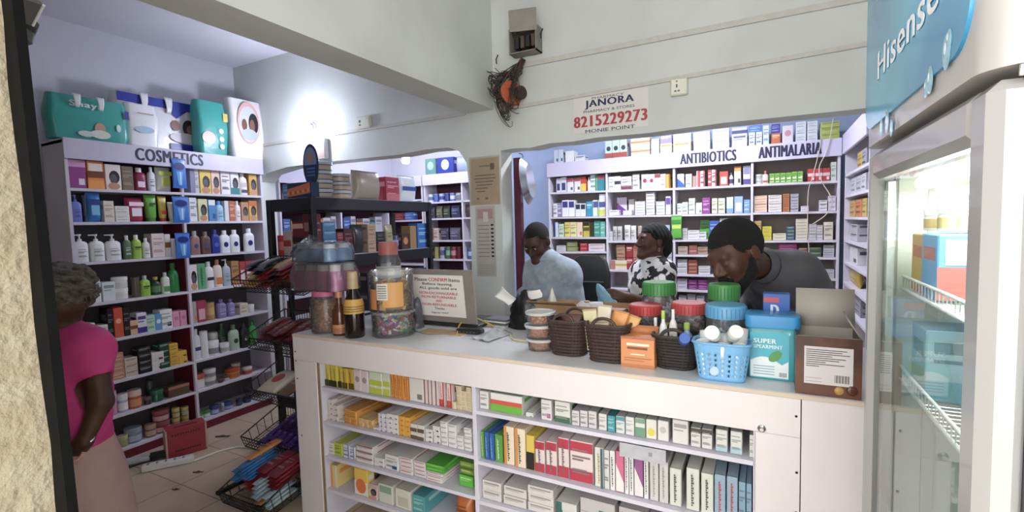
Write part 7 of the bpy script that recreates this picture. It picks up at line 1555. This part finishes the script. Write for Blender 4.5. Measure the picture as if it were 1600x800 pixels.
cable('cable', [(178, 738), (205, 722), (232, 714), (252, 710)], .005, mat('3a3a3e', .5), 'dark grey cable nearest to the cosmetics unit on the floor', z=0)
cable('cable', [(186, 780), (192, 772), (191, 764), (184, 768)], .008, BLACK, 'short curl of black hose on the floor beside the pink skirt', z=0)
A = on(205, 735, 'z', 0); o = MB(); o.box(-.11, -.03, 0, .11, .03, .035, mat('b4b4b8', .4), c=.008); o.box(.02, -.032, .002, .115, .032, .037, mat('202024', .4), c=.006); obj('power_adaptor', o, None, on(228, 722, 'z', 0)[:2] + (.012,), 1.05, 'grey and black power adaptor on the cables beside the power strip', 'adaptor')
for (px, py, s) in ((348, 682, .05), (310, 738, .03), (275, 765, .02)):
    o = MB(); o.grid(lambda u, v, s=s: ((u - .5) * s * 2, (v - .5) * s * .6, .004 + .004 * math.sin(9 * u + 4 * v)), 6, 4, mat('4a3c38', .7)); x_ = obj('scrap', o, None, on(px, py, 'z', 0), .5, {348: 'dark scrap on the tiles near the cosmetics plinth', 310: 'dark scrap on the tiles before the power strip', 275: 'smallest dark scrap on the tiles'}[px], 'scrap'); m_ = x_.modifiers.new('t', 'SOLIDIFY'); m_.thickness = .002
# black mesh office chair behind the counter
CHY = 3.62
q = Vector((0, CHY, 1.0)); xa, xb = at_x(q, X, 888).x, at_x(q, X, 955).x; zt = at_y(Vector(((xa + xb) / 2, CHY, 1.0)), Z, 400).z; CHX = (xa + xb) / 2; CW = (xb - xa)
ch = empty('office_chair', (CHX, CHY, 0), 0, 'black office chair between the man in blue and the woman', 'chair')
o = MB(); o.loft([[(x * s, y + yo, z) for x, y in rr(CW, .04, .02, 4)] for s, yo, z in ((.72, .03, .60), (.92, 0, .72), (1, -.01, .9), (.98, .0, zt - .14), (.8, .02, zt - .04), (.5, .03, zt))], mat('131315', .6, bump=.4, bscale=200)); obj('backrest', o, ch)
o = MB(); o.tube([(-CW * .36, -.035, zt - .2), (CW * .36, -.035, zt - .2)], .008, mat('3a3a40', .4), 8); obj('back_rib', o, ch); o = MB(); o.tube([(-CW * .4, -.035, .9), (CW * .4, -.035, .9)], .008, mat('3a3a40', .4), 8); obj('back_rib', o, ch)
o = MB(); o.loft([[(x, y - .2, z) for x, y in rr(CW * s, .42 * s, .08, 4)] for s, z in ((.95, .46), (1, .48), (1, .52), (.94, .54))], mat('17171a', .7)); obj('seat', o, ch)
o = MB(); o.tube([(0, -.2, .1), (0, -.2, .46)], .025, BLACK, 12); o.tube([(0, -.1, .48), (0, .03, .55), (0, .04, .75)], .018, BLACK, 10); obj('column', o, ch)
for k in range(5):
    a_ = k * 1.2566; o = MB(); o.tube([(0, -.2, .11), (.27 * math.cos(a_), -.2 + .27 * math.sin(a_), .07)], .016, BLACK, 8); lg = obj('leg', o, ch); o = MB(); o.lathe([(.024, -.012), (.026, 0), (.024, .012)], BLACK, 14); obj('caster', o, lg, (.27 * math.cos(a_), -.2 + .27 * math.sin(a_), .027), rot=(math.pi / 2, 0, a_))

# ------------------------------------------------------------------ people: one continuous body each, grown from blended limbs
import openvdb as vdb
def nrm(v): return Vector(v).normalized()
def frame(f, up=(0, 0, 1)):
    f = nrm(f); x = nrm(f.cross(Vector(up))); z = nrm(x.cross(f)); return Matrix((x, -f, z)).transposed()     # local -Y looks along f
def CAPS(a, b, ra, rb, k=.02, op='+'): return ('c', Vector(a), Vector(b), ra, rb, k, op)
def ELL(c, r, R=None, k=.02, op='+'): return ('e', Vector(c), r, R or Matrix.Identity(3), k, op)
def grow(prims, vox, name, mats, disp=None, cut=None, pad=.03):
    lo = np.full(3, 1e9); hi = -lo
    for p in prims:
        if p[-1] == '-': continue
        if p[0] == 'c':
            for q, r in ((p[1], p[3]), (p[2], p[4])): lo = np.minimum(lo, np.array(q) - r); hi = np.maximum(hi, np.array(q) + r)
        else:
            r = max(p[2]); lo = np.minimum(lo, np.array(p[1]) - r); hi = np.maximum(hi, np.array(p[1]) + r)
    lo -= pad; hi += pad; n = np.ceil((hi - lo) / vox).astype(int) + 1
    ax = [(lo[i] + vox * np.arange(n[i])).astype(np.float32) for i in range(3)]
    D = np.full(n, 1.0, np.float32); first = True
    for p in prims:
        # evaluate near the primitive only
        if p[0] == 'c': q0 = np.minimum(p[1], p[2]) - max(p[3], p[4]); q1 = np.maximum(p[1], p[2]) + max(p[3], p[4])
        else: q0 = np.array(p[1]) - max(p[2]); q1 = np.array(p[1]) + max(p[2])
        k = p[-2]; m = max(.05, 2.2 * k) + .03
        i0 = np.clip(((q0 - m - lo) / vox).astype(int), 0, n - 1); i1 = np.clip(((q1 + m - lo) / vox).astype(int) + 2, 1, n)
        sl = tuple(slice(i0[i], i1[i]) for i in range(3))
        gx, gy, gz = np.meshgrid(*[ax[i][sl[i]] for i in range(3)], indexing='ij')
        if p[0] == 'c':
            a = np.array(p[1]); ab = np.array(p[2]) - a; L2 = max(1e-9, float(ab @ ab))
            px, py, pz = gx - a[0], gy - a[1], gz - a[2]
            t = np.clip((px * ab[0] + py * ab[1] + pz * ab[2]) / L2, 0, 1)
            d = np.sqrt((px - t * ab[0]) ** 2 + (py - t * ab[1]) ** 2 + (pz - t * ab[2]) ** 2) - (p[3] + (p[4] - p[3]) * t)
        else:
            R = np.array(p[3].transposed() if hasattr(p[3], 'transposed') else p[3]); c = np.array(p[1]); px, py, pz = gx - c[0], gy - c[1], gz - c[2]
            l = [R[i, 0] * px + R[i, 1] * py + R[i, 2] * pz for i in range(3)]; r = p[2]
            k0 = np.sqrt(sum((l[i] / r[i]) ** 2 for i in range(3))); k1 = np.sqrt(sum((l[i] / r[i] ** 2) ** 2 for i in range(3)))
            d = k0 * (k0 - 1) / np.maximum(k1, 1e-6)
        B = D[sl]
        if p[-1] == '+':
            h = np.maximum(k - np.abs(B - d), 0) / k; D[sl] = np.minimum(B, d) - h * h * k * .25
        else:
            h = np.maximum(k - np.abs(B + d), 0) / k; D[sl] = np.maximum(B, -d) + h * h * k * .25
    if disp or cut:
        G = np.meshgrid(*ax, indexing='ij')
        if disp: D = D + disp(*G)
        if cut: D = np.maximum(D, cut(*G))
    D = np.clip(D, -.05, .05).astype(np.float32)
    g = vdb.FloatGrid(.05); g.copyFromArray(np.ascontiguousarray(D))
    pts, quads = g.convertToQuads(isovalue=0.0)
    pts = np.array(pts) * vox + lo
    me = bpy.data.meshes.new(name); me.from_pydata(pts.tolist(), [], [tuple(int(i) for i in q[::-1]) for q in quads]); me.update()
    # outward normals
    if len(me.polygons):
        c = pts.mean(0); zi = int(np.argmax(pts[:, 2])); f = [q for q in me.polygons if zi in q.vertices][0]
        if f.normal.z < 0: me.flip_normals()
    for mm in mats: me.materials.append(mm)
    me.polygons.foreach_set('use_smooth', [True] * len(me.polygons))
    return me
def head_prims(c, F, s, jawk=1.0, closed=False):
    T = lambda x, y, z: Vector(c) + F @ (Vector((x, y, z)) * s)
    E = lambda x, y, z, r, k=.015, op='+': ELL(T(x, y, z), tuple(q * s for q in r), F, k * s, op)
    Cc = lambda a, b, r0, r1, k=.012, op='+': CAPS(T(*a), T(*b), r0 * s, r1 * s, k * s, op)
    P = [E(0, .015, .035, (.076, .098, .092)), E(0, -.035, -.02, (.060, .064, .085), .03)]
    for q in (-1, 1):
        P += [Cc((q * .052, .0, -.052), (q * .012, -.076, -.098), .02, .02 * jawk, .03), E(q * .042, -.064, -.022, (.024, .024, .026), .02)]
    P += [E(0, -.08, -.1, (.022, .02, .02), .02), Cc((-.038, -.083, .028), (.038, -.083, .028), .013, .013, .02)]
    for q in (-1, 1): P += [E(q * .032, -.104, .006, (.017, .016, .011), .014, '-'), E(q * .032, -.081, .005, (.0165, .0125, .0125), .006)]
    if closed:
        for q in (-1, 1): P += [E(q * .032, -.0835, .004, (.016, .0125, .0115), .004)]
    P += [Cc((0, -.092, .016), (0, -.114, -.026), .0085, .0135, .012)]
    for q in (-1, 1): P += [E(q * .014, -.101, -.032, (.0115, .012, .009), .008)]
    P += [Cc((-.02, -.092, -.058), (.02, -.092, -.058), .0075, .0075, .008), Cc((-.017, -.091, -.071), (.017, -.091, -.071), .0085, .0085, .007), Cc((-.022, -.106, -.0645), (.022, -.106, -.0645), .0025, .0025, .004, '-')]
    for q in (-1, 1): P += [E(q * .079, .014, -.004, (.010, .02, .033), .008), E(q * .09, .008, .0, (.006, .011, .018), .006, '-')]
    return P, T
def hand_prims(w, d, n, side, curl=.5, s=1.0):
    """w wrist, d pointing direction, n palm normal; side +1/-1 puts the thumb on one edge"""
    w = Vector(w); d = nrm(d); n = nrm(Vector(n) - d * Vector(n).dot(d)); u = d.cross(n) * side
    P = [CAPS(w, w + d * .03 * s, .026 * s, .03 * s, .02), CAPS(w + d * .04 * s - u * .02 * s, w + d * .085 * s - u * .024 * s, .017 * s, .014 * s, .015), CAPS(w + d * .04 * s + u * .02 * s, w + d * .085 * s + u * .024 * s, .017 * s, .014 * s, .015), CAPS(w + d * .04 * s, w + d * .09 * s, .017 * s, .014 * s, .015)]
    for i, L in enumerate((.062, .074, .07, .055)):
        b = w + d * .09 * s + u * (.030 - .02 * i) * s; p = b; dd = d.copy()
        for j, (q, r) in enumerate(((.45, .0095), (.32, .0085), (.26, .0075))):
            ang = curl * (.7, 1.0, .8)[j]; dd = nrm(dd * math.cos(ang) + n * math.sin(ang)); e = p + dd * L * q * 1.15 * s
            P.append(CAPS(p, e, r * s, (r - .001) * s, .004)); p = e
    b = w + d * .03 * s + u * .024 * s; m1 = b + nrm(d * .6 + u * .75 + n * .2) * .042 * s; m2 = m1 + nrm(d * .9 + u * .15 + n * .45) * .032 * s
    P += [CAPS(b, m1, .014 * s, .011 * s, .012), CAPS(m1, m2, .0105 * s, .0085 * s, .005)]
    return P
def person(label, J, skin, vox=.006, shirt=None, sleeves='long', trousers='26262c', hands=True):
    """J: dict of joints in the room"""
    F = frame(J['look'], J.get('up', (0, 0, 1))); s = J.get('hs', 1.0); P, T = head_prims(J['head'], F, s, 1.0, J.get('closed', False))
    nb = J['neck']; P.append(CAPS(T(0, .028, -.05), nb, .052 * s, .058, .025))
    ch, pv = J['chest'], J['pelvis']; g = J.get('girth', 1.0)
    torso = lambda e: [CAPS(nb + (ch - nb) * .35, ch, .085 * g + e, .125 * g + e, .05), CAPS(ch, pv, .125 * g + e, .13 * g + e, .06)] + [q for S_ in 'LR' for q in (CAPS(J['sh' + S_] + (nb - J['sh' + S_]) * .05, nb, .052 * g + e, .05 + e, .04), CAPS(J['sh' + S_] + (ch - J['sh' + S_]) * .25, pv + (J['sh' + S_] - nb) * .45, .085 * g + e, .105 * g + e, .06))]
    B = list(P) + torso(0)
    for S_ in 'LR':
        B += [CAPS(J['sh' + S_], J['el' + S_], .05 * g, .041 * g, .03), CAPS(J['el' + S_], J['wr' + S_], .041 * g, .027, .02)]
        hd_ = J.get('hand' + S_)
        if hands and hd_: B += hand_prims(J['wr' + S_], hd_[0], hd_[1], hd_[2], hd_[3])
    hip = J['pelvis']; a = nrm((J['shR'] - J['shL']) * 1.0 - Z * (J['shR'] - J['shL']).z)
    legs = lambda e: [q for sg, S_ in ((-1, 'L'), (1, 'R')) for q in (CAPS(hip + a * .085 * sg - Z * .03, J['kn' + S_], .085 * g + e, .058 + e, .04), CAPS(J['kn' + S_], J['an' + S_], .058 + e, .042 + e, .02))]
    B += legs(0)
    for S_ in 'LR': B.append(CAPS(J['an' + S_] - Z * .03, J['an' + S_] + Vector(J['step']) * .14 - Z * .045, .04, .03, .02))
    body = obj('person', grow(B, vox, 'person', [skin]), None, label=label, cat='person')
    if shirt:
        sp = torso(.014)
        for S_ in 'LR':
            if sleeves == 'long': sp += [CAPS(J['sh' + S_], J['el' + S_], .062 * g, .054 * g, .035), CAPS(J['el' + S_], J['el' + S_].lerp(J['wr' + S_], .88), .054 * g, .042, .02)]
            else: sp += [CAPS(J['sh' + S_], J['sh' + S_].lerp(J['el' + S_], sleeves), .066 * g, .063 * g, .035)]
        sp.append(CAPS(nb + nrm(nb - ch) * -.01, T(0, .02, -.05), .058, .066, .012, '-'))
        if sleeves != 'long':
            for S_ in 'LR': d_ = nrm(J['el' + S_] - J['sh' + S_]); e_ = J['sh' + S_].lerp(J['el' + S_], sleeves) + d_ * .055; sp.append(CAPS(e_ + d_ * .03, e_ + d_ * .2, .075, .075, .005, '-'))
        am = J.get('fold', .0035); o3 = [random.Random(len(label)).uniform(0, 6) for _ in range(3)]
        disp = lambda x, y, z: am * (np.sin(38 * z + 21 * x + o3[0]) * np.sin(17 * x - 23 * y + o3[1]) + .6 * np.sin(61 * z - 33 * y + 20 * x + o3[2]))
        zmin = hip.z - .12
        obj('shirt', grow(sp, vox, 'shirt', [shirt], disp, cut=lambda x, y, z: (zmin - z)), body)
    if trousers:
        tp = [CAPS(hip + Z * .02, hip - Z * .05, .135 * g, .13 * g, .04)] + legs(.014)
        obj('trousers', grow(tp, .010, 'trousers', [mat(trousers, .8)]), body)
        for S_ in 'LR':
            d_ = Vector(J['step']); m = MB(); c = J['an' + S_]; zb = 0.002
            m.loft([[(c.x + d_.x * t + (-d_.y) * w_, c.y + d_.y * t + d_.x * w_, z) for t, w_ in ((-.07, -.03), (-.07, .03), (.08, .048), (.17, .03), (.17, -.03), (.08, -.048))] for z in (zb, zb + .05, zb + .075)], mat('1a1a1c', .4)); obj('shoe', m, body)
    return body, F, T, s
def eyes(body, T, s, F, open_=1.0):
    for q in (-1, 1):
        m = MB(); c = T(q * .032, -.0815, .005); r = .0127 * s; m.ball((0, 0, 0), r, mat('d8d0c4', .2, coat=.5), 14)
        e = obj('eye', m, body, c); m = MB(); k = F @ Vector((0, -1, -.25)).normalized(); m.ball(k * r * .55, r * .55, mat('1c120e', .15, coat=.6), 12); obj('iris', m, e)
        m = MB(); m.tube([T(q * .016, -.0985, .026), T(q * .032, -.1, .032), T(q * .05, -.089, .028)], [.003 * s, .0045 * s, .002 * s], mat('120c0a', .8), 6); obj('eyebrow', m, body)
def skin_mat(a, b_): return mat(a, .55, second=b_, scale=9, bump=.05, bscale=140)
def hair_mesh(c, F, s, grow_r, line, mats, vox=.0045, rough=.0):
    ci = np.array(c); Ft = np.array(F.transposed())
    def cut(x, y, z):
        l = [Ft[i, 0] * (x - ci[0]) + Ft[i, 1] * (y - ci[1]) + Ft[i, 2] * (z - ci[2]) for i in range(3)]; return line(l[0] / s, l[1] / s, l[2] / s) * s
    T = lambda x, y, z: Vector(c) + F @ (Vector((x, y, z)) * s)
    disp = (lambda x, y, z: rough * np.sin(400 * x) * np.sin(380 * y + 1) * np.sin(410 * z)) if rough else None
    return grow([ELL(T(0, .015, .035), tuple((q + grow_r) * s for q in (.076, .098, .092)), F, .01)], vox, 'hair', mats, disp, cut)
HAIR = mat('0e0c0c', .85, bump=.8, bscale=220)
def gz(v, z): v = Vector(v); v.z = z; return v
def legs_for(J, step, back=0.0, spread=.10):
    p = J['pelvis']; a = nrm(Vector((-step[1], step[0], 0)))
    for S_, sg in (('L', -1), ('R', 1)):
        J['kn' + S_] = Vector((p.x, p.y, .50)) + a * spread * sg + Vector(step) * .03; J['an' + S_] = Vector((p.x, p.y, .085)) + a * spread * sg
    J['step'] = Vector(step)

# --- the bearded man in the dark grey shirt leaning over the counter
zc = 2.0
J = dict(head=cp(1151, 397, zc), look=-RT * .80 - FW * .26 - Z * .44, hs=1.09, fold=.0035, girth=1.16, closed=True)
J['up'] = (Z * .9 - RT * .35)
J['neck'] = cp(1196, 416, zc + .11); J['chest'] = cp(1232, 462, zc + .28); J['pelvis'] = Vector(cp(1245, 560, zc + .72)); J['pelvis'].z = 1.0
J['shR'] = cp(1192, 440, zc + .36); J['shL'] = cp(1250, 426, zc + .08)
J['elL'] = cp(1272, 520, zc + .12); J['wrL'] = cp(1215, 550, zc + .16); J['elR'] = cp(1165, 525, zc + .36); J['wrR'] = cp(1140, 545, zc + .2)
for S_ in 'LR': J['wr' + S_].z = max(J['wr' + S_].z, CT + .10); J['el' + S_].z = max(J['el' + S_].z, CT + .12)
J['handL'] = (-RT, -Z, -1, .1); J['handR'] = (-RT, -Z, 1, .1)
J['pelvis'].y = 2.73; legs_for(J, (-.3, -.95, 0))
SK1 = skin_mat('5a3626', '4a2a1c')
bm, F, T, s = person('bearded man in a dark grey collared shirt bent over the counter', J, SK1, .0055, mat('58575c', .75, noise=.12, scale=14, bump=.12, bscale=300))
obj('hair', hair_mesh(J['head'], F, s, .009, lambda x, y, z: -(z - np.where(y < -.045, .066, .012 - .75 * y) + .9 * np.maximum(0, np.abs(x) - .055) * (y < -.02)), [HAIR], rough=.0012), bm)
bp = []
E_ = lambda x, y, z, r, k=.015, op='+': ELL(T(x, y, z), tuple(q * s for q in r), F, k * s, op)
for q in (-1, 1): bp += [CAPS(T(q * .069, -.002, -.02), T(q * .056, -.02, -.064), .011 * s, .019 * s, .02), CAPS(T(q * .056, -.02, -.066), T(q * .014, -.086, -.112), .022 * s, .026 * s, .02), CAPS(T(q * .006, -.106, -.046), T(q * .03, -.092, -.064), .007 * s, .009 * s, .01)]
bp += [E_(0, -.09, -.112, (.034, .026, .03)), CAPS(T(-.02, -.098, -.088), T(.02, -.098, -.088), .008 * s, .008 * s, .01)]
obj('beard', grow(bp, .004, 'beard', [HAIR], lambda x, y, z: .0012 * np.sin(400 * x) * np.sin(380 * y) * np.sin(410 * z)), bm)
def collar(body, c, axis, front, r, h, m, gap=.5, lean=.25):
    axis = nrm(axis); fr_ = nrm(front - axis * front.dot(axis)); sd = axis.cross(fr_)
    b = MB(); n = 30
    def f(u, v):
        a = gap + (2 * math.pi - 2 * gap) * u; rr_ = r * (1 + lean * (1 - v)); up = h * (v if v < .6 else 1.2 - v) ; out_ = 0 if v < .6 else (v - .6) * .035
        d_ = fr_ * math.cos(a) + sd * math.sin(a); return c + axis * (h * min(v, .6) / .6 - h * 1.15 * max(0, v - .6) / .4) + d_ * (r * (1 + lean * (1 - min(v, .6) / .6)) + (.003 + .012 * max(0, v - .6) / .4))
    b.grid(f, n, 10, m); o = obj('collar', b, body); q = o.modifiers.new('t', 'SOLIDIFY'); q.thickness = .003
    return o
collar(bm, J['neck'] + nrm(T(0, .02, -.05) - J['neck']) * .035, T(0, .02, -.05) - J['neck'], J['look'] * 1.0, .062, .042, mat('605f64', .75, noise=.1, scale=14), .45, .12)

# --- the man in the pale blue shirt behind the opening
zc = 3.32
J = dict(head=cp(839, 378, zc), look=-RT * .42 - FW * .62 - Z * .52, hs=1.02, fold=.004)
J['neck'] = cp(853, 404, zc + .02); J['chest'] = cp(857, 452, zc + .05); J['pelvis'] = Vector(cp(860, 560, zc + .1)); J['pelvis'].z = .93
J['shR'] = cp(825, 424, zc + .13); J['shL'] = cp(892, 425, zc - .05)
J['elL'] = cp(905, 482, zc - .06); J['wrL'] = cp(880, 512, zc - .25); J['elR'] = cp(818, 486, zc + .04); J['wrR'] = cp(835, 515, zc - .2)
J['handL'] = (-FW * .8 - RT * .4, -Z, -1, .4); J['handR'] = (-FW * .9, -Z, 1, .4)
legs_for(J, (.0, -1, 0))
SK2 = skin_mat('4a2c22', '3c2219')
bl, F, T, s = person('man in a pale blue shirt looking down behind the counter by the pillar', J, SK2, .007, mat('a4b0bb', .8, second='93a1b0', scale=22, thr=(.45, .6), bump=.1, bscale=200))
eyes(bl, T, s, F)
obj('hair', hair_mesh(J['head'], F, s, .004, lambda x, y, z: -(z - np.where(y < -.04, .078, .02 - .7 * y)), [mat('15100f', .9, bump=.5, bscale=250)], .006), bl)
collar(bl, J['neck'] - Z * .015, T(0, .02, -.05) - J['neck'], J['look'] * 1.0, .066, .035, mat('a6b2bd', .8), .3)

# --- the woman in the black and white blouse in front of the shelves
zc = 3.34
J = dict(head=cp(1019, 378, zc), look=-RT * .93 - FW * .2 + Z * .05, hs=.98, fold=.004, girth=.96)
J['neck'] = cp(1022, 406, zc + .02); J['chest'] = cp(1018, 450, zc); J['pelvis'] = Vector(cp(1020, 560, zc + .02)); J['pelvis'].z = .92
J['shR'] = cp(1001, 424, zc + .15); J['shL'] = cp(1038, 423, zc - .08)
J['elL'] = cp(1030, 476, zc - .22); J['wrL'] = cp(981, 464, zc - .32); J['elR'] = cp(996, 474, zc + .1); J['wrR'] = cp(970, 468, zc - .12)
J['handL'] = (-RT * .9 + Z * .15, RT * .1 - Z * .3 + FW * .8, 1, .65); J['handR'] = (-RT, -Z * .3 - FW * .9, -1, .5)
legs_for(J, (-.6, -.8, 0))
SK3 = skin_mat('5c3424', '4c281c')
BW = mat('d8d6d4', .8, second='141416', scale=17, thr=(.47, .5), detail=2.5)
wm, F, T, s = person('woman in a black and white print blouse holding a blue nylon bag', J, SK3, .0065, BW, .75)
eyes(wm, T, s, F)
H = [ELL(T(0, .022, .042), tuple(q * s for q in (.086, .106, .096)), F, .01), CAPS(T(0, .105, .03), T(0, .118, -.05), .042 * s, .034 * s, .03), CAPS(T(0, .112, -.05), T(0, .1, -.11), .03 * s, .02 * s, .02)]
ci = np.array(J['head']); Ft = np.array(F.transposed())
def cutw(x, y, z):
    l = [(Ft[i, 0] * (x - ci[0]) + Ft[i, 1] * (y - ci[1]) + Ft[i, 2] * (z - ci[2])) / s for i in range(3)]
    return np.where(l[1] > .07, -1, -(l[2] - np.where(l[1] < -.045, .06, .005 - .8 * l[1])) * s)
obj('hair', grow(H, .005, 'hair', [HAIR], lambda x, y, z: .0025 * np.sin(160 * x + 90 * z) * np.sin(150 * y), cutw), wm)
for q in (-1, 1):
    m = MB(); m.tube([T(q * .083 + .004 * math.cos(a), .012 + .009 * math.cos(a), -.05 + .012 * math.sin(a)) for a in [i * .5236 for i in range(12)]], .0018, mat('c8b070', .3, metal=.8), 5, closed=True); obj('earring', m, wm)
q = cp(958, 452, zc - .34)
bag2 = blob('nylon_bag', (0, 0, 0), .05, .035, 0, .16, clear('blue_nylon', '8cc8e0', .75, .25), 'light blue nylon bag held in the hand of the woman', 'bag', 31, 20, 12, .25, peak=.55)
bag2.location = J['wrL'] + nrm(J['handL'][0]) * .09 + Vector((-.02, -.035, -.07)); bag2.rotation_euler = (0, math.radians(-28), 0)

# --- the person in the pink top by the entrance, seen from behind
zc = 2.02
J = dict(head=cp(100, 462, zc), look=FW * .75 - RT * .35 - Z * .25, hs=.98, fold=.003, girth=.98)
J['neck'] = cp(92, 515, zc + .02); J['chest'] = cp(92, 590, zc + .02); J['pelvis'] = cp(96, 690, zc + .03)
J['shR'] = cp(144, 541, zc - .02); J['shL'] = cp(36, 535, zc + .1)
J['elR'] = cp(158, 628, zc - .06); J['wrR'] = cp(132, 690, zc - .1); J['elL'] = cp(14, 640, zc + .12); J['wrL'] = cp(40, 700, zc + .1)
J['handR'] = (-RT * .75 - Z * .6 + FW * .15, -FW * .3 + RT * .4, 1, .3); J['handL'] = (-Z, RT, 1, .3)
legs_for(J, (-.35, .93, 0), spread=.08)
SK4 = skin_mat('50301f', '422617')
PINK = mat('cc2a7c', .75, noise=.1, scale=12)
pk, F, T, s = person('person in a bright pink tee seen from behind with a hand in the skirt pocket', J, SK4, .006, PINK, .42, None)
# pale pink skirt to the ankles
p0 = J['pelvis']; b = MB(); a_ = nrm((J['shR'] - J['shL']) - Z * (J['shR'] - J['shL']).z); f_ = a_.cross(Z)
zt = J['pelvis'].z + .11
rings = []
for j in range(12):
    v = j / 11; z = zt - (zt - .10) * v; wx = .165 + .05 * min(1, v * 3) + .07 * v; wy = .135 + .035 * min(1, v * 3) + .06 * v
    rings.append([tuple(Vector((p0.x, p0.y, z)) + a_ * (wx + .012 * v * math.sin(7 * t)) * math.cos(t) + f_ * (wy + .012 * v * math.sin(7 * t)) * math.sin(t)) for t in [i * .19635 for i in range(32)]])
b.loft(rings, mat('b89490', .8, noise=.08, scale=14, bump=.1, bscale=120), cap=False)
sk = obj('skirt', b, pk); q = sk.modifiers.new('t', 'SOLIDIFY'); q.thickness = .004
wr = J['wrR']; hc = wr + nrm(J['handR'][0]) * .05
b = MB(); dv = nrm(J['handR'][0]); sdv = nrm(dv.cross(FW)); pts = []
for i in range(15):
    t = math.pi * i / 14; pts.append(wr + dv * .055 + RT * (.055 * math.cos(t)) - Z * (.035 * math.sin(t)) - FW * (.03 + .012 * math.sin(t)))
b.tube(pts, .007, mat('d8a09c', .8), 8); obj('pocket_edge', b, sk)
b = MB()
b.tube([wr + nrm(wr - J['elR']) * -.012 + (RT * math.cos(t) * .031 + (FW * .6 + Z * .5) * math.sin(t) * .031) for t in [i * .4488 for i in range(14)]], .004, mat('b8b8c0', .25, metal=.8), 6, closed=True); obj('bracelet', b, pk)
# grey braids gathered on the head
BG = mat('6f6862', .9, second='4c4642', scale=40, bump=.9, bscale=90); rg = random.Random(6)
hp = [ELL(T(0, .02, .035), tuple(q * s for q in (.098, .118, .105)), F, .02)]
obj('hair_base', grow(hp, .006, 'hair_base', [BG], lambda x, y, z: .004 * np.sin(130 * x + 60 * z) * np.sin(120 * y + 40 * z), lambda x, y, z: -(z - (J['head'].z - .055))), pk)
for k in range(26):
    a0 = rg.uniform(0, 6.28); ph = rg.uniform(.05, .95); n = 14; pts = []; R0 = rg.uniform(.9, 1.06)
    for i in range(n):
        t = a0 + 2.1 * i / (n - 1); zz_ = -.03 + .14 * ph + .015 * math.sin(3 * t + k); rad = math.sqrt(max(.05, 1 - ((zz_ - .035) / .115) ** 2)) * R0
        pts.append(T(.108 * rad * math.cos(t), .02 + .126 * rad * math.sin(t), zz_))
    b = MB(); b.tube(pts, [(.0125 + .004 * math.sin(2.4 * i)) * (1 if 0 < i < n - 1 else .4) for i in range(n)], BG, 7); obj('braid', b, pk)
label_goods()
